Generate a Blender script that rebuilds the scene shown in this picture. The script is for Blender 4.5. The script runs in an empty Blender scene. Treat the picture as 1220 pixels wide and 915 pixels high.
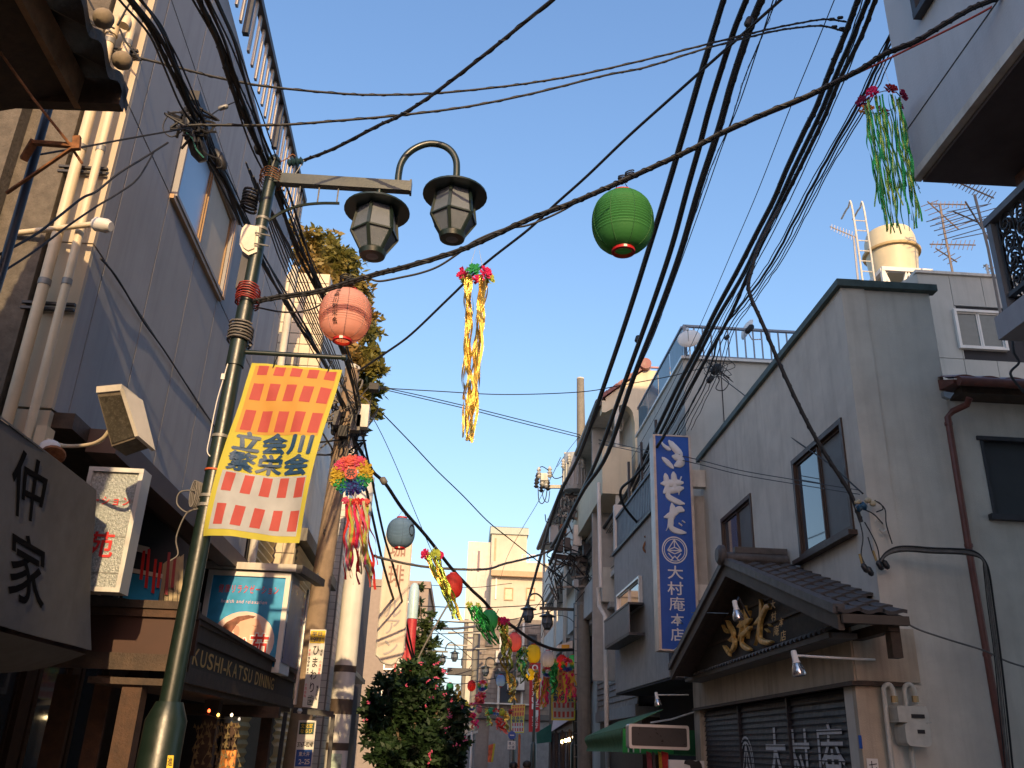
import bpy, math, random
from mathutils import Vector, Matrix, noise as mnoise
random.seed(7)
R = math.radians
S = bpy.context.scene
COL = S.collection

# ---------------------------------------------------------------- camera, sky, sun, exposure
FPX, CX, CY = 1036.0, 610.0, 457.5            # focal length and centre of the 1220 x 915 photograph
_up = Vector((90.0, 2488.0, -1036.0)).normalized()
_vx = 545.0 - CX
_y = Vector((_vx, -((_up[0]*_vx - FPX*_up[2])/_up[1]), -FPX)); _y[1] = -(_up[0]*_vx - FPX*_up[2])/_up[1]
_y.normalize()
_x = _y.cross(_up)
RW = Matrix((_x, _y, _up))                    # camera axes -> street axes (x right, y down the street, z up)
EYE = Vector((0, 0, 1.55))
cam_d = bpy.data.cameras.new('camera'); cam = bpy.data.objects.new('camera', cam_d); COL.objects.link(cam)
cam.matrix_world = Matrix.Translation(EYE) @ RW.to_4x4()
cam_d.sensor_width = 36; cam_d.lens = 36*FPX/1220; cam_d.clip_start = 0.05; cam_d.clip_end = 3000
S.camera = cam

SUN_EL, SUN_AZ = R(19), R(6)                 # low sun behind the camera, a little to the right
W = bpy.data.worlds.new('World'); S.world = W; W.use_nodes = True
nt = W.node_tree; bgn = nt.nodes['Background']
sky = nt.nodes.new('ShaderNodeTexSky'); sky.sky_type = 'NISHITA'; sky.sun_disc = False
sky.sun_elevation = SUN_EL; sky.sun_rotation = math.pi - SUN_AZ
sky.air_density = 1.0; sky.dust_density = 2.5; sky.ozone_density = 1.5; sky.altitude = 0
def vmath(op, a, b):                             # soft shoulder on the whole sky: x*g / (1 + x*c)
    n = nt.nodes.new('ShaderNodeVectorMath'); n.operation = op
    for i, v in enumerate((a, b)):
        if isinstance(v, tuple): n.inputs[i].default_value = v
        else: nt.links.new(v, n.inputs[i])
    return n.outputs[0]
SKY_G, SKY_C = (0.68, 0.84, 1.11), (0.02, 0.07, 0.13)
num = vmath('MULTIPLY', sky.outputs[0], SKY_G)
den = vmath('ADD', vmath('MULTIPLY', sky.outputs[0], SKY_C), (1, 1, 1))
nt.links.new(vmath('DIVIDE', num, den), bgn.inputs[0]); bgn.inputs[1].default_value = 0.15
sd = bpy.data.lights.new('sun', 'SUN'); sd.energy = 2.0; sd.angle = R(0.5); sd.color = (1.0, 0.71, 0.38)
so = bpy.data.objects.new('sun', sd); COL.objects.link(so)
sdir = Vector((math.sin(SUN_AZ)*math.cos(SUN_EL), -math.cos(SUN_AZ)*math.cos(SUN_EL), math.sin(SUN_EL)))
so.rotation_euler = sdir.to_track_quat('Z', 'Y').to_euler(); so.location = (3, -20, 12)
S.view_settings.view_transform = 'Standard'; S.view_settings.look = 'None'
S.view_settings.exposure = 1.4; S.view_settings.gamma = 1.0
S.cycles.use_denoising = True
S.cycles.max_bounces = 6; S.cycles.transparent_max_bounces = 8; S.cycles.caustics_reflective = False; S.cycles.caustics_refractive = False

# ---------------------------------------------------------------- pixel <-> place
def ray(px, py):
    return (RW @ Vector((px-CX, CY-py, -FPX))).normalized()
def at(px, py, X=None, Y=None, Z=None):
    d = ray(px, py)
    if X is not None: t = (X-EYE.x)/d.x
    elif Y is not None: t = (Y-EYE.y)/d.y
    else: t = (Z-EYE.z)/d.z
    return EYE + d*t
class Plane:
    """an upright wall plane: o a point on the ground, u along it, n out of it"""
    def __init__(s, o, u):
        s.o = Vector((o[0], o[1], 0)); s.u = Vector((u[0], u[1], 0)).normalized(); s.n = Vector((-s.u.y, s.u.x, 0)); s.z = Vector((0, 0, 1))
    def flip(s): s.n = -s.n; return s
    def p(s, u, n, z): return s.o + s.u*u + s.n*n + s.z*z
    def hit(s, px, py, off=0.0):
        d = ray(px, py); o = s.o + s.n*off
        return EYE + d*((o-EYE).dot(s.n)/d.dot(s.n))
    def uz(s, px, py, off=0.0):
        q = s.hit(px, py, off); return ((q-s.o).dot(s.u), q.z)
LF = Plane((-2.3, 0), (-0.035, 1)).flip()      # left row of fronts, n towards the street
RF = Plane((3.6, 0), (0.0145, 1))              # right row of fronts
XF = lambda Y, X0=0.0: Plane((X0, Y), (1, 0)).flip()    # a wall across the street facing the camera; u = x
assert LF.n.x > 0 and RF.n.x < 0 and XF(5).n.y < 0

# ---------------------------------------------------------------- materials
MATS = {}
def M(name, col, rough=0.8, metal=0.0, var=0.12, scale=6.0, bump=0.0, bscale=60.0, streak=0.0, spec=0.5, streakcol=None, trans=0.0, emit=None, estr=0.0, dirt=0.0, coords='Object'):
    if name in MATS: return MATS[name]
    m = bpy.data.materials.new(name); m.use_nodes = True; t = m.node_tree; N = t.nodes; L = t.links
    b = N['Principled BSDF']; b.inputs['Roughness'].default_value = rough; b.inputs['Metallic'].default_value = metal
    b.inputs['Specular IOR Level'].default_value = spec
    co = N.new('ShaderNodeTexCoord').outputs['Object']
    def nz(sc, det=4, vec=None):
        n = N.new('ShaderNodeTexNoise'); n.inputs['Scale'].default_value = sc; n.inputs['Detail'].default_value = det; n.inputs['Roughness'].default_value = 0.6
        L.new(vec or co, n.inputs['Vector']); return n.outputs['Fac']
    def mix(a, c, fac, mode='MIX'):
        x = N.new('ShaderNodeMix'); x.data_type = 'RGBA'; x.blend_type = mode
        if isinstance(fac, float): x.inputs[0].default_value = fac
        else: L.new(fac, x.inputs[0])
        for s_, v in ((6, a), (7, c)):
            if isinstance(v, tuple): x.inputs[s_].default_value = (*v, 1)
            else: L.new(v, x.inputs[s_])
        return x.outputs[2]
    def rng(v, a, c_, lo=0.0, hi=1.0):
        r = N.new('ShaderNodeMapRange'); r.inputs[1].default_value = a; r.inputs[2].default_value = c_; r.inputs[3].default_value = lo; r.inputs[4].default_value = hi
        L.new(v, r.inputs[0]); return r.outputs[0]
    c = col
    if var > 0:
        c = mix(tuple(max(0, x*(1-var)) for x in col), tuple(min(1, x*(1+var)) for x in col), rng(nz(scale), 0.3, 0.7))
    if streak > 0:
        mp = N.new('ShaderNodeMapping'); mp.inputs['Scale'].default_value = (5, 5, 0.35); L.new(co, mp.inputs[0])
        f = rng(nz(1.6, 6, mp.outputs[0]), 0.48, 0.78, 0, streak)
        c = mix(c, streakcol or tuple(x*0.45 for x in col), f)
    if dirt > 0:
        f = rng(nz(scale*0.4, 8), 0.5, 0.8, 0, dirt)
        c = mix(c, tuple(x*0.35 for x in col), f)
    if isinstance(c, tuple): b.inputs['Base Color'].default_value = (*c, 1)
    else: L.new(c, b.inputs['Base Color'])
    if bump > 0:
        bp = N.new('ShaderNodeBump'); bp.inputs['Strength'].default_value = bump; bp.inputs['Distance'].default_value = 0.01
        L.new(nz(bscale, 5), bp.inputs['Height']); L.new(bp.outputs[0], b.inputs['Normal'])
    if rough < 0.6 and var > 0:
        L.new(rng(nz(scale*2), 0.2, 0.8, max(0.03, rough*0.8), min(1, rough*1.3)), b.inputs['Roughness'])
    if emit:
        b.inputs['Emission Color'].default_value = (*emit, 1); b.inputs['Emission Strength'].default_value = estr
    if trans > 0:
        tr = N.new('ShaderNodeBsdfTranslucent'); ms = N.new('ShaderNodeMixShader'); ms.inputs[0].default_value = trans
        if isinstance(c, tuple): tr.inputs[0].default_value = (*c, 1)
        else: L.new(c, tr.inputs[0])
        out = N['Material Output']; L.new(b.outputs[0], ms.inputs[1]); L.new(tr.outputs[0], ms.inputs[2]); L.new(ms.outputs[0], out.inputs[0])
    MATS[name] = m; return m
def glass(name, tint=(0.03, 0.035, 0.04), rough=0.04):
    return M(name, tint, rough=rough, var=0.0, spec=0.9)

# ---------------------------------------------------------------- mesh builder
class MB:
    def __init__(s): s.v = []; s.f = []; s.sm = []
    def add(s, vs, fs, smooth=False):
        k = len(s.v); s.v += [Vector(x) for x in vs]; s.f += [tuple(i+k for i in f) for f in fs]; s.sm += [smooth]*len(fs); return s
    def hexa(s, q):                             # 8 corners: 4 bottom, 4 top (same winding)
        return s.add(q, [(3, 2, 1, 0), (4, 5, 6, 7), (0, 1, 5, 4), (1, 2, 6, 5), (2, 3, 7, 6), (3, 0, 4, 7)])
    def pbox(s, P, u0, u1, n0, n1, z0, z1):
        return s.hexa([P.p(u0, n0, z0), P.p(u1, n0, z0), P.p(u1, n1, z0), P.p(u0, n1, z0), P.p(u0, n0, z1), P.p(u1, n0, z1), P.p(u1, n1, z1), P.p(u0, n1, z1)])
    def box(s, x0, x1, y0, y1, z0, z1):
        return s.hexa([(x0, y0, z0), (x1, y0, z0), (x1, y1, z0), (x0, y1, z0), (x0, y0, z1), (x1, y0, z1), (x1, y1, z1), (x0, y1, z1)])
    def bar(s, a, b, w, h, upv=(0, 0, 1)):      # square bar from a to b
        a, b = Vector(a), Vector(b); d = (b-a).normalized(); u = Vector(upv); sx = d.cross(u)
        if sx.length < 1e-4: sx = d.cross(Vector((0, 1, 0)))
        sx.normalize(); uy = sx.cross(d).normalized(); sx *= w/2; uy *= h/2
        return s.hexa([a-sx-uy, a+sx-uy, a+sx+uy, a-sx+uy, b-sx-uy, b+sx-uy, b+sx+uy, b-sx+uy])
    def slab(s, pts, d):                        # polygon extruded by d
        n = len(pts); d = Vector(d); pts = [Vector(p) for p in pts]
        return s.add(pts+[p+d for p in pts], [tuple(range(n))[::-1], tuple(range(n, 2*n))]+[(i, (i+1) % n, n+(i+1) % n, n+i) for i in range(n)])
    def tube(s, pts, r, n=6, cap=True, smooth=True):
        pts = [Vector(p) for p in pts]; m = len(pts)
        if not isinstance(r, (list, tuple)): r = [r]*m
        vs = []; prev = None
        for i, p in enumerate(pts):
            d = (pts[min(i+1, m-1)]-pts[max(i-1, 0)])
            if d.length < 1e-9: d = Vector((0, 0, 1))
            d.normalize()
            if prev is None:
                a = d.cross(Vector((0, 0, 1)))
                if a.length < 0.05: a = d.cross(Vector((1, 0, 0)))
            else: a = prev - d*prev.dot(d)
            if a.length < 1e-6: a = d.orthogonal()
            a.normalize(); prev = a; b = d.cross(a)
            for k in range(n):
                t = 2*math.pi*k/n; vs.append(p+(a*math.cos(t)+b*math.sin(t))*r[i])
        fs = [(i*n+k, i*n+(k+1) % n, (i+1)*n+(k+1) % n, (i+1)*n+k) for i in range(m-1) for k in range(n)]
        s.add(vs, fs, smooth)
        if cap: s.add(vs[:n], [tuple(range(n))[::-1]]); s.add(vs[-n:], [tuple(range(n))])
        return s
    def lathe(s, prof, o=(0, 0, 0), axis=(0, 0, 1), n=16, smooth=True, a0=0.0, cap=True):
        o = Vector(o); ax = Vector(axis).normalized(); a = ax.orthogonal().normalized() if abs(ax.z) < 0.999 else Vector((1, 0, 0)); b = ax.cross(a)
        vs = []
        for r, z in prof:
            for k in range(n):
                t = a0+2*math.pi*k/n; vs.append(o+ax*z+(a*math.cos(t)+b*math.sin(t))*max(r, 1e-4))
        m = len(prof)
        s.add(vs, [(i*n+k, i*n+(k+1) % n, (i+1)*n+(k+1) % n, (i+1)*n+k) for i in range(m-1) for k in range(n)], smooth)
        if cap: s.add(vs[:n], [tuple(range(n))[::-1]]); s.add(vs[-n:], [tuple(range(n))])
        return s
    def grid(s, fn, nu, nv, smooth=True, back=None):
        vs = [fn(i/nu, j/nv) for j in range(nv+1) for i in range(nu+1)]
        s.add(vs, [(j*(nu+1)+i, j*(nu+1)+i+1, (j+1)*(nu+1)+i+1, (j+1)*(nu+1)+i) for j in range(nv) for i in range(nu)], smooth); return s
def obj(name, mb, mat, parent=None, world=True, label=None):
    me = bpy.data.meshes.new(name)
    inv = None
    if parent is not None and world: inv = parent_world(parent).inverted()
    vs = [(inv @ v) for v in mb.v] if inv is not None else mb.v
    me.from_pydata([tuple(v) for v in vs], [], mb.f)
    me.polygons.foreach_set('use_smooth', mb.sm)
    if isinstance(mat, (list, tuple)):
        for x in mat: me.materials.append(x)
    else: me.materials.append(mat)
    me.update()
    if any(mb.sm) and len(mb.f) < 60000: me.set_sharp_from_angle(angle=R(50))
    o = bpy.data.objects.new(name, me); COL.objects.link(o)
    if parent is not None: o.parent = parent
    if label: o['label'] = label
    return o
def parent_world(o):
    m = Matrix.Translation(o.location) @ o.rotation_euler.to_matrix().to_4x4() @ Matrix.Diagonal((*o.scale, 1))
    return parent_world(o.parent) @ m if o.parent else m
def tag(o, label, cat, group=None):
    o['label'] = label; o['category'] = cat
    if group: o['group'] = group
    return o
def thing(name, label, cat, loc=(0, 0, 0), rz=0.0, group=None):
    o = bpy.data.objects.new(name, None); COL.objects.link(o); o.location = loc; o.rotation_euler = (0, 0, rz); o.empty_display_size = 0.2
    return tag(o, label, cat, group)
def struct(name, mb, mat):
    o = obj(name, mb, mat); o['kind'] = 'structure'; return o
def copy_tree(o, parent=None):
    c = o.copy(); COL.objects.link(c)
    if parent is not None: c.parent = parent
    for ch in list(o.children): copy_tree(ch, c)
    return c
def dup(o, loc, rz=0.0, label=None, group=None, scale=None):
    c = copy_tree(o); c.location = loc; c.rotation_euler = (0, 0, rz)
    if label: c['label'] = label
    if group: c['group'] = group
    if scale: c.scale = (scale,)*3
    return c
def link_copy(o, loc, parent=None):             # one more alike piece sharing its mesh
    c = o.copy(); COL.objects.link(c); c.location = loc
    if parent is not None: c.parent = parent
    return c
def smooth_path(pts, k=5):
    pts = [Vector(p) for p in pts]
    if len(pts) < 3: return pts
    P_ = [2*pts[0]-pts[1]]+pts+[2*pts[-1]-pts[-2]]; out = []
    for i in range(1, len(P_)-2):
        p0, p1, p2, p3 = P_[i-1:i+3]
        for j in range(k):
            t = j/k; out.append(0.5*((2*p1)+(p2-p0)*t+(2*p0-5*p1+4*p2-p3)*t*t+(3*p1-p0-3*p2+p3)*t**3))
    out.append(pts[-1]); return out

# ---------------------------------------------------------------- lettering from the built-in font, one outline per character
CHARS = "6立会川繁栄祭仲家健康リラクゼーションheltadroxinこいい苑ひまわり歯平日夜9時まで小児科矯正文化堂ならび37-8241東大井2-5珈琲ルアン三菱東京UFJ銀行大村庵本店KUSHI-KATSUDINING七手打そばうどん止理容室進入速落"
GL = {}
def load_glyphs():
    obs = []
    for ch in sorted(set(CHARS)):
        for bold in (0.0, 0.011):
            cu = bpy.data.curves.new('glyph', 'FONT'); cu.body = ch; cu.size = 1.0; cu.offset = bold if ch not in '繁庵銀歯健康業栄' else bold*.2; cu.resolution_u = 3; cu.fill_mode = 'FRONT'
            o = bpy.data.objects.new('glyph', cu); COL.objects.link(o); obs.append((ch, bold, o))
    dg = bpy.context.evaluated_depsgraph_get(); dg.update()
    for ch, bold, o in obs:
        me = bpy.data.meshes.new_from_object(o.evaluated_get(dg))
        vs = [(v.co.x, v.co.y) for v in me.vertices]; fs = [tuple(p.vertices) for p in me.polygons]
        GL[(ch, bold > 0)] = (vs, fs, (max([v[0] for v in vs], default=0.5)))
        bpy.data.meshes.remove(me)
    for ch, bold, o in obs:
        cu = o.data; bpy.data.objects.remove(o); bpy.data.curves.remove(cu)
load_glyphs()
def glyph(mb, ch, fn, bold=True, shear=0.0, thick=None):
    """put a glyph with its em box mapped by fn(a, b), a, b in 0..1"""
    vs, fs, w = GL[(ch, bold)]
    if not vs: return
    cjk = ord(ch) > 0x2000
    if cjk: q = [(x, (y+0.12)) for x, y in vs]
    else:
        x0 = min(x for x, y in vs); x1 = max(x for x, y in vs); q = [((x-x0)/max(x1-x0, .18), (y+0.0)/0.74) for x, y in vs]
        if ch == '-': q = [(x, y) for x, y in q]
    mb.add([fn(a+shear*b, b) for a, b in q], fs)
def rect_fn(o, r, u):
    o, r, u = Vector(o), Vector(r), Vector(u)
    return lambda a, b: o+r*a+u*b
def text_v(mb, s, o, r, u, gap=0.08, bold=True):
    """vertical text: o = lower-left of the first character box"""
    o, r, u = Vector(o), Vector(r), Vector(u)
    for i, ch in enumerate(s):
        if ch == 'ー':
            oo = o-u*(i*(1+gap)); mb.add([oo+r*.45+u*.1, oo+r*.56+u*.1, oo+r*.56+u*.9, oo+r*.45+u*.9], [(0, 1, 2, 3)])
        elif ch != ' ': glyph(mb, ch, rect_fn(o-u*(i*(1+gap)), r, u), bold)
def text_h(mb, s, o, r, u, gap=0.12, bold=True, shear=0.0):
    """horizontal text: r = width of one character box"""
    o, r, u = Vector(o), Vector(r), Vector(u); x = 0.0
    for ch in s:
        w = 1.0
        if ord(ch) < 0x2000: w = {'I': .3, 'i': .3, 'l': .3, '-': .5, ' ': .6, 't': .6, 'r': .6}.get(ch, 1.0)
        if ch != ' ': glyph(mb, ch, rect_fn(o+r*x, r*w, u), bold, shear)
        x += w+gap
# ---------------------------------------------------------------- palette
m_asph = M('asphalt', (0.085, 0.082, 0.078), .9, var=.25, scale=30, bump=.4, bscale=200)
m_pave = M('paving', (0.38, 0.35, 0.31), .85, var=.2, scale=12, bump=.2)
m_panel = M('blue_grey_panel', (0.345, 0.338, 0.345), .75, var=.05, scale=2.5, bump=.05, bscale=300, streak=.35, dirt=.2)
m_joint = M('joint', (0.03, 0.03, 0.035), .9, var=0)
m_cream = M('cream_panel', (0.50, 0.42, 0.31), .75, var=.05, scale=3, bump=.08, bscale=200, streak=.25, dirt=.15)
m_roughc = M('shaded_rough_render', (0.115, 0.10, 0.082), .95, var=.25, scale=14, bump=.8, bscale=45, streak=.4)  # rough render, darkened to hold the shade of the neighbouring eave
m_rust = M('rusty_iron', (0.20, 0.085, 0.035), .85, var=.5, scale=22, bump=.3)
m_tan = M('stained_tan_render', (0.27, 0.16, 0.085), .95, var=.3, scale=9, bump=.7, bscale=50, streak=.85, streakcol=(0.10, 0.045, 0.02))
m_rtile = M('old_roof_tile', (0.075, 0.062, 0.05), .75, var=.4, scale=12, bump=.5, bscale=60, dirt=.5)
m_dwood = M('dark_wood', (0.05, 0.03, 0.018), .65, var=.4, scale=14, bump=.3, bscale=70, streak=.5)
m_mwood = M('brown_wood', (0.06, 0.028, 0.014), .7, var=.35, scale=14, bump=.3, bscale=70, streak=.4)
m_pipe = M('cream_pipe', (0.62, 0.52, 0.36), .45, var=.1, scale=7, streak=.3, dirt=.3)
m_zinc = M('zinc', (0.22, 0.22, 0.21), .5, metal=.4, var=.2, scale=20)
m_steel = M('painted_steel_dark', (0.035, 0.035, 0.04), .5, var=.3, scale=12)
m_black = M('black_plastic', (0.015, 0.015, 0.017), .45, var=.2)
m_brown = M('brown_frame', (0.28, 0.17, 0.08), .45, metal=.2, var=.15)
m_glass = glass('window_glass', (0.05, 0.06, 0.075))
m_gsky = M('sky_reflection_glass', (0.33, 0.47, 0.62), .3, var=0, spec=1.0)  # blue of the reflected sky painted into the pane colour
m_blind = M('window_blind', (0.55, 0.47, 0.36), .7, var=.05)
m_white = M('white_paint', (0.72, 0.70, 0.66), .55, var=.06, scale=4, streak=.3, dirt=.15)
m_whited = M('soiled_white_paint', (0.62, 0.59, 0.53), .7, var=.1, scale=5, streak=.55, dirt=.3)
m_alu = M('aluminium', (0.62, 0.62, 0.60), .35, metal=.6, var=.05)
m_awn = M('charcoal_awning_cloth', (0.09, 0.089, 0.095), .8, var=.15, scale=8, bump=.25, bscale=350, streak=.3)
m_ink = M('black_print', (0.012, 0.012, 0.014), .6, var=0)
m_grt = M('grey_render', (0.66, 0.61, 0.53), .95, var=.08, scale=3, bump=.5, bscale=160, streak=.4, dirt=.4, streakcol=(0.40, 0.36, 0.30))
m_gry = M('grey_board', (0.43, 0.43, 0.40), .8, var=.05, scale=3, bump=.1, streak=.3, dirt=.15)
m_gstc = M('grey_stucco', (0.42, 0.405, 0.38), .95, var=.1, scale=6, bump=.4, bscale=120, streak=.35)
m_crm = M('cream_render', (0.66, 0.58, 0.42), .9, var=.05, scale=4, bump=.2, streak=.25)
m_offw = M('off_white_render', (0.58, 0.56, 0.50), .9, var=.08, scale=4, bump=.2, streak=.4)
m_maroon = M('maroon_tile', (0.22, 0.07, 0.07), .5, var=.2, scale=10)
m_brgut = M('brown_gutter', (0.16, 0.05, 0.035), .45, var=.25, scale=10, streak=.3)
m_copper = M('weathered_copper', (0.08, 0.11, 0.10), .6, metal=.3, var=.3, scale=8)
m_shut = M('dark_shutter', (0.018, 0.019, 0.028), .5, metal=.3, var=.25, scale=8, streak=.4)
m_spaint = M('shutter_white', (0.55, 0.55, 0.56), .6, var=.15, scale=20)
m_gold = M('gilded_wood', (0.62, 0.36, 0.10), .45, metal=.3, var=.35, scale=25, bump=.3)
m_blue = M('sign_blue', (0.006, 0.075, 0.36), .35, var=.12, scale=2.5, streak=.25)
m_sletter = M('sign_letter', (0.62, 0.62, 0.62), .5, var=.05)
m_green = M('lamp_green', (0.008, 0.018, 0.014), .36, var=.2, scale=9, bump=.05, spec=.7)
m_frost = M('frosted_pane', (0.12, 0.145, 0.18), .35, var=.08, bump=.4, bscale=250)
m_wire = M('cable_black', (0.012, 0.012, 0.013), .6, var=.3, scale=15)
m_wireg = M('cable_grey', (0.13, 0.12, 0.11), .6, var=.3, scale=15)
m_wirer = M('cable_red', (0.25, 0.03, 0.02), .5, var=.2)
m_conc = M('pole_concrete', (0.20, 0.19, 0.165), .9, var=.12, scale=8, bump=.3, bscale=120, streak=.5)
m_yel = M('sign_yellow', (0.75, 0.52, 0.03), .5, var=.05)
m_corr = M('beige_corrugated_metal', (0.62, 0.50, 0.27), .45, metal=.2, var=.12, scale=5, streak=.35)
m_tilew = M('white_wall_tile', (0.62, 0.60, 0.56), .3, var=.06, scale=9)
m_grout = M('tile_grout', (0.22, 0.21, 0.19), .9, var=.1)
m_redp = M('print_red', (0.62, 0.02, 0.02), .5, var=0)
m_navy = M('print_navy', (0.01, 0.05, 0.13), .5, var=0)

def cyl(name, pts, r, mat, parent, n=10): return obj(name, MB().tube(pts, r, n), mat, parent)
def window(parent, P, u0, u1, z0, z1, n=0.0, frame=m_steel, panes=2, fw=.05, glassm=m_glass, sash=None, deep=.05, name='window', lit=None):
    """frame bars, panes as sub-parts"""
    f = MB(); d = .05
    f.pbox(P, u0, u1, n-deep, n+d, z0, z0+fw); f.pbox(P, u0, u1, n-deep, n+d, z1-fw, z1)
    f.pbox(P, u0, u0+fw, n-deep+.002, n+d-.002, z0+fw, z1-fw); f.pbox(P, u1-fw, u1, n-deep+.002, n+d-.002, z0+fw, z1-fw)
    w = obj(name, f, frame, parent)
    iw = (u1-u0-2*fw)/panes
    for i in range(panes):
        a = u0+fw+i*iw; nn = n+.012*(i % 2)-.01
        g = MB().pbox(P, a+.02, a+iw-.02, nn-.01, nn, z0+fw+.03, z1-fw-.03)
        obj('pane', g, lit[i] if lit else glassm, w)
        s_ = MB(); b = .028
        s_.pbox(P, a, a+iw, nn-.015, nn+.018, z0+fw+.002, z0+fw+b); s_.pbox(P, a, a+iw, nn-.015, nn+.018, z1-fw-b, z1-fw-.002)
        s_.pbox(P, a, a+b, nn-.013, nn+.016, z0+fw+b, z1-fw-b); s_.pbox(P, a+iw-b, a+iw, nn-.013, nn+.016, z0+fw+b, z1-fw-b)
        obj('sash', s_, sash or frame, w)
    return w
def panel_wall(parent, P, us, zs, n, mat, gap=.012, th=.03, label=None, skip=()):
    """separate cladding panels with open joints, over a dark backing"""
    for i in range(len(us)-1):
        for j in range(len(zs)-1):
            if (i, j) in skip: continue
            obj('panel', MB().pbox(P, us[i]+gap/2, us[i+1]-gap/2, n-th, n, zs[j]+gap/2, zs[j+1]-gap/2), mat, parent)

# ---------------------------------------------------------------- ground
g = MB(); g.add([(-700, -300, -.02), (700, -300, -.02), (700, 1200, -.02), (-700, 1200, -.02)], [(0, 1, 2, 3)]); struct('ground', g, M('far_ground', (.3, .27, .23), .95, scale=1))
struct('road', MB().box(-1.9, 2.9, -40, 120, -.015, 0.0), m_asph)
struct('pavement', MB().box(-2.45, -1.9, -40, 120, -.015, 0.12), m_pave)
struct('pavement.001', MB().box(2.9, 3.6, -40, 120, -.015, 0.12), m_pave)
mk = MB(); mk.box(-1.75, -1.63, -40, 120, .001, .004); mk.box(2.63, 2.75, -40, 120, .001, .004); struct('road_marking', mk, m_white)

# ================================================================ LEFT SIDE
# --- blue-grey panelled building, two floors over a recessed shop front
B = thing('panelled_building', 'blue-grey panelled building with cream end wall and a slatted roof railing, shop under it', 'building', (-3, 5, 0))
Z1 = 3.28; US = [4.93, 5.13, 5.95, 6.81, 7.67, 8.53, 9.39, 10.25, 10.6]; ZS = [Z1, 4.40, 5.50, 6.72, 7.92]
back = MB().pbox(LF, 4.95, 10.6, -6, -.03, Z1, 7.9); obj('wall', back, m_joint, B)
win_u = (5.98, 7.66)
for i in range(len(US)-1):
    for j in range(4):
        if j == 2 and i in (2, 3): continue
        if j == 1 or j == 0 or j == 3 or i not in (2, 3):
            obj('panel', MB().pbox(LF, US[i]+.008, US[i+1]-.008, -.03, 0, ZS[j]+.008, ZS[j+1]-.008), m_panel, B)
w = MB().pbox(LF, 5.955, 6.805, -.03, 0, 6.42, 6.715); obj('panel', w, m_panel, B); obj('panel', MB().pbox(LF, 6.815, 7.665, -.03, 0, 6.42, 6.715), m_panel, B)
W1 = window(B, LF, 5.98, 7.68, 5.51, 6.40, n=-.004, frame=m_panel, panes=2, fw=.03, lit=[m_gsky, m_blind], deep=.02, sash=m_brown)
obj('sill', MB().pbox(LF, 5.95, 7.71, .0, .035, 5.47, 5.508), M('peach_trim', (.45, .29, .16), .5), B)
obj('trim', MB().pbox(LF, 7.682, 7.76, .0, .05, 5.51, 6.40), MATS['peach_trim'], B)
obj('window_hood', MB().pbox(LF, 5.9, 7.8, .0, .08, 6.405, 6.50), m_steel, B)
# end wall of cream panels (faces the camera)
E_ = XF(4.93); xe = LF.p(4.93, 0, 0).x
for j, (a, b) in enumerate(((3.28, 4.40), (4.40, 5.50), (5.50, 6.72), (6.72, 7.92))):
    obj('end_panel', MB().box(xe-.27, xe-.001, 4.90, 4.948, a+.005, b-.005), m_cream, B)
obj('end_panel', MB().box(xe-.27, xe-.001, 4.90, 4.948, 2.2, 3.27), m_cream, B)
obj('rough_wall', MB().box(xe-4, xe-.29, 4.87, 5.3, 0, 7.9), m_roughc, B)
obj('pilaster', MB().box(xe-.75, xe-.60, 4.76, 4.869, 0, 7.9), m_roughc, B)
obj('parapet_cap', MB().pbox(LF, 4.85, 10.7, -.3, -.005, 7.925, 7.95), m_panel, B)
# railing: slats leaning proud of the roof edge, as parts
rp = MB(); rp.pbox(LF, 4.0, 10.7, .02, .10, 8.62, 8.70); obj('top_rail', rp, m_steel, B)
first = None; m_slat = M('railing_slat', (.42, .37, .31), .5, metal=.3)
k = 0; u = 5.0
while u < 10.65:
    if k % 9 == 0: obj('rail_post', MB().pbox(LF, u-.03, u+.03, .03, .09, 7.99, 8.62), m_steel, B)
    else: obj('baluster', MB().pbox(LF, u-.024, u+.024, .045, .07, 7.95, 8.62), m_slat, B)
    u += .2; k += 1
# the recessed floor below
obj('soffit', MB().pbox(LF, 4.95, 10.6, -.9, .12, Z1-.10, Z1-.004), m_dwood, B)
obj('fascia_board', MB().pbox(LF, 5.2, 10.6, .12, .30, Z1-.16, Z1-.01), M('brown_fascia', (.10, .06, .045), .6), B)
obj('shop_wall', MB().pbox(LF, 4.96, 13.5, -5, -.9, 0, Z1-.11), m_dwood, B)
for k, u in enumerate((5.6, 6.5, 7.4, 8.3, 9.2, 10.1)):
    obj('shop_post', MB().pbox(LF, u-.06, u+.06, -.9, -.78, 0, 3.1), m_mwood, B)
for u0, u1 in ((5.68, 6.42), (6.58, 7.32), (7.48, 8.22), (8.38, 9.12)):
    window(B, LF, u0, u1, 2.45, 3.1, n=-.82, frame=m_alu, panes=1, fw=.04)
    window(B, LF, u0, u1, .3, 2.2, n=-.82, frame=m_mwood, panes=1, fw=.07)

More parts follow.
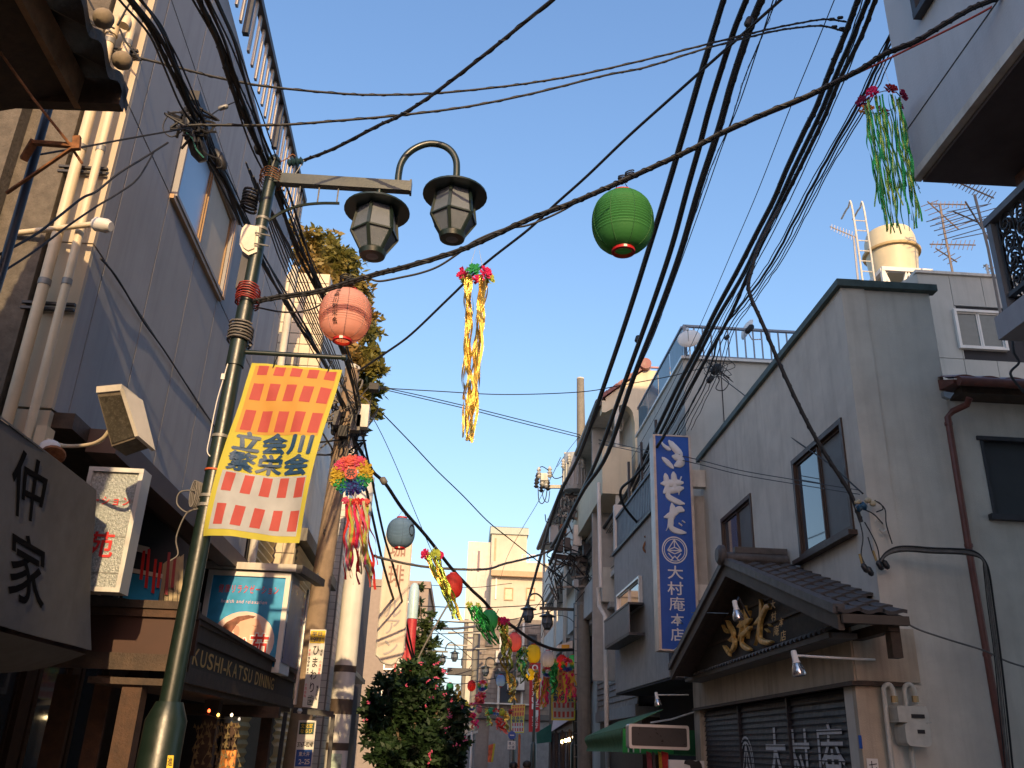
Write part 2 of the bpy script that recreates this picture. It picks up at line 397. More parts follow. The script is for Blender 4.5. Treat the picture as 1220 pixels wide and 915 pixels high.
# upright pipes on the cream end wall with clamps
def wall_pipe(px, r, label, knob=False):
    a = at(*px[0], Y=4.80); b = at(*px[-1], Y=4.80)
    t = thing('drain_pipe', label, 'pipe', b)
    top = a+(a-b)*.15 if not knob else a
    obj('pipe', MB().tube([b-(a-b)*.6, b, a, top], r, 14), m_pipe, t)
    if knob:
        obj('cap', MB().tube([a+Vector((0, 0, -.02)), a+Vector((0, 0, .09))], r*1.25, 12), m_pipe, t)
        obj('bent_cap', MB().tube(smooth_path([a+Vector((0, 0, .06)), a+Vector((.05, -.02, .12)), a+Vector((.10, -.05, .08)), a+Vector((.10, -.06, .02))]), r*1.05, 10), m_pipe, t)
    return t, a, b
T1, a1, b1 = wall_pipe([(133, 40), (67, 283), (11, 492)], .034, 'thicker cream pipe with a bent cap, left of the pair on the cream end wall', True)
T2, a2, b2 = wall_pipe([(162, 13), (105, 250), (33, 519)], .026, 'thinner cream pipe running past the top of the picture, nearer the corner of the building')
for (y1, y2) in ((52, 60), (196, 203), (356, 361)):
    for T, a, b, yy, r in ((T1, a1, b1, y1, .034), (T2, a2, b2, y2, .026)):
        f = (yy-(40 if T is T1 else 13))/(492-40 if T is T1 else 519-13); c = a+(b-a)*f
        obj('clamp', MB().tube([c-Vector((0, 0, .02)), c+Vector((0, 0, .02))], r+.004, 14), m_zinc, T)
for k, (x0, y0, x1, y1) in enumerate(((113, 60, 163, 67), (70, 201, 127, 207), (26, 363, 89, 367))):
    a = at(x0, y0, Y=4.87); b = at(x1, y1, Y=4.87); b.z = a.z
    mb = MB(); mb.bar(a+Vector((0, 0, .018)), b+Vector((0, 0, .018)), .025, .016); mb.bar(a-Vector((0, 0, .018)), b-Vector((0, 0, .018)), .025, .016)
    tag(obj('pipe_bracket', mb, m_steel), ['topmost dark channel bracket behind the two cream pipes', 'middle dark channel bracket behind the two cream pipes', 'lowest dark channel bracket behind the two cream pipes'][k], 'bracket', 'brackets behind the cream pipes')
t = thing('conduit_pipe', 'thin horizontal cream conduit with a round end cap crossing behind the upright pipes', 'pipe', at(60, 290, Y=4.78))
ca = at(17, 278, Y=4.84); cb = at(108, 302, Y=4.70); cb.z = ca.z+.02
obj('pipe', MB().tube([ca, cb], .018, 8), m_pipe, t)
obj('end_cap', MB().lathe([(.03, 0), (.045, .02), (.045, .09), (.03, .12)], cb-Vector((.03, 0, 0)), (1, -.1, -.2), 12), M('pale_cap', (.6, .58, .55), .5), t)
t = thing('downpipe', 'dark blue-black downpipe between the tiled house and the cream wall', 'pipe', at(30, 230, Y=3.9))
obj('pipe', MB().tube([at(58, 128, Y=3.8), at(4, 317, Y=3.8), at(-60, 520, Y=3.8)], .022, 10), M('downpipe_blue', (.02, .028, .05), .35), t)

# --- old tile-roofed house at the left edge: wall, deep eave with round tile ends
H = thing('tile_roof_house', 'old house with a deep dark tiled eave and stained tan wall at the left edge', 'house', (-3, 2, 0))
obj('wall', MB().pbox(LF, -6, 3.25, -5, -.22, 0, 4.05), m_tan, H)
zE = 4.42; EL = LF
def eave_prof(n): return zE + (.45-n)*.55
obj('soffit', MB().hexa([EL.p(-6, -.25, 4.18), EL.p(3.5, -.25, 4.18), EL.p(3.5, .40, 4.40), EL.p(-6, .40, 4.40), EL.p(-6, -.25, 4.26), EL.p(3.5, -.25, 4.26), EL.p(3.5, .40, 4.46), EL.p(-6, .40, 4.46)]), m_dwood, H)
obj('fascia', MB().pbox(EL, -6, 3.50, .40, .43, 4.34, 4.50), m_tan, H)
# pantiles: wavy courses reaching past the fascia, each tile its own piece; round ridge-like end discs
tm = None
tile = MB()
def tfn(a, b):                                   # a across the tile (along the eave), b up the slope
    x = (a-.5)*.27; z = -.035*math.cos(a*2*math.pi*1.0)*1.0
    return Vector((x, -b*.30, z+b*.15))
tile.grid(tfn, 8, 1); tile.grid(lambda a, b: tfn(1-a, b)-Vector((0, 0, .02)), 8, 1); tile.add([tfn(i/8, 0) for i in range(9)]+[tfn(i/8, 0)-Vector((0, 0, .06)) for i in range(9)], [(i, i+1, 10+i, 9+i) for i in range(8)])
th = math.atan2(LF.u.y, LF.u.x)
def tile_at(first, u, n, z):
    if first is None:
        o = obj('tile', tile, m_rtile, H, world=False)
    else:
        o = first.copy(); COL.objects.link(o)
    q = EL.p(u, n, z); o.parent = H; o.location = q-H.location; o.rotation_euler = (0, 0, th+math.pi); return o
ft = None
for r_ in range(3):
    for k in range(14):
        o = tile_at(ft, 3.42-k*.26, .62-r_*.27, 4.47+r_*.14)
        ft = ft or o
for k in range(8):
    q = EL.p(3.30-k*.26, .64, 4.50)
    obj('tile_end', MB().lathe([(.0, -.02), (.03, -.017), (.042, 0), (.046, .02), (.040, .045), (.02, .06), (.0, .063)], q+Vector((0, 0, -.015)), EL.n, 14), M('tile_end_tan', (.20, .16, .11), .9, var=.3, bump=.3), H)
obj('verge_board', MB().hexa([EL.p(3.46, -.25, 4.30), EL.p(3.52, -.25, 4.30), EL.p(3.52, .62, 4.36), EL.p(3.46, .62, 4.36), EL.p(3.46, -.25, 4.52), EL.p(3.52, -.25, 4.52), EL.p(3.52, .62, 4.50), EL.p(3.46, .62, 4.50)]), m_dwood, H)
t = thing('rusty_bracket', 'rusty angle-iron bracket with a diagonal strut on the stained tan wall', 'bracket', at(60, 180, Y=3.3))
p0 = at(40, 170, Y=3.25); p1 = at(93, 174, Y=3.15); p2 = at(8, 230, Y=3.3)
obj('arm', MB().bar(p0, p1, .022, .018), m_rust, t); obj('strut', MB().bar(p1-Vector((.02, 0, .01)), p2, .012, .012), m_rust, t)
obj('plate', MB().bar(at(92, 163, Y=3.15), at(91, 178, Y=3.15), .02, .03), m_rust, t); obj('mount', MB().bar(at(41, 168, Y=3.25), at(28, 190, Y=3.3), .03, .03), m_rust, t)
obj('stay_rod', MB().tube([at(0, 62, Y=3.0), at(40, 118, Y=3.05), at(80, 168, Y=3.15), at(98, 195, Y=3.2)], .006, 6), m_rust, t)

# --- charcoal shop awning with painted name
A = thing('shop_awning', 'charcoal cloth shop awning with big black painted characters, lower left corner', 'awning', (-2, 4, 2))
AP = Plane((-1.9, 0), (-0.035, 1)).flip()
uA, zt = AP.uz(115, 585); _, zb = AP.uz(108, 775)
zt = 2.78; uB, zb = AP.uz(108, 775)
def awn(a, b):
    u = 1.2+(uA+(uB-uA)*(1-b)-1.2)*a; bulge = .012*math.sin(a*21)*(1-b)+.01*math.sin(a*9+b*5)
    return AP.p(u, bulge-.01, zb+(zt-zb)*b)
cl = MB().grid(awn, 60, 10); cl.grid(lambda a, b: awn(a, b)-AP.n*.01, 60, 10)
obj('front_cloth', cl, m_awn, A)
def hem(a, b):
    u = 1.2+(uB-1.2)*a; q = b
    return AP.p(u, -.02-.75*q+.02*math.sin(a*26+q*4)*q*(1-q)*2, zb-.02-.10*math.sin(q*math.pi)-.05*q+.015*math.sin(a*26)*math.sin(q*math.pi))
obj('under_cloth', MB().grid(hem, 70, 8), m_awn, A)
obj('top_cloth', MB().slab([AP.p(1.2, -.012, zt), AP.p(uA, -.012, zt), AP.p(uA, -.55, zt+.35), AP.p(1.2, -.55, zt+.35)], (0, 0, .008)), m_awn, A)
obj('side_cloth', MB().slab([AP.p(uB-.01, -.02, zb), AP.p(uA-.01, -.02, zt), AP.p(uA-.01, -.55, zt+.35), AP.p(uB-.01, -.75, zb-.05)], AP.u*.008), m_awn, A)
tx = MB()
def map_px(P, off, quad):
    """glyph box from four photo pixels on plane P: bottom-left, bottom-right, top-right, top-left"""
    q = [P.hit(x, y, off) for x, y in quad]
    return lambda a, b: (q[0]*(1-a)+q[1]*a)*(1-b)+(q[3]*(1-a)+q[2]*a)*b
def on_cloth(fn):
    def g(a_, b_):
        q = fn(a_, b_); u = (q-AP.o).dot(AP.u); b = (q.z-zb)/(zt-zb); a = (u-1.2)/(uA+(uB-uA)*(1-b)-1.2); return awn(a, b)+AP.n*.003
    return g
glyph(tx, '仲', on_cloth(map_px(AP, .0, [(14, 615), (54, 628), (66, 556), (20, 525)]))); glyph(tx, '家', on_cloth(map_px(AP, .0, [(4, 712), (54, 732), (62, 650), (12, 622)])))
obj('lettering', tx, M('awning_print', (.006, .006, .007), 1.0, var=0, spec=.05), A)
obj('support_bar', MB().tube([AP.p(uA-.25, -.5, 2.0), AP.p(uA-.25, -.5, .1)], .012, 8), m_zinc, A)
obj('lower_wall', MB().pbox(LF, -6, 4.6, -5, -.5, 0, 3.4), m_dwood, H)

# --- kushi-katsu timber canopy over the shop
K = thing('timber_canopy', 'dark timber canopy with carved golden shop name above the restaurant front', 'canopy', (-2.2, 8, 2.2))
KP = Plane((-1.71, 0), (-0.02, 1)).flip()
uK0, uK1 = 5.75, 10.6
def ks(name, n0, n1, z0, z1, mat=m_dwood, u0=uK0, u1=uK1): return obj(name, MB().pbox(KP, u0, u1, n0, n1, z0, z1), mat, K)
ks('top_board', -.30, .065, 2.235, 2.27); ks('upper_board', 0, .05, 2.13, 2.235); ks('name_board', -.04, .03, 1.96, 2.128, M('name_board_brown', (.035, .022, .015), .7, var=.3)); ks('lower_board', 0, .052, 1.86, 1.958); ks('under_board', -.45, .02, 1.82, 1.86)
obj('roof_board', MB().hexa([KP.p(uK0, -.85, 2.33), KP.p(uK1, -.85, 2.30), KP.p(uK1, .08, 2.205), KP.p(uK0, .08, 2.272), KP.p(uK0, -.85, 2.37), KP.p(uK1, -.85, 2.33), KP.p(uK1, .08, 2.23), KP.p(uK0, .08, 2.30)]), m_dwood, K)
EP = XF(uK0-.02)
for z0, z1, mt, y in ((2.27, 2.32, m_dwood, -.02), (2.22, 2.27, m_mwood, 0), (2.0, 2.22, M('panel_brown', (.05, .018, .01), .6), .03), (1.90, 2.0, m_dwood, -.02)):
    obj('end_board', MB().box(-2.75, -1.66, uK0-.06+y, uK0-.02+y, z0, z1-.002), mt, K)
s = 'KUSHI-KATSU DINING'
u = 6.2; du = .203
for ch in s:
    wch = {'I': .45, '-': .6, ' ': .5}.get(ch, 1)*du
    if ch != ' ':
        tx = MB(); glyph(tx, ch, rect_fn(KP.p(u, .034, 1.985), KP.u*wch*.78, Vector((0, 0, .115)))); obj('carved_letter', tx, m_gold, K)
    u += wch
for k, u in enumerate((5.85, 7.9, 10.45)): obj('post', MB().pbox(KP, u-.06, u+.06, -.25, -.13, 0, 1.82), m_mwood if k != 1 else m_dwood, K)
obj('cross_beam', MB().box(-2.72, -1.7, 8.9, 9.0, 1.72, 1.82), m_dwood, K)
# curtain planks, hanging string of little bulbs
t = thing('bulb_string', 'string of tiny red, yellow and white bulbs hanging under the dark timber canopy', 'string lights', at(258, 855, Y=7.2))
pts = [at(x, y, Y=7.2) for x, y in ((228, 846), (240, 850), (249, 852), (261, 856), (277, 856), (286, 860))]
obj('wire', MB().tube(smooth_path(pts), .003, 4), m_wire, t)
for k, (x, y) in enumerate(((249, 847), (260, 852), (276, 852), (285, 857))):
    c = [(1, .08, .02), (1, .5, .08), (1, .8, .5), (.5, .5, .5)][k]
    obj('bulb', MB().lathe([(.002, -.012), (.01, -.006), (.011, .004), (.004, .014)], at(x, y, Y=7.2), n=8), M('bulb_%s' % 'abcd'[k], c, .4, var=0, emit=c, estr=[3, 2.5, 1.2, .3][k]), t)
t = thing('hanging_vines', 'dry twig garlands dangling inside the dark restaurant entrance', 'garland', at(258, 880, Y=7.4))
mv = MB(); rv = random.Random(5)
for k in range(14):
    x = 232+k*4; p = at(x, 858+rv.random()*6, Y=7.4); q = [p]
    for j in range(9): q.append(q[-1]+Vector((rv.uniform(-.02, .02), rv.uniform(-.02, .02), -.035)))
    mv.tube(q, .0022, 4)
    for c in q[::2]: mv.add([c, c+Vector((.02, 0, -.03)), c+Vector((-.01, .01, -.035))], [(0, 1, 2)])
obj('twig', mv, M('dry_twig', (.2, .15, .07), .8), t)
t = thing('standing_lantern', 'orange-lit paper board standing in the dark restaurant entrance behind the lamp post', 'lantern', at(270, 915, Y=7.7))
obj('board', MB().box(*(lambda a, b: (a.x, b.x, 7.68, 7.72, b.z-.6, a.z))(at(265, 893, Y=7.7), at(279, 915, Y=7.7))), M('warm_board', (.75, .25, .06), .7, var=.3, scale=20, emit=(1, .3, .05), estr=.12), t)
obj('cap', MB().box(*(lambda a, b: (a.x, b.x, 7.66, 7.74, a.z-.002+.001, a.z+.2))(at(264, 893, Y=7.7), at(280, 893, Y=7.7))), m_mwood, t)
for k, (x0, x1) in enumerate(((142, 160), (108, 128), (60, 85))):
    a = at(x0, 840, Y=6.2+.1*k); b = at(x1, 840, Y=6.2+.1*k)
    obj('plank_curtain', MB().box(a.x, b.x, 6.2+.1*k, 6.23+.1*k, 0, 1.9), m_mwood, K)

# --- floodlight on its arm and small round lamp
t = thing('floodlight', 'rusty-edged box floodlight on a curved white arm fixed to the cream corner', 'floodlight', at(70, 530, Y=4.7))
q = [at(x, y, Y=yy) for x, y, yy in ((52, 522, 4.85), (75, 531, 4.75), (105, 530, 4.6), (122, 523, 4.5), (133, 508, 4.45))]
obj('arm', MB().tube(smooth_path(q), .011, 8), m_pipe, t)
obj('mount', MB().box(q[0].x-.03, q[0].x+.03, 4.80, 4.9, q[0].z-.06, q[0].z+.06), m_pipe, t)
# housing: box with corner pixels
def fl(px, py, Y): return at(px, py, Y=Y)
F0 = [fl(116, 470, 4.30), fl(146, 467, 4.30), fl(163, 522, 4.42), fl(133, 532, 4.42)]
dv = Vector((.06, .22, -.02))*0.55
obj('housing', MB().slab([F0[0], F0[1], F0[2], F0[3]], dv), M('flood_case', (.12, .10, .075), .6, var=.35, scale=25), t)
c = sum(F0, Vector())/4
obj('cover', MB().slab([F0[1]-dv*.15+Vector((0, -.01, 0)), F0[1]+dv+Vector((.012, 0, 0.01)), F0[2]+dv+Vector((.012, 0, -.02)), F0[2]-dv*.15], Vector((.02, -.006, .004))), m_whited, t)
obj('top_cover', MB().slab([F0[0]-dv*.1+Vector((0, 0, .004)), F0[1]-dv*.1+Vector((0, 0, .004)), F0[1]+dv*1.05+Vector((0, 0, .004)), F0[0]+dv*1.05+Vector((0, 0, .004))], Vector((0, -.012, .03))), m_whited, t)
nf = (F0[1]-F0[0]).cross(F0[3]-F0[0]).normalized(); nf = nf if nf.y < 0 else -nf
obj('lens', MB().slab([F0[0]*.9+c*.1+nf*.002, F0[1]*.9+c*.1+nf*.002, F0[2]*.9+c*.1+nf*.002, F0[3]*.9+c*.1+nf*.002], nf*.004), M('flood_lens', (.05, .045, .035), .25, var=.4, scale=40), t)
t = thing('round_lamp', 'small round white wall lamp just above the charcoal awning', 'lamp', at(62, 538, Y=4.7))
obj('case', MB().lathe([(.03, 0), (.055, .02), (.06, .06), (.05, .08)], at(60, 530, Y=4.75), (.3, -.5, -.8), 14), m_white, t)
obj('rim', MB().lathe([(.064, 0), (.068, .01), (.064, .02)], at(63, 541, Y=4.7), (.3, -.5, -.8), 14), m_rust, t)

# --- sign box with the red character, and the second one with the blue poster
def signbox(name, label, Y, quad, depth, facem, frame=m_white, fw=.035):
    t = thing(name, label, 'sign', at(*quad[3], Y=Y)); q = [at(x, y, Y=Y) for x, y in quad]
    x0 = min(v.x for v in q); x1 = max(v.x for v in q); z0 = (q[0].z+q[1].z)/2; z1 = (q[2].z+q[3].z)/2
    x0 = (q[0].x+q[3].x)/2; x1 = (q[1].x+q[2].x)/2
    P = XF(Y); f = MB(); f.pbox(P, x0, x1, -depth, .02, z1-fw, z1); f.pbox(P, x0, x1, -depth, .02, z0, z0+fw); f.pbox(P, x0, x0+fw, -depth+.002, .018, z0+fw, z1-fw); f.pbox(P, x1-fw, x1, -depth+.002, .018, z0+fw, z1-fw)
    obj('frame', f, frame, t); obj('face', MB().pbox(P, x0+fw, x1-fw, -.03, 0, z0+fw, z1-fw), facem, t)
    return t, P, x0+fw, x1-fw, z0+fw, z1-fw
m_grefl = M('glazing_reflection', (.30, .33, .32), .2, var=.35, scale=70, bump=1.0, bscale=60, spec=.9)  # lit reflection and glitter painted into the sign's glass colour
t, P, x0, x1, z0, z1 = signbox('glazed_sign', 'white-framed glazed sign box with one large red character, beside the awning', 5.15, [(84, 704), (143, 706), (173, 563), (100, 553)], .12, m_grefl, m_alu, .026)
tx = MB(); w = x1-x0
glyph(tx, '苑', rect_fn(P.p(x1-.23, .006, z0+.24*(z1-z0)), P.u*.17, Vector((0, 0, .16))))
obj('character', tx, m_redp, t)
for k, ch in enumerate('ーション'): tx = MB(); glyph(tx, ch, rect_fn(P.p(x1-.25+.06*k, .006, z0+.70*(z1-z0)), P.u*.05, Vector((0, 0, .06)))); obj('small_character', tx, m_redp, t)
for k in range(3): obj('glazing_bar', MB().pbox(P, x0, x1, .001, .004, z0+(z1-z0)*(.12+.62*k/2), z0+(z1-z0)*(.12+.62*k/2)+.004), m_zinc, t)

m_poster = M('poster_blue', (.03, .30, .58), .3, var=.45, scale=2.0)
t, P, x0, x1, z0, z1 = signbox('poster_sign', 'white-framed box sign with a sky-blue poster of a resting face and red characters', 9.0, [(232, 806), (331, 793), (350, 684), (246, 678)], .5, m_poster, m_white, .05)
w = x1-x0; h = z1-z0
def ell(cx, cz, rx, rz, off, n=28, a0=0, a1=2*math.pi): return [P.p(cx+rx*math.cos(a0+(a1-a0)*k/n), off, cz+rz*math.sin(a0+(a1-a0)*k/n)) for k in range(n)]
def flat(name, pts, mat): return obj(name, MB().slab(pts, P.n*.0015), mat, t)
ex, ez = x0+w*.52, z0+h*.27
flat('printed_oval', ell(ex, ez, w*.43, h*.33, .001), M('print_pink', (.78, .60, .55), .4, var=.1))
flat('printed_hair', [P.p(ex+w*a, .0035, ez+h*b) for a, b in ((-.36, -.02), (-.33, .10), (-.24, .20), (-.10, .27), (.04, .29), (.14, .28), (.10, .25), (.0, .235), (-.10, .18), (-.15, .08), (-.17, -.06))], M('print_brown', (.22, .07, .04), .4, var=.4, scale=20))
flat('printed_face', [P.p(ex+w*a, .0055, ez+h*b) for a, b in ((-.16, -.1), (-.15, .10), (-.06, .215), (.08, .255), (.18, .25), (.22, .19), (.24, .15), (.275, .11), (.245, .085), (.25, .04), (.20, -.04), (.05, -.12))], M('print_skin', (.82, .46, .34), .4, var=.08))
flat('printed_ear', ell(ex-w*.09, ez+h*.10, w*.04, h*.07, .0075, 14), M('print_ear', (.70, .30, .22), .4, var=.1))
flat('printed_eye', [P.p(ex+w*a, .0075, ez+h*b) for a, b in ((.11, .175), (.15, .163), (.20, .175), (.15, .171))], MATS['print_brown'])
tx = MB(); text_h(tx, '健康リラクゼーション', P.p(x0+w*.10, .004, z0+h*.80), P.u*(w*.072), Vector((0, 0, h*.105)), .16); obj('headline', tx, m_redp, t)
tx = MB(); text_h(tx, 'health and relaxation', P.p(x0+w*.16, .004, z0+h*.69), P.u*(w*.026), Vector((0, 0, h*.045)), .35, False, .3); obj('subline', tx, M('print_palepink', (.85, .5, .55), .5, var=0), t)
m_wp = M('print_white', (.85, .85, .85), .5, var=0)
for ch, a, b, sz in (('こ', .27, .19, .15), ('い', .43, .13, .17), ('苑', .62, .03, .27)):
    tx = MB(); fn = rect_fn(P.p(x0+w*a, 0, z0+h*b), P.u*(w*sz), Vector((0, 0, h*sz*1.25)))
    for dx in (-1, 0, 1):
        for dz in (-1, 0, 1):
            if dx or dz: glyph(tx, ch, lambda a_, b_: fn(a_, b_)+P.n*(.0090+.0002*(dx*3+dz))+P.u*(dx*w*.013)+Vector((0, 0, dz*h*.013)))
    obj('outline', tx, m_wp, t)
    tx = MB(); glyph(tx, ch, lambda a_, b_: fn(a_, b_)+P.n*.0115); obj('character', tx, m_redp, t)
sp = Plane((x1+.05, 0), (0, 1)).flip(); 
if sp.n.x < 0: sp.flip()
m_sideglass = M('side_poster', (.015, .07, .20), .3, var=.4, scale=5)
obj('side_panel', MB().box(x1+.05, x1+.058, 9.03, 10.0, z0+.05, z1-.02), m_sideglass, t)
obj('side_frame', MB().box(x1+.045, x1+.07, 10.0, 10.06, z0-.3, z1+.05), m_alu, t)
tx = MB(); text_v(tx, 'リラクゼーション', Vector((x1+.061, 9.75, z1-.16)), Vector((0, .12, 0)), Vector((0, 0, .10)), .1); obj('side_lettering', tx, M('print_darkred', (.35, .05, .06), .5, var=0), t)
obj('hood', MB().slab([(x0-.1, 8.93, z1+.06), (x1+.1, 8.93, z1+.06), (x1+.15, 10.1, z1+.16), (x0-.1, 10.1, z1+.16)], (0, 0, .07)), m_whited, t)
obj('side_roof', MB().slab([(x1+.10, 8.95, z1+.05), (x1+.16, 8.95, z1+.05), (x1+.2, 10.2, z1+.12), (x1+.10, 10.2, z1+.12)], (0, 0, .08)), m_steel, t)

# --- tile-ended building with a long white upper wall, and its corrugated lower front
B2 = thing('white_upper_building', 'building with a cream-tiled end wall and long plain white upper front behind the lamp post', 'building', (-3, 14, 0))
xw = -2.42; QP = Plane((xw+.035*12.4, 0), (-0.035, 1)).flip()
obj('wall', MB().pbox(QP, 12.45, 16.6, -6, 0, 4.2, 8.4), m_white, B2)
q0 = QP.p(12.4, 0, 0)
obj('grout_bed', MB().box(q0.x-1.4, q0.x-.002, 12.40, 12.448, 3.5, 8.4), m_grout, B2)
ft = None; mt_ct = M('cream_end_tile', (.62, .52, .36), .35, var=.12, scale=4)
nx, nz = 4, 27
for i in range(nx):
    for j in range(nz):
        xx = q0.x-.012-(i+1)*.17; zz = 3.6+j*.18
        if ft is None: ft = obj('tile', MB().box(0, .16, -.012, 0, 0, .165), mt_ct, B2, world=False); ft.location = Vector((xx, 12.399, zz))-B2.location
        else: link_copy(ft, Vector((xx, 12.399, zz))-B2.location)
obj('corrugated_lower_wall', (lambda m_: [m_.grid(lambda a, b: QP.p(12.3+a*4.3, .02+(.035 if int(b*88) % 2 else 0.0)*1, 0+b*4.1), 1, 88, smooth=False), m_][1])(MB()), m_corr, B2)
obj('eave_band', MB().pbox(QP, 12.2, 16.6, 0, .16, 4.1, 4.28), M('dull_band', (.16, .15, .13), .6), B2)
B3 = thing('corrugated_shed', 'shed front of beige corrugated metal beside the poster sign', 'building', (-2.8, 11.5, 0))
m_ = MB()
CP = Plane((-2.28, 0), (-0.035, 1)).flip()
m_.grid(lambda a, b: CP.p(10.75+a*1.5, .03 if int(b*70+.01) % 2 else 0.0, 1.0+b*3.6), 1, 70, smooth=False); obj('corrugated_wall', m_, m_corr, B3)
obj('body', MB().pbox(CP, 10.75, 12.25, -4, -.02, 0, 4.6), m_joint, B3)
obj('roof_edge', MB().pbox(CP, 10.7, 12.3, -.1, .12, 4.6, 4.72), m_steel, B3)
obj('drain_pipe', MB().tube([CP.p(10.72, .05, .5), CP.p(10.72, .05, 7.6)], .05, 10), m_whited, B3)
# white tiled building with a banded round pipe in front
B4 = thing('tiled_building', 'narrow building faced with small white tiles beyond the corrugated wall', 'building', (-2.4, 19, 0))
obj('wall', MB().pbox(QP, 17.3, 19.5, -5, .12, 0, 8.3), m_grout, B4)
ml = MB()
for i in range(8):
    for j in range(60):
        a = QP.p(17.3, .12, 0).x-.02-(i+1)*.12; ml.box(a, a+.11, 17.285, 17.299, .1+j*.13, .22+j*.13)
for i in range(16):
    for j in range(60): ml.pbox(QP, 17.31+i*.135, 17.435+i*.135, .12, .135, .1+j*.13, .22+j*.13)
o = obj('small_tiles', ml, m_tilew, B4); o['kind'] = 'stuff'
pc = at(428, 700, Y=16.2)
t = thing('white_column', 'tall round white pipe with dark bands standing before the white tiled wall', 'pipe', (pc.x, 16.2, 0))
pc.x = at(413, 780, Y=16.2).x
obj('pipe', MB().tube([(pc.x, 16.2, 0), (pc.x, 16.2, 6.2)], .19, 20), m_white, t)
for y0, y1 in ((793, 801), (833, 851), (885, 894)):
    a = at(405, y0, Y=16.2).z; b = at(405, y1, Y=16.2).z
    obj('band', MB().tube([(pc.x, 16.2, b), (pc.x, 16.2, a)], .194, 20), M('band_brown', (.09, .065, .05), .6), t)
obj('notice', MB().box(pc.x-.11, pc.x+.12, 15.98, 16.0, at(405, 915, Y=16.2).z-.2, at(405, 898, Y=16.2).z), M('notice_green', (.4, .5, .42), .6, var=.5, scale=12), t)
# dark gap building, coffee sign
B5 = thing('grey_shop_building', 'dim grey shop building with a flat awning bar behind the flowering tree', 'building', (-3, 24, 0))
obj('wall', MB().pbox(QP, 20.0, 30, -6, -.15, 0, 7.0), M('dim_render', (.16, .15, .145), .9, var=.15, streak=.4), B5)
obj('dark_front', MB().pbox(QP, 20.0, 26, -.14, .05, 0, 2.9), M('dim_front', (.12, .12, .13), .7), B5)
obj('awning_bar', MB().pbox(QP, 20.5, 24, .05, .35, 2.9, 3.0), m_alu, B5)
obj('side_post', MB().pbox(QP, 20.0, 20.3, -.14, .1, 0, 6.6), m_whited, B5)
for z in (3.3, 5.1): window(B5, QP, 21, 22.6, z, z+1.1, n=-.1, frame=m_alu, panes=2)
t = thing('coffee_sign', 'tall pale sign board with rounded foot and faded characters for a coffee shop', 'sign', at(470, 790, Y=22))
P = XF(22); cs = [at(x, y, Y=22) for x, y in ((447, 781), (450.5, 784), (453, 788.6), (459, 792), (466, 792.5), (471.5, 790), (474, 785), (478.5, 783), (481, 778), (487, 700), (493, 634), (462, 632))]
ci = [Vector((v.x, 22, v.z)) for v in cs]; ci[-1].x = ci[0].x; ci[-2].x = ci[8].x; ci[-3].x = ci[8].x; ci[-2].z = ci[-1].z
obj('board', MB().slab(ci, (0, .12, 0)), M('pale_board', (.66, .56, .46), .6, var=.05, streak=.25), t)
ctr = sum(ci, Vector())/len(ci)
obj('rim', MB().tube([v+(ctr-v)*.03+Vector((0, -.006, 0)) for v in ci]+[ci[0]+(ctr-ci[0])*.03+Vector((0, -.006, 0))], .018, 5), m_whited, t)
m_fade = M('faded_print', (.33, .20, .16), .7, var=.1); m_fadeg = M('faded_grey_print', (.40, .37, .38), .7, var=.1)
for k, (ch, y0, y1, dx) in enumerate((('珈', 664, 640, 0), ('琲', 700, 672, 0), ('ル', 738, 712, 0), ('ア', 757, 735, 0), ('ン', 783, 760, 0))):
    tx = MB(); zA = at(470, y0, Y=22).z; zB = at(470, y1, Y=22).z; xm = (ci[0].x+ci[8].x)/2
    glyph(tx, ch, rect_fn((xm-.21, 21.985, zA), (.42, 0, 0), (0, 0, zB-zA))); obj('character', tx, m_fade if k < 2 else m_fadeg, t)
t = thing('red_signboard', 'red and white upright sign board half hidden by the flowering tree', 'sign', at(475, 820, Y=29))
a = at(469, 800, Y=29); b = at(484, 775, Y=29)
obj('board', MB().box(a.x, b.x, 29, 29.15, 1.8, b.z), M('board_red', (.42, .03, .04), .5, var=.15), t)
for k in range(3): obj('white_field', MB().box(a.x+.07, b.x-.07, 28.985, 28.998, 2.6+k*.5, 3.0+k*.5), m_white, t)
# farther left blocks
t = thing('beige_block', 'far beige flat-roofed building above the flowering tree', 'building', (-2, 46, 0))
a = at(486, 700, Y=46); b = at(511, 700, Y=46)
obj('wall', MB().box(a.x-3, b.x, 46, 56, 0, a.z), M('far_beige', (.28, .23, .19), .9, var=.08), t); obj('parapet', MB().box(a.x-3.1, b.x+.1, 45.9, 56.1, a.z, a.z+.35), M('far_brown', (.30, .24, .20), .9), t)
for k in range(3): window(t, XF(46), b.x-2.0, b.x-.9, a.z-1.9-k*2.2, a.z-.7-k*2.2, n=.0, frame=m_alu, panes=2)
t = thing('round_topped_sign', 'pale blue rounded sign top with a red lower half behind the coffee sign', 'sign', at(492, 760, Y=30))
a = at(487, 745, Y=30); b = at(497, 700, Y=30); c = at(491, 730, Y=30)
obj('top', MB().lathe([(.17, 0), (.17, .9), (.13, 1.1), (.06, 1.18)], (a.x+.10, 30, c.z-.2), n=16), M('pale_cyan', (.45, .62, .66), .3, var=.1), t)
obj('lower', MB().lathe([(.165, 0), (.165, 2.2)], (a.x+.10, 30, c.z-2.41), n=16), MATS['board_red'], t)

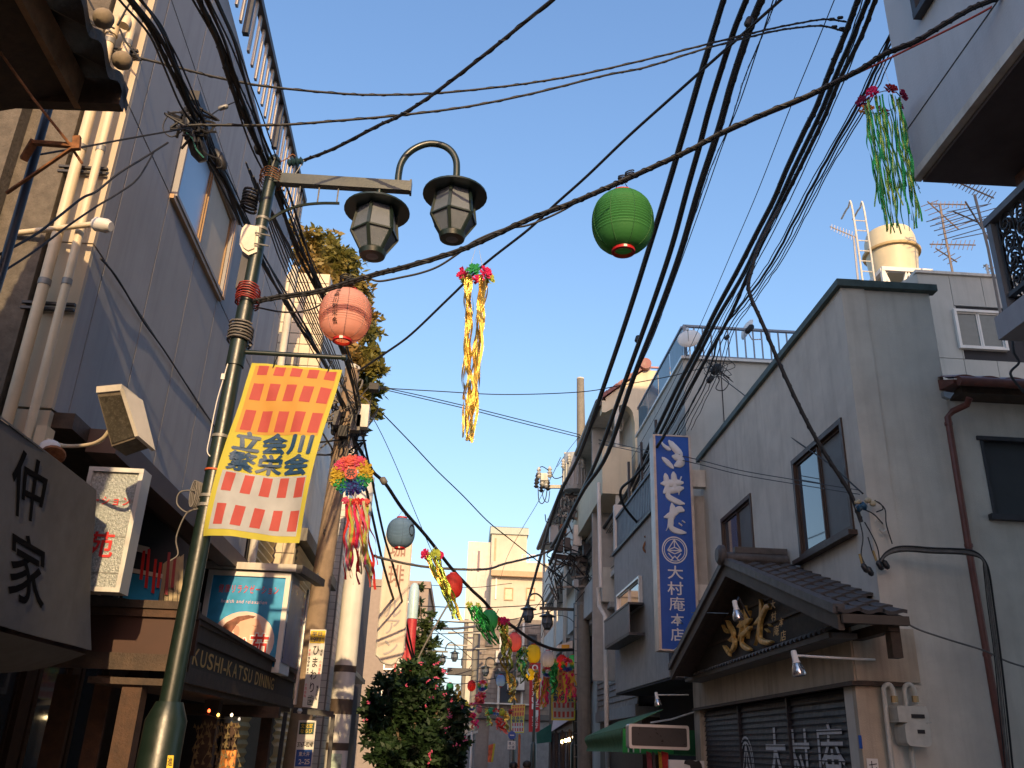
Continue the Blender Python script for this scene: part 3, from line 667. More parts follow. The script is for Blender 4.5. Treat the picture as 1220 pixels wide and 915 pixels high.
t = thing('window_display', 'shop window with blue poster, red strokes and cream curtain under the panelled wall', 'window', at(180, 700, Y=7.0)); YD = 7.0
def dq(name, quad, dy, mat): return obj(name, MB().slab([at(x, y, Y=YD-dy) for x, y in quad], (0, .006, 0)), mat, t)
dq('glass', [(140, 722), (214, 735), (226, 650), (166, 598)], 0, m_glass)
dq('poster', [(146, 712), (187, 722), (193, 690), (152, 682)], .02, m_poster)
dq('ledge', [(152, 681), (193, 689), (194, 684), (153, 676)], .03, m_whited)
dq('ledge', [(156, 655), (176, 660), (178, 652), (158, 647)], .03, m_whited)
for k in range(5): dq('curtain_fold', [(189+k*5.5, 723+k), (193.5+k*5.5, 724+k), (199+k*5, 668-k*2), (194+k*5, 672-k*2)], .02+.004*(k % 2), M('curtain_tan', (.42, .34, .22), .8, var=.15))
for x, y, h_ in ((166, 690, 34), (172, 700, 46), (180, 706, 40), (186, 700, 30), (196, 708, 50), (203, 700, 36)): dq('red_stroke', [(x, y), (x+3.5, y+1), (x+7, y-h_), (x+4, y-h_)], .045, m_redp if x < 190 else MATS['print_darkred'])
# ================================================================ RIGHT SIDE
# --- noodle shop building: rendered walls, copper edge, two brown windows
N_ = thing('noodle_shop', 'grey rendered two-storey noodle shop with brown windows and a tiled gable porch', 'building', (4, 8, 0))
xc = 3.71
def XFc(Y, X0=0.0): return XF(Y, X0)
wall = MB()
# street wall with window holes built from strips
def wall_with_holes(P, u0, u1, z0, z1, n0, n1, holes):
    mb = MB(); us = sorted({u0, u1, *[h[0] for h in holes], *[h[1] for h in holes]})
    for a, b in zip(us, us[1:]):
        hs = sorted([(h[2], h[3]) for h in holes if h[0] <= a+1e-6 and h[1] >= b-1e-6]); z = z0
        for c, d in hs:
            mb.pbox(P, a, b, n0, n1, z, c); z = d
        mb.pbox(P, a, b, n0, n1, z, z1)
    return mb
wins = [(8.08, 9.56, 3.58, 4.74), (11.17, 12.66, 3.96, 4.80)]
obj('street_wall', wall_with_holes(RF, 7.74, 13.78, 2.5, 6.05, -.25, 0, wins), m_grt, N_)
obj('side_wall', MB().box(3.962, 4.66, 7.76, 8.0, 0, 6.05), m_grt, N_)
obj('side_wall', MB().hexa([(3.40, 7.72, 0), (3.712, 7.742, 0), (3.712, 8.0, 0), (3.40, 8.0, 0), (3.40, 7.72, 2.2), (3.712, 7.742, 2.2), (3.712, 8.0, 2.2), (3.40, 8.0, 2.2)]), m_grt, N_)
obj('side_wall', MB().box(3.713, 3.9615, 7.743, 8.0, 0, 2.499), m_grt, N_)
obj('core', MB().box(4.1, 4.6, 8.01, 13.7, 0, 5.9), m_joint, N_)
obj('roof_slab', MB().box(3.9, 4.65, 7.9, 13.7, 5.9, 6.03), m_gry, N_)
ce = MB(); ce.pbox(RF, 7.69, 13.82, -.2, .05, 6.052, 6.13); ce.box(3.915, 4.72, 7.69, 7.80, 6.053, 6.128); obj('roof_edge', ce, m_copper, N_)
for k, (u0, u1, z0, z1) in enumerate(wins):
    w = window(N_, RF, u0, u1, z0, z1, n=-.03, frame=m_brgut if False else M('dark_brown_frame', (.06, .035, .025), .5), panes=2, fw=.055, lit=[M('screen_mesh', (.13, .13, .13), .6, var=.1), M('sky_glass', (.05, .07, .09), .03, var=0, spec=1.0)] if k == 0 else [M('screen_mesh', (.13, .13, .13), .6), m_glass], deep=.15)
    obj('sill', MB().pbox(RF, u0-.05, u1+.05, .0, .09, z0-.05, z0-.003), MATS['dark_brown_frame'], w)
for z in (3.85, 4.1, 4.35): obj('window_bar', MB().pbox(RF, 8.85, 9.48, -.10, -.085, z, z+.02), M('bar_grey', (.1, .1, .1), .4), N_)
# lower protruding storey: shutter front slightly turned
SP = Plane((3.385-.0262*7.72, 0), (0.0262, 1))
SP = Plane((3.385-(3.545-3.385)/(13.7-7.72)*7.72, 0), ((3.545-3.385)/(13.7-7.72), 1))
obj('lintel_wall', MB().pbox(SP, 7.72, 13.9, -.30, 0, 2.17, 2.66), M('warm_render', (.46, .39, .30), .95, var=.1, scale=5, bump=.4, bscale=120, streak=.7), N_)
obj('lintel_wall', MB().box(3.40, 3.96, 7.70, 7.742, 2.171, 2.62), MATS['warm_render'], N_)
obj('lintel_board', MB().pbox(SP, 7.66, 13.8, -.02, .045, 2.13, 2.165), m_dwood, N_)
obj('lintel_board', MB().box(3.37, 3.86, 7.66, 7.718, 2.13, 2.165), m_dwood, N_)
obj('jamb', MB().pbox(SP, 7.72, 7.80, -.25, .0, 0, 2.128), MATS['warm_render'], N_); obj('jamb', MB().pbox(SP, 13.55, 13.9, -.25, .0, 0, 2.168), MATS['warm_render'], N_)
for k in range(3):
    ua = 7.80+k*1.917; ub = ua+1.917-.06
    sh = obj('shutter', MB().pbox(SP, ua, ub, -.12, -.10, 0, 2.13), m_joint, N_)
    f0 = None
    for j in range(32):
        z = .03+j*.065
        q = MB().hexa([SP.p(ua+.01, -.10, z), SP.p(ub-.01, -.10, z), SP.p(ub-.01, -.062, z), SP.p(ua+.01, -.062, z), SP.p(ua+.01, -.10, z+.055), SP.p(ub-.01, -.10, z+.055), SP.p(ub-.01, -.075, z+.055), SP.p(ua+.01, -.075, z+.055)])
        obj('slat', q, m_shut, sh)
    if k: obj('guide_rail', MB().pbox(SP, ua-.055, ua-.005, -.10, -.03, 0, 2.13), m_shut, N_)
# painted marks on the shutter (each slat line breaks them, as on the real one)
def on_shutter(name, glyphs):
    tx = MB()
    for ch, u0, u1, z0, z1 in glyphs: glyph(tx, ch, lambda a, b: SP.p(u1+(u0-u1)*a, -.056, z0+(z1-z0)*b))
    return tx
def uzs(x, y): return SP.uz(x, y, -.06)
for ch, xl, xr, yt in (('大', 912, 938, 862), ('村', 940, 966, 864), ('庵', 972, 1008, 856)):
    uL = uzs(xl, 900)[0]; uR = uzs(xr, 900)[0]; zt_ = uzs((xl+xr)/2, yt+2)[1]
    tx = MB(); glyph(tx, ch, lambda a, b: SP.p(uL+(uR-uL)*a, -.058, zt_-.62+.62*b))
    # cut into slat-wide strips by leaving the joints dark
    obj('painted_character', tx, m_spaint, N_)
jb = MB()
for j in range(32): jb.pbox(SP, 7.81, 13.5, -.0565, -.0545, .085+j*.065, .094+j*.065)
o = obj('slat_joint', jb, m_joint, N_)
uL = uzs(881, 900)[0]; uR = uzs(898, 900)[0]; zc = uzs(889, 877)[1]-.33
ring = MB()
for r in (.33, .27):
    ring.grid(lambda a, b: SP.p((uL+uR)/2+(uR-uL)/.66*(r-b*.025)*math.cos(a*2*math.pi), -.057, zc+(r-b*.025)*math.sin(a*2*math.pi)), 40, 1, smooth=False)
obj('painted_ring', ring, m_spaint, N_)
star = MB()
for a, b in (((0, .24), (.2, -.1)), ((0, .24), (-.2, -.1)), ((0, .24), (0, -.24)), ((-.2, -.1), (0, -.02)), ((.2, -.1), (0, -.02)), ((-.12, -.2), (0, -.14)), ((.12, -.2), (0, -.14))):
    k_ = (uR-uL)/.66
    star.bar(SP.p((uL+uR)/2+a[0]*k_, -.057, zc+a[1]), SP.p((uL+uR)/2+b[0]*k_, -.057, zc+b[1]), .02, .004, SP.n)
obj('painted_emblem', star, m_spaint, N_)
# gable porch roof
XG = 3.0; zr = 3.60; ze = 2.64; yN, yA, yFar = 6.98, 9.95, 12.9; xb = 3.72
def roofpt(y, x, up=0.0):
    t_ = abs(y-yA)/(yA-yN); return Vector((x, y, zr-(zr-ze)*t_*(1.06-.06*t_)+up))
for sgn, ye in ((1, yN), (-1, yFar)):
    obj('roof_deck', MB().hexa([roofpt(yA, XG, -.10), roofpt(yA, 3.55, -.10), roofpt(ye, 3.55, -.10), roofpt(ye, XG, -.10), roofpt(yA, XG, -.03), roofpt(yA, 3.55, -.03), roofpt(ye, 3.55, -.03), roofpt(ye, XG, -.03)]), m_dwood, N_)
m_kawara = M('slate_tile', (.068, .064, .064), .55, var=.35, scale=14, bump=.2, dirt=.3)
tile2 = MB()
def t2(a, b): return Vector(((a-.5)*.20, -b*.25, .012*math.cos((a-.15)*2*math.pi)+.018*(1-b)))
tile2.grid(t2, 6, 1); tile2.add([t2(i/6, 0) for i in range(7)]+[t2(i/6, 0)-Vector((0, 0, .03)) for i in range(7)], [(i, i+1, 8+i, 7+i) for i in range(6)])
f2 = None; rows = 13
for sgn in (1, -1):
    ye = yN-.04 if sgn == 1 else yFar+.04
    for r in range(rows):
        t0 = r/rows; y = ye+(yA-ye)*t0; a = roofpt(y, XG); b = roofpt(ye+(yA-ye)*(t0+1/rows), XG); ang = math.atan2(b.z-a.z, abs(b.y-a.y))
        for c in range(3 if sgn == 1 and y < 7.72 else 4):
            if f2 is None: o = f2 = obj('roof_tile', tile2, m_kawara, N_, world=False)
            else: o = f2.copy(); COL.objects.link(o)
            o.parent = N_; o.location = Vector((XG+.07+c*.185, a.y, a.z+.012))-N_.location
            o.rotation_euler = (-ang if sgn == 1 else -ang, 0, math.pi if sgn == 1 else 0)
for sgn, ye in ((1, 7.76), (-1, yFar)): obj('roof_deck', MB().hexa([roofpt(yA, 3.552, -.10), roofpt(yA, xb, -.10), roofpt(ye, xb, -.10), roofpt(ye, 3.552, -.10), roofpt(yA, 3.552, -.03), roofpt(yA, xb, -.03), roofpt(ye, xb, -.03), roofpt(ye, 3.552, -.03)]), m_dwood, N_)
obj('ridge', MB().tube([roofpt(yA, XG-.03, .05), roofpt(yA, xb, .05)], .07, 10), m_kawara, N_)
rr = obj('ridge_end', MB().lathe([(.0, -.03), (.07, -.02), (.12, 0), (.12, .05), (.08, .08)], roofpt(yA, XG-.03, .08), (-1, 0, 0), 16), m_kawara, N_)
obj('ridge_crest', MB().box(XG+.1, xb, yA-.04, yA+.04, zr+.11, zr+.18), m_kawara, N_)
for sgn, ye in ((1, yN), (-1, yFar)):
    obj('verge_tile_row', MB().hexa([roofpt(yA, XG-.05, -.02), roofpt(yA, XG+.05, -.02), roofpt(ye, XG+.05, -.02), roofpt(ye, XG-.05, -.02), roofpt(yA, XG-.05, .055), roofpt(yA, XG+.05, .055), roofpt(ye, XG+.05, .055), roofpt(ye, XG-.05, .055)]), m_kawara, N_)
    obj('verge_board', MB().hexa([roofpt(yA, XG-.02, -.16), roofpt(yA, XG+.03, -.16), roofpt(ye, XG+.03, -.15), roofpt(ye, XG-.02, -.15), roofpt(yA, XG-.02, -.03), roofpt(yA, XG+.03, -.03), roofpt(ye, XG+.03, -.03), roofpt(ye, XG-.02, -.03)]), M('verge_brown', (.07, .055, .042), .7, var=.2, streak=.3), N_)
obj('eave_board', MB().box(XG, 3.54, yN-.06, yN-.02, ze-.10, ze-.03), MATS['verge_brown'], N_)
obj('gable_bracket', MB().box(3.42, 3.50, 7.02, 7.12, 2.30, 2.56), m_dwood, N_)
obj('gable_beam', MB().box(3.40, 3.49, 7.0, 7.7, 2.50, 2.58), m_dwood, N_)
obj('gable_wall', MB().slab([(3.28, 7.3, 2.60), (3.28, 12.6, 2.60), (3.28, 12.5, 2.68), (3.28, yA, 3.50), (3.28, 7.4, 2.68)], (.06, 0, 0)), M('gable_dark_board', (.028, .022, .018), .7, var=.4, scale=20, bump=.2), N_)
for z in (2.85, 3.10):
    hw = (3.5-z)/.92*2.7
    obj('gable_batten', MB().box(3.26, 3.279, yA-hw, yA+hw, z, z+.025), m_dwood, N_)
# small corrugated eave below the gable
ce = MB(); nC = 90
def ceave(a, b):
    u = 7.55+(13.3-7.55)*a; return SP.p(u, .02+.24*b, 2.67-.10*b+.012*math.cos(a*nC*2*math.pi/2))
ce.grid(ceave, nC*2, 1, smooth=False); ce.grid(lambda a, b: ceave(1-a, b)-Vector((0, 0, .012)), nC*2, 1, smooth=False)
ce.pbox(SP, 7.55, 13.3, .0, .22, 2.50, 2.545)
obj('corrugated_eave', ce, M('eave_grey', (.16, .15, .14), .6, var=.2, streak=.3), N_)
obj('eave_board', MB().pbox(SP, 7.56, 13.3, .225, .245, 2.50, 2.55), MATS['verge_brown'], N_)

# brush strokes: fat outline characters traced as blobs, for the carved and the painted shop name
def stroke(mb, pts, rs, fn, d, n=10):
    """a brush stroke of varying width in the a,b plane mapped by fn(a, b, h) to the place, with a domed top"""
    P_ = smooth_path([Vector((x, y, 0)) for x, y in pts], 6); m = len(P_); K_ = len(rs)-1
    def rad(t):
        i = min(int(t*K_), K_-1); f = t*K_-i; return rs[i]*(1-f)+rs[i+1]*f
    L_, R_ = [], []
    for i, p in enumerate(P_):
        tdir = (P_[min(i+1, m-1)]-P_[max(i-1, 0)]).normalized(); nn = Vector((-tdir.y, tdir.x, 0)); t = i/(m-1); e = min(1, .35+4*t, .35+4*(1-t))
        L_.append(p+nn*rad(t)*e); R_.append(p-nn*rad(t)*e)
    vs = []; fs = []
    for i in range(m):
        for q, h in ((L_[i], 0), (L_[i]*.8+P_[i]*.2, d*.8), (P_[i], d), (R_[i]*.8+P_[i]*.2, d*.8), (R_[i], 0)): vs.append(fn(q.x, q.y, h))
    for i in range(m-1):
        for k in range(4): fs.append((i*5+k, i*5+k+1, i*5+5+k+1, i*5+5+k))
    fs += [(0, 1, 2, 3, 4), tuple((m-1)*5+k for k in range(4, -1, -1))]
    mb.add(vs, fs, True)
BR = {  # strokes in a unit box: x right, y up
 'u': [([(.06, .93), (.22, .76), (.48, .64)], (.02, .05, .06)), ([(.40, .95), (.58, .78), (.86, .52), (.72, .42), (.52, .44)], (.07, .10, .10, .06)), ([(.56, .45), (.84, .38), (.90, .26), (.60, .12)], (.04, .09, .12, .07)), ([(.10, .38), (.34, .22), (.58, .04)], (.05, .075, .05))],
 'se': [([(.02, .60), (.40, .62), (.95, .66)], (.04, .09, .07)), ([(.16, .40), (.50, .42), (.95, .50)], (.05, .08, .07)), ([(.22, .92), (.27, .70), (.30, .40)], (.06, .09, .06)), ([(.56, .98), (.58, .72), (.58, .42)], (.07, .10, .06)), ([(.34, .60), (.20, .40), (.12, .30)], (.07, .05, .03)), ([(.40, .42), (.30, .24), (.60, .10), (.96, .02)], (.07, .07, .07, .05)), ([(.78, .42), (.74, .28)], (.07, .04)), ([(.88, .84), (.80, .70)], (.06, .04))],
 'da': [([(.40, .99), (.44, .78), (.40, .60), (.20, .20)], (.06, .10, .11, .05)), ([(.05, .52), (.40, .62), (.70, .80), (.92, .76)], (.05, .09, .08, .07)), ([(.42, .55), (.34, .22), (.60, .10), (.96, .06)], (.08, .08, .07, .05)), ([(.66, .36), (.80, .28)], (.05, .05)), ([(.80, .44), (.93, .38)], (.045, .045)), ([(.22, .22), (.12, .10)], (.05, .02))]}
def brush(parent, name, key, fn, d, mat, fat=1.35):
    for pts, rs in BR[key]:
        mb = MB(); stroke(mb, pts, tuple(r*fat for r in rs), fn, d); obj(name, mb, mat, parent)
gold = thing('gilded_sign', 'gilded carved characters of the shop name mounted in the dark gable', 'sign', (3.24, 9.9, 2.7))
GPn = Plane((3.255, 0), (0, 1))
def gfn(px):                                    # quad in photo pixels: BL, BR, TR, TL on the gable
    q = [GPn.hit(x, y) for x, y in px]
    return lambda a, b, h: (q[0]*(1-a)+q[1]*a)*(1-b)+(q[3]*(1-a)+q[2]*a)*b+Vector((-h, 0, 0))
brush(gold, 'carved_stroke', 'u', gfn([(863, 788), (879, 780), (877, 730), (862, 742)]), .04, m_gold, .85)
brush(gold, 'carved_stroke', 'se', gfn([(880, 782), (898, 775), (898, 718), (880, 724)]), .04, m_gold, .85)
brush(gold, 'carved_stroke', 'da', gfn([(899, 776), (924, 768), (921, 710), (900, 716)]), .04, m_gold, .85)
for ch, x, y, s_ in (('大', 920, 727, 6), ('村', 921, 741, 6), ('庵', 923.5, 759, 7), ('本', 930, 748, 6), ('店', 932, 765, 7)):
    fn = gfn([(x, y), (x+s_, y-2), (x+s_, y-2-s_*1.9), (x, y-s_*1.9)]); tx = MB(); glyph(tx, ch, lambda a, b: fn(a, b, .02)); obj('small_character', tx, m_gold, gold)

# spot lamps of the shop
def spot(pts, headpx, Y, label, down=(.15, -.1, -1), s=1.0):
    t = thing('spot_lamp', label, 'spot lamp', at(*pts[0][:2], Y=pts[0][2])); q = [at(x, y, Y=yy) for x, y, yy in pts]
    obj('arm', MB().tube(q, .010, 8), m_white if s > .9 else m_steel, t)
    c = at(*headpx, Y=Y); ax = Vector(down).normalized()
    obj('socket', MB().lathe([(.018, -.10), (.024, -.09), (.026, -.02), (.034, 0)], c, ax, 14), m_white, t)
    obj('bulb', MB().lathe([(.03, 0), (.048, .04), (.058, .085), (.052, .10), (.0, .104)], c, ax, 16), M('reflector_bulb', (.55, .56, .6), .12, metal=.85, var=0), t)
    return t
spot([(1042, 786, 7.68), (1000, 784, 7.35), (946, 781, 7.2)], (949, 790), 7.2, 'spot lamp on a long white arm over the dark roller shutter')
spot([(893, 736, 9.0), (880, 712, 8.9), (877, 719, 8.8)], (877.5, 727), 8.8, 'bare spot lamp hanging in front of the gilded characters', s=.5)
spot([(803, 775, 13.0), (824, 757, 12.2), (824, 744, 12.1)], (826, 747), 12.1, 'spot lamp on a slanting arm at the foot of the blue sign', s=.95)
spot([(820, 828, 13.9), (784, 828, 13.6)], (783, 833), 13.6, 'spot lamp on a short white rail under the stucco bay beside the shutter')
obj('arm', MB().tube([at(824, 730, Y=12.1), at(838, 730, Y=11), at(868, 731, Y=10)], .006, 6), m_steel, [o for o in COL.objects if o.name.startswith('spot_lamp')][2])

# lower annex to the right with brown eave, gutter and dark window
X_ = thing('annex', 'low wing of the grey rendered building with brown tiled eave and dark window opening', 'building', (6, 8, 0))
AX = XF(7.78)
obj('wall', wall_with_holes(AX, 4.66, 8.5, 0, 4.93, -.2, 0, [(4.93, 6.4, 3.72, 4.50)]), m_grt, X_)
w = obj('window', MB().box(4.93, 6.4, 7.84, 7.86, 3.72, 4.50), M('dark_screen', (.035, .04, .045), .6, var=.1), X_)
fr = MB(); fr.pbox(AX, 4.90, 6.4, -.05, .02, 4.46, 4.50); fr.pbox(AX, 4.93, 4.96, -.05, .01, 3.73, 4.455); obj('frame', fr, m_steel, w); obj('sill', MB().pbox(AX, 4.88, 6.4, -.05, .06, 3.66, 3.715), m_steel, w)
ev = MB(); ev.hexa([(4.60, 7.50, 4.93), (8.5, 7.50, 4.93), (8.5, 8.1, 5.0), (4.60, 8.1, 5.0), (4.60, 7.50, 4.97), (8.5, 7.50, 4.97), (8.5, 8.1, 5.2), (4.60, 8.1, 5.2)]); obj('eave', ev, m_brgut, X_)
obj('soffit', MB().box(4.7, 8.5, 7.55, 7.779, 4.86, 4.925), m_dwood, X_)
f3 = None
for k in range(16):
    if f3 is None:
        f3 = obj('eave_tile', MB().grid(lambda a, b: Vector((.24*a, .5*b, .03*math.sin(a*math.pi)+.2*b)), 6, 1).add([Vector((.24*i/6, 0, .03*math.sin(i/6*math.pi))) for i in range(7)]+[Vector((.24*i/6, 0, -.02)) for i in range(7)], [(i, 7+i, 8+i, i+1) for i in range(6)]), m_brgut, X_, world=False); f3.location = Vector((4.60, 7.47, 4.985))-X_.location
    else: link_copy(f3, Vector((4.60+.24*k, 7.47, 4.985))-X_.location)
obj('gutter', MB().tube([(4.62, 7.44, 4.93), (8.5, 7.44, 4.93)], .045, 10), m_brgut, X_)
obj('flashing', MB().slab([at(1124, 466, Y=7.6), at(1137, 468, Y=7.5), at(1132, 475, Y=7.5), at(1125, 472, Y=7.55)], (0, .05, 0)), m_zinc, X_)
t = thing('rust_downpipe', 'rust-brown downpipe running down the grey rendered side wall from the tiled eave', 'pipe', at(1199, 900, Y=7.66))
q = [at(1155, 474, Y=7.45), at(1152, 482, Y=7.5), at(1135, 490, Y=7.66), at(1129, 497, Y=7.68), at(1158, 676, Y=7.68), at(1199, 915, Y=7.68)]
q.append(q[-1]+(q[-1]-q[-2])*.9)
obj('pipe', MB().tube(q, .031, 12), m_brgut, t)
for x, y in ((1130, 505), (1154, 650), (1176, 780)): c = at(x, y, Y=7.68); obj('collar', MB().tube([c-Vector((0, 0, .015)), c+Vector((0, 0, .015))], .037, 12), m_brgut, t)

# gas meter
gm_ = thing('gas_meter', 'pale grey gas meter with twin bent pipes on the side wall of the noodle shop', 'gas meter', at(1085, 850, Y=7.6))
m_met = M('meter_grey', (.50, .50, .45), .5, var=.1, scale=12, streak=.4)
def mp(x, y, Y=7.6): return at(x, y, Y=Y)
a = mp(1062, 841); b = mp(1099, 861)
def rbox(x0, x1, y0, y1, z0, z1, r=.02):
    pts = []
    for cx_, cz_, s0 in ((x1-r, z1-r, 0), (x0+r, z1-r, 90), (x0+r, z0+r, 180), (x1-r, z0+r, 270)):
        for k in range(4): t_ = R(s0+k*30); pts.append((cx_+r*math.cos(t_), y0, cz_+r*math.sin(t_)))
    return MB().slab(pts, (0, y1-y0, 0))
obj('upper_case', rbox(a.x, b.x+.01, 7.50, 7.66, b.z, a.z, .015), m_met, gm_)
c = mp(1102, 890)
obj('lower_case', rbox(a.x+.03, c.x, 7.47, 7.67, c.z, b.z-.004, .045), m_met, gm_)
obj('rim', rbox(a.x-.008, b.x+.02, 7.485, 7.675, b.z-.006, b.z+.006, .004), m_met, gm_)
obj('dial_window', MB().box(a.x+.11, a.x+.22, 7.490, 7.499, b.z+.03, b.z+.06), m_ink, gm_)
obj('badge', MB().box(a.x+.13, a.x+.19, 7.462, 7.469, b.z-.09, b.z-.06), m_ink, gm_)
for x0 in (1062, 1087):
    p = mp(x0, 838); obj('inlet_pipe', MB().tube(smooth_path([p+Vector((.03, 0, 0)), p+Vector((.03, 0, .10)), p+Vector((.0, 0, .15)), p+Vector((-.05, 0, .12)), p+Vector((-.055, 0, .0)), p+Vector((-.055, 0.02, -.1 if x0 > 1080 else -.75))]), .02, 10), m_met, gm_)
    obj('union_nut', MB().tube([p+Vector((.03, 0, .01)), p+Vector((.03, 0, .06))], .028, 6), M('brass', (.35, .25, .12), .4, metal=.5), gm_)
obj('outlet_pipe', MB().tube([(c.x-.12, 7.6, c.z), (c.x-.12, 7.6, c.z-.5)], .02, 10), m_met, gm_)
t = thing('wall_notice', 'small white paper with one black character at the foot of the shutter jamb', 'notice', mp(1045, 915, 7.70))
a = mp(1034, 915, 7.70); b = mp(1046, 904, 7.70); obj('paper', MB().box(a.x, b.x, 7.705, 7.712, a.z-.12, b.z), m_white, t); tx = MB(); glyph(tx, '七', rect_fn((a.x+.01, 7.702, b.z-.09), (b.x-a.x-.02, 0, 0), (0, 0, .075))); obj('lettering', tx, m_ink, t)
t = tag(obj('blue_tag', MB().box(*(lambda a, b: (a.x, b.x, 7.69, 7.705, b.z, a.z))(mp(1023, 876, 7.69), mp(1028, 892, 7.69))), m_blue), 'small blue plate on the jamb beside the roller shutter', 'plate')

# blue vertical sign of the noodle shop, perpendicular to the wall
YB = 13.35
t = thing('blue_sign', 'tall blue vertical shop sign with white brush characters and round emblem', 'sign', (3.2, YB, 3))
a = at(779, 519, Y=YB); b = at(821, 519, Y=YB); c = at(786, 773, Y=YB)
bx0, bx1, bz0, bz1 = a.x+.0, b.x, c.z, a.z
obj('box', MB().box(bx0, bx1, YB, YB+.26, bz0, bz1), m_blue, t)
fr = MB(); fr.box(bx0-.02, bx0+.02, YB-.015, YB+.28, bz0-.02, bz1+.02); fr.box(bx1-.02, bx1+.02, YB-.013, YB+.278, bz0-.018, bz1+.018); fr.box(bx0+.02, bx1-.02, YB-.011, YB+.276, bz1, bz1+.025); fr.box(bx0+.02, bx1-.02, YB-.011, YB+.276, bz0-.025, bz0)
obj('frame', fr, M('sign_frame', (.50, .42, .36), .4, metal=.2, var=.2, streak=.5), t)
BW = bx1-bx0
def bfn(x0, x1, y0, y1):
    q0 = at(x0, y1, Y=YB); q1 = at(x1, y0, Y=YB)
    return lambda a_, b_, h=0: Vector((q0.x+(q1.x-q0.x)*a_, YB-.003-h, q0.z+(q1.z-q0.z)*b_))
brush(t, 'brush_stroke', 'u', bfn(786, 813, 524, 559), .02, m_sletter)
brush(t, 'brush_stroke', 'se', bfn(787, 815, 562, 600), .02, m_sletter)
brush(t, 'brush_stroke', 'da', bfn(790, 817, 600, 636), .02, m_sletter)
em = thing  # emblem ring
fe = bfn(789, 818, 640, 671)
rg = MB()
for r0, r1 in ((.5, .455), (.42, .39)):
    rg.grid(lambda a_, b_: fe(.5+(r0+(r1-r0)*b_)*math.cos(a_*2*math.pi), .5+(r0+(r1-r0)*b_)*math.sin(a_*2*math.pi), .004), 48, 1, smooth=False)
for p0, p1 in (((.5, .88), (.22, .48)), ((.5, .88), (.78, .48)), ((.5, .88), (.5, .6)), ((.22, .48), (.78, .48)), ((.22, .48), (.5, .6)), ((.78, .48), (.5, .6)), ((.22, .48), (.5, .36)), ((.78, .48), (.5, .36)), ((.25, .38), (.42, .2)), ((.75, .38), (.58, .2)), ((.5, .28), (.33, .1)), ((.5, .28), (.67, .1))):
    rg.bar(fe(*p0, .004), fe(*p1, .004), .016, .004, (0, 1, 0))
obj('emblem', rg, m_sletter, t)
for ch, x0, x1, y0, y1 in (('大', 795, 814, 674, 690), ('村', 795, 814, 693, 709), ('庵', 797, 816, 711, 728), ('本', 799, 815, 731, 746), ('店', 799, 815, 748, 764)):
    fn = bfn(x0, x1, y0, y1); tx = MB(); glyph(tx, ch, lambda a_, b_: fn(a_, b_, .003), bold=True); obj('character', tx, m_sletter, t)
for y0, y1 in ((558, 578), (695, 714)):
    z0 = at(830, y1, Y=YB).z; z1 = at(830, y0, Y=YB).z; obj('wall_bracket', MB().box(bx1+.02, 3.79, YB+.08, YB+.22, z0, z1), m_whited, t)

# --- grey terraced building (bay + terrace fence) after the noodle shop
G_ = thing('grey_terrace_building', 'grey building with a stucco bay, louvred terrace fence and roof railing beyond the blue sign', 'building', (4, 16, 0))
obj('upper_wall', MB().box(3.76, 9, 14.4, 18.8, 5.3, 8.22), m_gry, G_)
for k in range(3): obj('wall_joint', MB().box(4.45+k*1.1, 4.465+k*1.1, 14.39, 14.399, 6.1, 8.2), m_joint, G_)
obj('parapet_cap', MB().box(3.72, 9.05, 14.34, 18.85, 8.222, 8.27), m_alu, G_)
GP = Plane((3.22+.01*14, 0), (-.01, 1))
obj('bay', MB().pbox(GP, 14.0, 18.7, -.8, 0, 2.62, 5.42), m_gstc, G_)
obj('bay_step', MB().pbox(GP, 13.62, 13.995, -.8, -.12, 2.85, 5.42), m_gstc, G_)
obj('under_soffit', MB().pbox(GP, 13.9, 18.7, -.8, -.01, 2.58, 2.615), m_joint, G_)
obj('terrace_cap', MB().pbox(GP, 13.9, 18.75, -.8, .05, 5.423, 5.48), m_steel, G_)
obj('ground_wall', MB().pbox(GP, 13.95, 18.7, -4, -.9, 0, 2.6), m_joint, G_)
m_louv = M('louvre_blue_grey', (.10, .13, .17), .5, var=.1)
for k in range(26):
    u = 14.9+k*.145; obj('fence_slat', MB().pbox(GP, u, u+.10, -.08, -.05, 5.5, 6.22), m_louv, G_)
obj('fence_rail', MB().pbox(GP, 14.85, 18.7, -.10, -.02, 6.222, 6.27), m_louv, G_); obj('fence_end', MB().pbox(GP, 18.6, 18.75, -.3, .0, 5.49, 6.55), m_white, G_)
for u in (14.9, 16.2, 17.5): obj('fence_post', MB().pbox(GP, u, u+.05, -.15, -.10, 5.49, 7.2), m_steel, G_)
wq = [GP.uz(x, y) for x, y in ((738, 706), (765, 686), (766, 740))]
w = window(G_, GP, wq[1][0], wq[0][0], 3.95, wq[1][1], n=.02, frame=m_alu, panes=2, fw=.04)
bb = GP.uz(731, 783, .25); bc = GP.uz(766, 767, .25)
bal = obj('window_balcony', MB().pbox(GP, wq[1][0]-.2, wq[0][0]+.1, .02, .30, 3.42, 3.47), m_steel, G_)
k = 0; u = wq[1][0]-.2
while u < wq[0][0]+.1:
    obj('bar', MB().pbox(GP, u, u+.05, .28, .30, 3.475, 3.95), M('balcony_grey', (.16, .17, .18), .5), bal); u += .075
obj('rail', MB().pbox(GP, wq[1][0]-.2, wq[0][0]+.12, .02, .31, 3.952, 3.99), m_steel, bal)
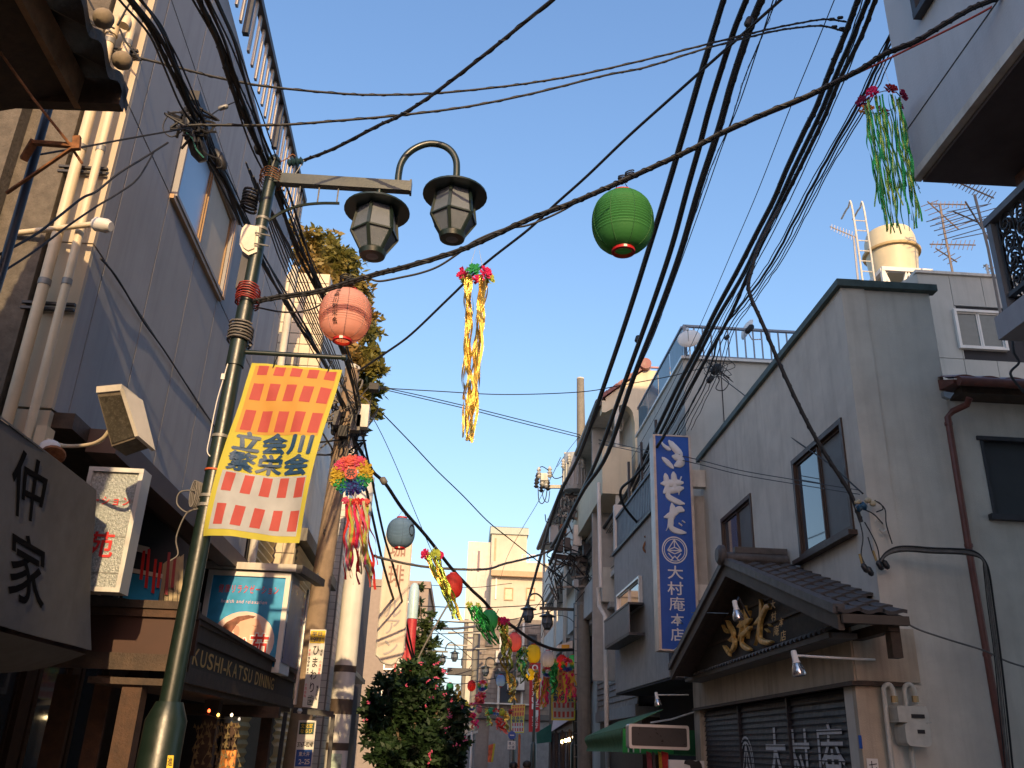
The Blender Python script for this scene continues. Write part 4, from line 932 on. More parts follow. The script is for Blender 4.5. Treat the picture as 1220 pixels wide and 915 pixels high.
# roof railing and glass balustrade
def railing(P, u0, u1, n, z0, z1, mat, step=.16, parent=G_, r=.012):
    obj('rail', MB().pbox(P, u0, u1, n-.03, n+.03, z1-.04, z1), mat, parent); obj('rail', MB().pbox(P, u0, u1, n-.02, n+.02, z0+.06, z0+.09), mat, parent)
    u = u0
    while u < u1: obj('baluster', MB().pbox(P, u-r, u+r, n-r, n+r, z0+.09, z1-.04), mat, parent); u += step
m_rail = M('rail_grey_blue', (.22, .26, .32), .5, var=.05)
railing(XF(14.45), 3.85, 7.2, 0, 8.25, 8.95, m_rail)
obj('corner_post', MB().box(3.80, 3.86, 14.42, 14.48, 8.271, 8.95), m_rail, G_)
m_bgl = M('balustrade_glass', (.30, .42, .50), .08, var=.05, spec=.9, trans=.5)
for k in range(4): obj('glass_panel', MB().box(3.79, 3.80, 14.5+k*1.07, 15.5+k*1.07, 8.28, 8.90), m_bgl, G_)
obj('top_rail', MB().box(3.77, 3.82, 14.48, 18.8, 8.90, 8.94), m_rail, G_)
t = thing('satellite_dish', 'round pale satellite dish on the roof corner of the grey terraced building', 'dish', (3.9, 14.5, 8.9))
c = at(821, 402, Y=14.2); ax = Vector((-.35, -.9, .35)).normalized()
obj('dish', MB().lathe([(.0, .05), (.1, .04), (.18, .015), (.215, -.02), (.22, -.03), (.18, .0), (.0, .035)], c, ax, 24, cap=False), m_white, t)
obj('feed_arm', MB().tube([c-Vector((0, 0, .2)), c+ax*.22], .008, 6), m_alu, t); obj('feed_horn', MB().lathe([(.02, -.02), (.03, .03)], c+ax*.2, ax, 10), m_alu, t); obj('mast', MB().tube([c-ax*.04, c+Vector((.03, .1, -.15)), c+Vector((.03, .1, -.5))], .015, 8), m_alu, t)
t = thing('small_dish', 'white dish seen edge-on behind the thick cables near the grey roof railing', 'dish', at(890, 395, Y=14.7))
c = at(889, 392, Y=14.7); ax = Vector((-.9, -.1, .35)).normalized()
obj('dish', MB().lathe([(.0, .06), (.12, .04), (.20, 0), (.22, -.03), (.19, .0), (.0, .04)], c, ax, 20, cap=False), m_white, t); obj('arm', MB().tube([c, c+Vector((.1, 0, -.22)), c+Vector((.28, 0, -.2))], .012, 6), m_white, t)

# --- cream building with maroon roof edge and arched gable, running down the street
C_ = thing('cream_arch_building', 'cream building with maroon tiled verge, arched recess and long row of balconies', 'building', (5, 20, 0))
YC = 19.2
ridge = at(768, 441, Y=YC); ev_ = at(717, 477, Y=YC)
zR, zE_ = ridge.z, ev_.z; xR, xE = ridge.x, ev_.x
bot = 3.0
arch = []
ax_, az_, arx = at(736, 490, Y=YC).x, at(736, 500, Y=YC).z, 0
L0 = at(706, 540, Y=YC); A0 = at(755, 498, Y=YC); 
# wall facing the camera: right pier + gable band over the arch, in strips
def gable_z(x): return zR+(zE_-zR)*(xR-x)/(xR-xE) if x < xR else zR
xa0, xa1 = xE+.10, at(757, 540, Y=YC).x; za = at(745, 472, Y=YC).z
mbw = MB(); n = 18
def arch_z(x):
    t_ = (x-xa0)/(xa1-xa0); base = za-.05+(x-xa1)*.55
    return base-(.62*(1-math.sqrt(max(0, 1-max(0, (t_-.45)/.55)**2))))
for i in range(n):
    x0 = xa0+(xa1-xa0)*i/n; x1 = xa0+(xa1-xa0)*(i+1)/n
    mbw.hexa([(x0, YC, arch_z(x0)), (x1, YC, arch_z(x1)), (x1, YC+.3, arch_z(x1)), (x0, YC+.3, arch_z(x0)), (x0, YC, gable_z(x0)), (x1, YC, gable_z(x1)), (x1, YC+.3, gable_z(x1)), (x0, YC+.3, gable_z(x0))])
mbw.hexa([(xa1, YC, bot), (xR, YC, bot), (xR, YC+.3, bot), (xa1, YC+.3, bot), (xa1, YC, gable_z(xa1)), (xR, YC, zR), (xR, YC+.3, zR), (xa1, YC+.3, gable_z(xa1))])
mbw.box(xR, 9.5, YC, YC+.3, bot, zR); mbw.box(xE, xa0, YC, YC+.3, zE_-.3, zE_)
obj('gable_wall', mbw, m_crm, C_)
obj('core', MB().box(xa1+.0, 9.4, YC+.31, 36, 0, zR-.2), m_offw, C_)
obj('recess_wall', MB().box(xa0-.1, xa1, YC+1.6, YC+1.7, bot, zE_+.2), m_gstc, C_)
obj('recess_ceiling', MB().hexa([(xa0, YC+.3, zE_-.1), (xa1, YC+.3, za+.1), (xa1, YC+1.6, za+.1), (xa0, YC+1.6, zE_-.1), (xa0, YC+.3, zE_), (xa1, YC+.3, za+.2), (xa1, YC+1.6, za+.2), (xa0, YC+1.6, zE_)]), m_gstc, C_)
# verge tiles, each its own piece
for k in range(9):
    t0, t1 = k/9, (k+1)/9-.008; p0 = Vector((xR+(xE-xR)*t0, YC-.08, zR+.04+(zE_-zR)*t0)); p1 = Vector((xR+(xE-xR)*t1, YC-.08, zR+.04+(zE_-zR)*t1))
    obj('verge_tile', MB().hexa([p0, p1, p1+Vector((0, .4, 0)), p0+Vector((0, .4, 0)), p0+Vector((0, 0, .12)), p1+Vector((0, 0, .10)), p1+Vector((0, .4, .10)), p0+Vector((0, .4, .12))]), m_maroon, C_)
obj('ridge_end', MB().lathe([(.0, -.05), (.14, -.04), (.15, .1), (.15, .5)], (xR, YC-.12, zR+.12), (0, 1, 0), 16), m_maroon, C_)
obj('roof_slope', MB().hexa([(xE-.05, YC+.3, zE_), (xR, YC+.3, zR), (xR, 36, zR), (xE-.05, 36, zE_), (xE-.05, YC+.3, zE_+.08), (xR, YC+.3, zR+.08), (xR, 36, zR+.08), (xE-.05, 36, zE_+.08)]), m_maroon, C_)
obj('gutter', MB().tube([(xE-.08, YC, zE_-.05), (xE-.08, 36, zE_-.05)], .09, 8), m_steel, C_)
obj('eave_soffit', MB().box(xE, xE+.9, YC+.3, 36, zE_-.12, zE_-.01), m_offw, C_)
railing(XF(YC+1.0), xR+.35, xR+1.8, 0, zR, zR+.55, M('rail_pinkish', (.35, .16, .17), .5), .25, C_)
# cream balcony box at the corner and lower balconies
def balc(u0, u1, z0, z1, x0=3.12, x1=3.75, mat=m_crm):
    mb = MB(); mb.box(x0, x0+.10, u0, u1, z0, z1); mb.box(x0+.101, x1, u0, u0+.10, z0, z1-.002); mb.box(x0+.101, x1, u1-.1, u1, z0, z1-.002); mb.box(x0+.101, x1, u0+.1, u1-.1, z0, z0+.12)
    return obj('balcony', mb, mat, C_)
c1 = at(717, 532, Y=YC-.1); c2 = at(752, 590, Y=YC-.1)
balc(YC-.15, 24.5, c2.z, c1.z, c1.x, c2.x+.02)
balc(25.2, 35.5, c2.z, c1.z, 3.15, 3.8, m_offw)
balc(20.6, 27.5, 4.75, 5.55, 3.2, 3.9, m_offw); balc(28.2, 35.5, 4.75, 5.55, 3.2, 3.9, m_offw)
obj('inner_wall', MB().box(3.95, 4.2, YC+.4, 36, 0, 9.0), m_offw, C_)
for z0, u0 in ((6.9, 20.5), (6.9, 23.5), (6.9, 27), (6.9, 31), (5.0, 23), (5.0, 27), (5.0, 31), (3.1, 24), (3.1, 28), (3.1, 32)):
    window(C_, Plane((3.93, 0), (0, 1)), u0, u0+1.7, z0+.05, z0+1.5, n=.02, frame=m_steel, panes=2)
for y, x in ((19.1, 3.30), (24.9, 3.1), (27.9, 3.1), (31, 3.12), (35.6, 3.1)):
    obj('post', MB().box(x, x+.10, y, y+.10, 2.9, zE_-.12), m_offw, C_)
obj('floor_slab', MB().box(3.35, 3.95, 20.4, 36, 4.6, 4.72), m_gstc, C_); obj('floor_slab', MB().box(3.25, 3.95, YC+1.7, 36, c2.z-.16, c2.z-.03), m_gstc, C_)
obj('white_rail', MB().tube([at(713, 575, Y=19.0), at(716, 700, Y=19.0)], .045, 8), m_white, C_)
pr = MB()                                        # hanging clothes-pole brackets in the arch
for x in (731, 741):
    q = [at(x+1, 497, Y=YC+.9), at(x+1, 508, Y=YC+.9), at(x-1, 513, Y=YC+.9), at(x-3, 511, Y=YC+.9), at(x-3, 507, Y=YC+.9)]; pr.tube(smooth_path(q), .02, 6)
pr.tube([at(728, 503, Y=YC+.9), at(744, 503, Y=YC+.9)], .015, 6); obj('laundry_hook', pr, m_white, C_)
# shingled front and white drain under the cream building
HP = Plane((3.66, 0), (0.0, 1))
D_ = thing('shingled_front', 'lower building front of pale weathered horizontal boards behind the concrete pole', 'building', (4, 21, 0))
obj('wall', MB().box(3.70, 4.9, 18.95, 24.6, 2.4, 5.3), m_joint, D_)
m_shin = M('pale_weatherboard', (.40, .36, .31), .85, var=.25, scale=8, streak=.4)
for j in range(20):
    z = 2.45+j*.14
    for a_, b_ in ((18.96, 20.3), (21.1, 22.3), (22.7, 24.6)) if 4 < j < 14 else ((18.96, 21.3), (21.31, 24.6)):
        obj('plank', MB().hexa([(3.70, a_, z), (3.66, a_, z), (3.66, b_, z), (3.70, b_, z), (3.70, a_, z+.135), (3.685, a_, z+.135), (3.685, b_, z+.135), (3.70, b_, z+.135)]), m_shin, D_)
for a_, b_ in ((20.3, 21.1), (22.3, 22.7)): obj('louvred_window', MB().box(3.67, 3.70, a_+.01, b_-.01, 3.05, 4.36), m_whited, D_)
obj('roof_edge', MB().box(3.4, 3.9, 18.9, 24.7, 5.31, 5.42), m_whited, D_)
obj('lower_fascia', MB().box(3.62, 4.5, 18.95, 24.6, 2.2, 2.44), m_gry, D_)
obj('lower_wall', MB().box(3.75, 4.5, 18.95, 24.6, 0, 2.19), m_dwood, D_)
obj('drain_pipe', MB().tube([at(713, 700, Y=19.3), at(714, 722, Y=19.3), at(721, 734, Y=18.9), at(723, 870, Y=18.9), at(725, 930, Y=18.9)], .05, 10), m_whited, D_)

# --- upper-right overhanging building and its wrought balcony
U_ = thing('overhanging_building', 'pale grey building overhanging at upper right with a dark soffit', 'building', (4, 3, 0))
UP = Plane((2.9, 0), (0.018, 1)); uU = UP.uz(1087, 199)[0]
obj('upper_wall', MB().pbox(UP, -4, uU, -10, 0, 5.33, 14.6), M('overhang_render', (.47, .49, .52), .9, var=.04, scale=3, bump=.2, streak=.15), U_)  # unseen height and depth stretched to keep the sun off the blocks behind
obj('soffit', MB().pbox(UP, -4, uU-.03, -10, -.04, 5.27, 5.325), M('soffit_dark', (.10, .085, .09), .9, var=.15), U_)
obj('edge_trim', MB().pbox(UP, -4, uU+.01, -.05, .012, 5.30, 5.36), m_whited, U_)
jz = UP.uz(1079, 158)[1]
obj('wall_joint', MB().pbox(UP, -4, uU+.002, -.01, .003, jz, jz+.01), m_joint, U_)
wq = UP.uz(1106, 0); wq2 = UP.uz(1098, 24)
window(U_, UP, wq2[0]-1.6, wq2[0], wq2[1], wq2[1]+1.2, n=.01, frame=m_steel, panes=2)
obj('lower_wall', MB().box(4.1, 9, -6, 4.75, 0, 5.26), m_offw, U_)
m_bpil = M('brown_pillar', (.17, .09, .07), .9, var=.35, scale=30, bump=.5)
pl = at(1214, 206, Y=4.7)
obj('pillar', MB().box(pl.x, pl.x+.4, 4.5, 4.75, 0, 5.26), m_bpil, U_)
V_ = thing('wrought_balcony', 'balcony with black scrolled ironwork between grey rails at the right edge', 'balcony', (3.6, 4.6, 4.2))
post = at(1184, 275, Y=4.9); sl = at(1197, 378, Y=4.9)
obj('slab', MB().hexa([(sl.x-.06, -1, sl.z-.16), (sl.x+1.2, -1, sl.z-.16), (sl.x+1.2, 4.92, sl.z-.16), (sl.x-.06, 4.92, sl.z-.16), (sl.x-.06, -1, sl.z), (sl.x+1.2, -1, sl.z), (sl.x+1.2, 4.92, sl.z), (sl.x-.06, 4.92, sl.z)]), M('slab_grey', (.30, .31, .34), .8, var=.08, streak=.3), V_)
m_vr = M('balcony_rail_grey', (.16, .17, .19), .45, metal=.2, var=.1)
xv = sl.x
for y in (4.86, 3.4, 1.9): obj('post', MB().box(xv-.03, xv+.03, y-.05, y, sl.z+.001, post.z), m_vr, V_)
obj('top_rail', MB().box(xv-.04, xv+.04, -1, 4.87, post.z+.001, post.z+.05), m_vr, V_); obj('bottom_rail', MB().box(xv-.02, xv+.02, -1, 4.80, sl.z+.09, sl.z+.12), m_black, V_)
obj('far_top_rail', MB().box(xv, xv+1.2, 4.80, 4.87, post.z+.001, post.z+.048), m_vr, V_); obj('far_bottom_rail', MB().box(xv+.03, xv+1.2, 4.82, 4.85, sl.z+.09, sl.z+.12), m_black, V_)
def scroll(mb, o, ux, uz, r, turns=1.4, s=1):
    pts = []
    for k in range(18):
        t_ = k/17; a_ = t_*turns*2*math.pi; rr_ = r*(1-.78*t_); pts.append(o+ux*(rr_*math.cos(a_)*s)+uz*(rr_*math.sin(a_)))
    mb.tube(pts, .008, 5)
def scrollpanel(o, ux, w, h):
    uz = Vector((0, 0, 1)); mb = MB(); cols = max(2, int(w/.14)); 
    for c in range(cols):
        for r in range(4):
            cc = o+ux*((c+.5)*w/cols)+uz*((r+.5)*h/4); s_ = 1 if (c+r) % 2 else -1
            scroll(mb, cc+uz*.02, ux, uz, min(w/cols, h/4)*.55, s=s_); scroll(mb, cc-uz*.02, ux, -uz, min(w/cols, h/4)*.42, s=-s_)
        mb.tube([o+ux*(c*w/cols), o+ux*(c*w/cols)+uz*h], .007, 5)
    return mb
h_ = post.z-sl.z-.14
for k in range(3): obj('scroll_panel', scrollpanel(Vector((xv, 4.78-k*.8, sl.z+.12)), Vector((0, -1, 0)), .78, h_), m_black, V_)
obj('scroll_panel', scrollpanel(Vector((xv+.05, 4.835, sl.z+.12)), Vector((1, 0, 0)), 1.1, h_), m_black, V_)

# --- grey panelled block behind, its white window, roof tank, ladder and aerials
K_ = thing('grey_panel_block', 'grey panelled block with a white sliding window behind the noodle shop', 'building', (9, 14, 0))
xk = 8.22; YK = 14.0
obj('core', MB().box(xk+.01, 14, YK+.03, 20, 0, 10.05), m_joint, K_)
for i in range(6):
    for z0, z1 in ((2, 5.6), (5.6, 8.35), (8.35, 10.1)):
        x0 = xk+.02+i*.62
        if z0 == 8.35 and i in (1, 2):
            obj('panel', MB().box(x0, x0+.61, YK, YK+.03, 9.46, 10.1), m_gry, K_)
            if i == 1: obj('panel', MB().box(x0, x0+.02, YK, YK+.03, 8.36, 9.44), m_gry, K_)
            continue
        obj('panel', MB().box(x0, x0+.61, YK, YK+.03, z0+.006, z1-.006), m_gry, K_)
obj('side_wall', MB().box(xk-.6, xk+.0, YK+.8, 19, 0, 10.0), m_gry, K_); obj('chamfer_wall', MB().hexa([(xk-.6, YK+.8, 0), (xk+.015, YK+.0, 0), (xk+.01, YK+.9, 0), (xk-.5, YK+.9, 0), (xk-.6, YK+.8, 9.9), (xk+.015, YK, 10.1), (xk+.01, YK+.9, 10.1), (xk-.5, YK+.9, 9.9)]), m_gry, K_)
obj('parapet_cap', MB().box(xk-.02, 14, YK-.04, YK+.2, 10.105, 10.16), m_whited, K_)
wa = at(1134, 369, Y=YK); wb = at(1200, 416, Y=YK)
window(K_, XF(YK), wa.x, wb.x, 8.55, wa.z, n=.01, frame=m_white, panes=2, fw=.05, glassm=M('dim_glass', (.09, .11, .11), .1, var=.15), sash=m_white)
T_ = thing('water_tank', 'cream cylindrical water tank on a steel frame on the roof, lit by the sun', 'water tank', (9.5, 17, 11))
YT = 17; tc = at(1062, 318, Y=YT); tl = at(1034, 310, Y=YT); tr = at(1092, 310, Y=YT); rT = (tr.x-tl.x)/2; tb = at(1062, 333, Y=YT).z; tt = at(1062, 277, Y=YT).z; tm_ = at(1062, 303, Y=YT).z; cx_ = (tl.x+tr.x)/2
m_tank = M('tank_cream', (.62, .54, .36), .5, var=.05, streak=.15)
obj('lower_shell', MB().lathe([(rT*.86, tb-.05), (rT*.98, tm_-.03)], (cx_, YT, 0), n=32), m_tank, T_)
obj('upper_shell', MB().lathe([(rT, tm_-.02), (rT*.95, tt-.25), (rT*.86, tt-.08), (rT*.4, tt+.03), (.01, tt+.05)], (cx_, YT, 0), n=32), m_tank, T_)
obj('flange', MB().lathe([(rT+.05, tm_-.05), (rT+.06, tm_-.0)], (cx_, YT, 0), n=32), M('flange_tan', (.50, .36, .17), .6), T_)  # flange ring in a darker tan than the shells
obj('hatch', MB().lathe([(.22, tt), (.22, tt+.12), (.1, tt+.15)], (cx_+.1, YT, 0), n=16), m_tank, T_)
fr = MB(); zb_ = tb-.08; z0_ = 9.9
for dx in (-1, 1):
    for dy in (-1, 1): fr.bar((cx_+dx*rT*.95, YT+dy*rT*.9, z0_), (cx_+dx*rT*.95, YT+dy*rT*.9, zb_), .08, .08)
    fr.bar((cx_+dx*rT*.95, YT-rT*.9, zb_), (cx_+dx*rT*.95, YT+rT*.9, zb_), .1, .1); fr.bar((cx_-rT, YT+dx*rT*.9, zb_+.02), (cx_+rT, YT+dx*rT*.9, zb_+.02), .1, .1)
for k in range(4):
    x0 = cx_-rT*.95+k*rT*.475; fr.bar((x0, YT-rT*.9, z0_+.9 if k % 2 else zb_), (x0+rT*.475, YT-rT*.9, zb_ if k % 2 else z0_+.9), .06, .06)
obj('stand', fr, m_white, T_)
ld = MB(); lx = at(1022, 300, Y=YT).x
for dx in (-.14, .14): ld.tube(smooth_path([(lx+dx, YT-.3, 9.9), (lx+dx, YT-.3, tt+.3), (lx+dx, YT-.1, tt+.55), (lx+dx, YT+.3, tt+.5)]), .022, 6)
for k in range(12): ld.tube([(lx-.14, YT-.3, 10.1+k*.27), (lx+.14, YT-.3, 10.1+k*.27)], .014, 5)
obj('ladder', ld, m_whited, T_)
m_aer = M('aerial_metal', (.22, .17, .14), .5, metal=.5, var=.3); m_aerl = M('aerial_pale', (.5, .45, .40), .4, metal=.5)
def aerial(label, mast, booms, Y, mat=m_aer, r=.016):
    t = thing('tv_aerial', label, 'aerial', at(*mast[0], Y=Y)); q = [at(x, y, Y=Y) for x, y in mast]; obj('mast', MB().tube(q, r*1.5, 6), mat, t)
    for (x0, y0, x1, y1, n, L, sl_) in booms:
        a_ = at(x0, y0, Y=Y); b_ = at(x1, y1, Y=Y+.3); mb = MB().tube([a_, b_], r, 5)
        for k in range(n):
            c_ = a_+(b_-a_)*((k+.5)/n); d_ = Vector((math.cos(sl_)*L, .15*L, math.sin(sl_)*L))*(.75+.5*k/n); mb.tube([c_-d_, c_+d_], r*.55, 4)
        obj('element_boom', mb, mat, t)
    return t
aerial('tall dark aerial with a toothed beam and long cross rods beside the scrolled balcony', [(1198, 405), (1177, 295), (1161, 232)], [(1120, 208, 1184, 236, 16, .16, .9), (1136, 252, 1182, 272, 5, 1.0, .42), (1150, 240, 1178, 285, 3, .7, .35)], 13.0)
aerial('rusty aerial with two beams right of the cream tank', [(1135, 325), (1125, 275), (1120, 244)], [(1108, 243, 1152, 244, 9, .1, 1.2), (1105, 240, 1142, 273, 7, .35, .5), (1108, 291, 1162, 292, 10, .14, 1.1), (1115, 296, 1140, 312, 4, .2, .6)], 15.5, m_aer)
aerial('thin pale aerial left of the cream tank', [(1023, 342), (1017, 282)], [(989, 270, 1020, 283, 9, .12, 1.3)], 16.5, m_aerl)
aerial('small pale aerial just left of the scrolled balcony post', [(1178, 328), (1175, 315)], [(1172, 316, 1183, 322, 4, .1, .8)], 14.5, m_aerl)

# --- far centre: sunlit tower, brown tiled block, side shops
O_ = thing('sunlit_tower', 'cream stair tower block glowing in the low sun at the end of the street', 'building', (3, 60, 0))
m_far = M('far_cream', (.50, .47, .38), .9, var=.1, scale=.8, streak=.15, bump=.05)
YO = 60; a = at(586, 636, Y=YO); b = at(628, 640, Y=YO); c = at(588, 671, Y=YO)
obj('tower', MB().box(a.x, b.x, YO, YO+6, 0, a.z), m_far, O_)
arc = [(a.x-.02+0*k, 0, 0) for k in range(1)]
obj('tower_side_trim', MB().box(a.x+.22, a.x+.34, YO-.05, YO-.001, c.z, a.z-.3), M('far_tan', (.45, .32, .2), .9), O_)
mb = MB(); n_ = 10; pr_ = [(a.x-.5+.0, a.z)]
prof = [Vector((a.x-.5+4.0*(k/n_)*.0, YO-.1+6.2*k/n_, a.z+.9*math.sin(math.pi*k/n_))) for k in range(n_+1)]
obj('curved_roof', MB().slab([Vector((a.x-.1, YO-.15+6.4*k/10, a.z+.05+.9*math.sin(math.pi*(.15+.85*k/10)))) for k in range(11)]+[Vector((a.x-.1, YO+6.2, a.z)), Vector((a.x-.1, YO-.15, a.z))], (b.x-a.x+.2, 0, 0)), M('roof_green', (.30, .36, .32), .5), O_)
zm = at(600, 682, Y=YO).z
obj('wide_block', MB().box(a.x+.05, at(650, 700, Y=YO).x+3, YO-2, YO-.01, 0, at(600, 669, Y=YO-2).z), m_far, O_)
z_ = at(600, 683, Y=YO-2).z; obj('ledge', MB().box(a.x, at(650, 700, Y=YO).x+3, YO-2.5, YO-2.01, z_-.25, z_+.1), MATS['far_tan'], O_)
railing(XF(YO-1.9), at(622, 670, Y=58).x, at(645, 670, Y=58).x, 0, at(600, 669, Y=58).z, at(600, 659, Y=58).z, m_white, .5, O_, .03)
for x, y in ((606, 708), (632, 708)):
    p = at(x, y, Y=YO-2); w = window(O_, XF(YO-2), p.x-.3, p.x+.3, p.z-.4, p.z+.42, n=.03, frame=MATS['far_tan'], panes=1, glassm=M('curtain_cream', (.6, .5, .35), .7))
obj('side_face', MB().box(a.x-1.6, a.x-.01, YO+.5, YO+5.5, 0, a.z-.5), m_offw, O_); obj('slit_window', MB().box(a.x-.9, a.x-.75, YO+.47, YO+.499, at(580, 680, Y=YO).z, at(580, 655, Y=YO).z), m_glass, O_)
obj('drain', MB().box(at(590, 700, Y=58).x, at(590, 700, Y=58).x+.1, YO-2.1, YO-2.001, at(590, 714, Y=58).z, at(590, 688, Y=58).z), m_white, O_)
Q_ = thing('brown_tile_block', 'brown-grey tiled corner block with shuttered ground floor at the street bend', 'building', (4, 46, 0))
m_btile = M('brown_wall_tile', (.24, .20, .17), .8, var=.2, scale=3, streak=.2)
YQ = 44; a = at(573, 740, Y=YQ); b = at(672, 740, Y=YQ); zt_ = at(600, 737, Y=YQ).z; z1_ = at(600, 850, Y=YQ).z
obj('wall', MB().box(a.x, b.x, YQ, YQ+6, 0, zt_), M('block_core', (.2, .17, .15), .9), Q_)
nn = 0
tl_ = MB(); y0 = YQ-.03
nx_ = int((b.x-a.x)/.42); nz_ = int((zt_-z1_)/.22)
for i in range(nx_):
    for j in range(nz_):
        x0 = a.x+i*.42+(.21 if j % 2 else 0); tl_.box(x0, x0+.39, y0, YQ-.001, z1_+j*.22, z1_+j*.22+.20)
o = obj('wall_tiles', tl_, m_btile, Q_); o['kind'] = 'stuff'
obj('band', MB().box(a.x-.1, b.x, YQ-.25, YQ-.031, z1_-.25, z1_-.01), M('band_dark', (.1, .09, .08), .8), Q_)
for x0, x1, y0_, y1_ in ((594, 612, 800, 838), (600, 606, 756, 775), (628, 640, 756, 772), (578, 588, 745, 770)):
    p = at(x0, y1_, Y=YQ-.04); q = at(x1, y0_, Y=YQ-.04); window(Q_, XF(YQ-.04), p.x, q.x, p.z, q.z, n=.03, frame=m_steel, panes=1)
for k in range(3):
    p = at(583+k*26, 858, Y=YQ); sh = obj('shutter', MB().box(p.x, p.x+1.0, YQ-.08, YQ-.032, 0, z1_-.3), M('grey_shutter', (.20, .20, .20), .6, metal=.2, var=.15, streak=.3), Q_)
obj('ledge', MB().box(a.x, at(650, 800, Y=YQ).x, YQ-.4, YQ-.032, at(600, 838, Y=YQ).z-.06, at(600, 838, Y=YQ).z), m_whited, Q_)
for k, (x, y) in enumerate(((590, 790), (618, 786), (604, 822))):
    p = at(x, y, Y=YQ); ac = obj('air_conditioner', MB().box(p.x, p.x+.8, YQ-.42, YQ-.06, p.z, p.z+.55), m_whited, Q_); obj('fan_grille', MB().lathe([(.02, 0), (.22, 0), (.22, .015), (.02, .02)], (p.x+.3, YQ-.425, p.z+.28), (0, -1, 0), 20), m_steel, ac); obj('wall_shelf', MB().box(p.x-.05, p.x+.85, YQ-.45, YQ-.032, p.z-.06, p.z-.003), m_steel, ac)
for x, y0, y1 in ((593, 745, 852), (621, 742, 850), (645, 742, 800)):
    p = at(x, y1, Y=YQ-.1); q = at(x, y0, Y=YQ-.1); obj('wall_pipe', MB().tube([(p.x, YQ-.12, p.z), (p.x, YQ-.12, q.z)], .06, 8), m_whited, Q_)
# end-of-street low houses to the left of it
E2_ = thing('far_pale_house', 'far pale house with gabled grey roof below the wires at the end of the street', 'house', (-1, 75, 0))
p = at(553, 800, Y=75); q = at(575, 760, Y=75); obj('wall', MB().box(p.x, q.x+1, 75, 82, 0, p.z+1.0), m_offw, E2_)
obj('roof', MB().slab([(p.x-.3, 74.7, p.z+1), (q.x+1.3, 74.7, p.z+1), ((p.x+q.x)/2+.5, 74.7, p.z+2.4)], (0, 7.5, 0)), m_gry, E2_)
for k in range(2): window(E2_, XF(75), p.x+.3+k*1.1, p.x+1.1+k*1.1, p.z-.6, p.z+.5, n=.03, frame=m_alu, panes=2)
E3_ = thing('low_grey_shed', 'low grey building with a slanting roof beside the flowering tree', 'building', (0, 40, 0))
p = at(547, 892, Y=38); q = at(566, 880, Y=38); obj('wall', MB().box(p.x, q.x, 38, 42, 0, at(550, 888, Y=38).z+.25), M('shed_grey', (.2, .22, .23), .8), E3_)
zz = at(550, 888, Y=38).z+.25
obj('roof', MB().slab([(p.x-.1, 37.9, zz), (q.x+.1, 37.9, zz+.25), (q.x+.1, 37.9, zz+.33), (p.x-.1, 37.9, zz+.08)], (0, 4.2, 0)), m_whited, E3_)
# shops on the right under the lamp post
S1 = thing('awning_shop', 'small dark shop front with a pink-white awning and a row of lit bulbs', 'shop', (3.5, 30, 0))
obj('wall', MB().box(3.5, 4.4, 26.5, 36, 0, 3.3), m_dwood, S1); obj('upper_wall', MB().box(3.45, 3.95, 26.2, 36, 3.31, 4.6), m_steel, S1)
A0 = at(657, 868, Y=34); A1 = at(690, 848, Y=26.5)
obj('awning', MB().slab([Vector((3.5, 26.5, A1.z+.35)), Vector((A1.x-.15, 26.5, A1.z-.15)), Vector((A0.x, 34, A0.z-.1)), Vector((3.5, 34, A0.z+.5))], (0, 0, .04)), M('awning_pinkwhite', (.55, .40, .38), .8, var=.1), S1)
obj('green_valance', MB().slab([at(639, 873, Y=34.2), at(657, 862, Y=34.2), at(657, 884, Y=34.2), at(640, 886, Y=34.2)], (0, .1, 0)), M('awning_teal', (.02, .12, .10), .8), S1)
for k, (x, y) in enumerate(((670, 884), (674, 882.5), (678, 881.5), (684, 878.5))):
    p = at(x, y, Y=31-k*1.2); obj('light_bulb', MB().lathe([(.01, -.05), (.05, -.02), (.055, .02), (.02, .06)], p, n=10), M('warm_bulb', (1, .8, .5), .4, var=0, emit=(1, .72, .35), estr=9), S1)
for k in range(4): window(S1, Plane((3.5, 0), (0, 1)), 27+k*2, 28.6+k*2, .4, 2.1, n=.02, frame=m_mwood, panes=2)
S2 = thing('green_awning', 'green striped shop awning with cream bands hanging beside the concrete pole', 'awning', (3.4, 16, 1.9))
m_awg = M('awning_green', (.06, .17, .07), .8, var=.25, scale=6, streak=.3); m_awb = M('awning_bright_green', (.03, .33, .06), .7, var=.1); m_aww = M('awning_band', (.6, .62, .5), .8)
ys = 17.6; n0 = at(697, 868, Y=ys+4); 
pa = at(698, 878, Y=18.4); pb = at(698, 895, Y=18.4); pc = at(742, 868, Y=14.6); pd = at(742, 896, Y=14.6)
def awnp(a_, b_): return (pb*(1-a_)+pd*a_)*(1-b_)+(pa*(1-a_)+pc*a_)*b_
def strip(x0, x1, mat, nm): obj(nm, MB().grid(lambda a_, b_: awnp(x0+(x1-x0)*a_, b_)+Vector((.03*math.sin(b_*6), 0, 0)), 6, 6), mat, S2)
strip(0, 1, m_awg, 'front_cloth')
obj('top_cloth', MB().slab([pa, pc, pc+Vector((.65, 0, .30)), pa+Vector((.65, 0, .30))], (0, 0, .01)), m_awg, S2)
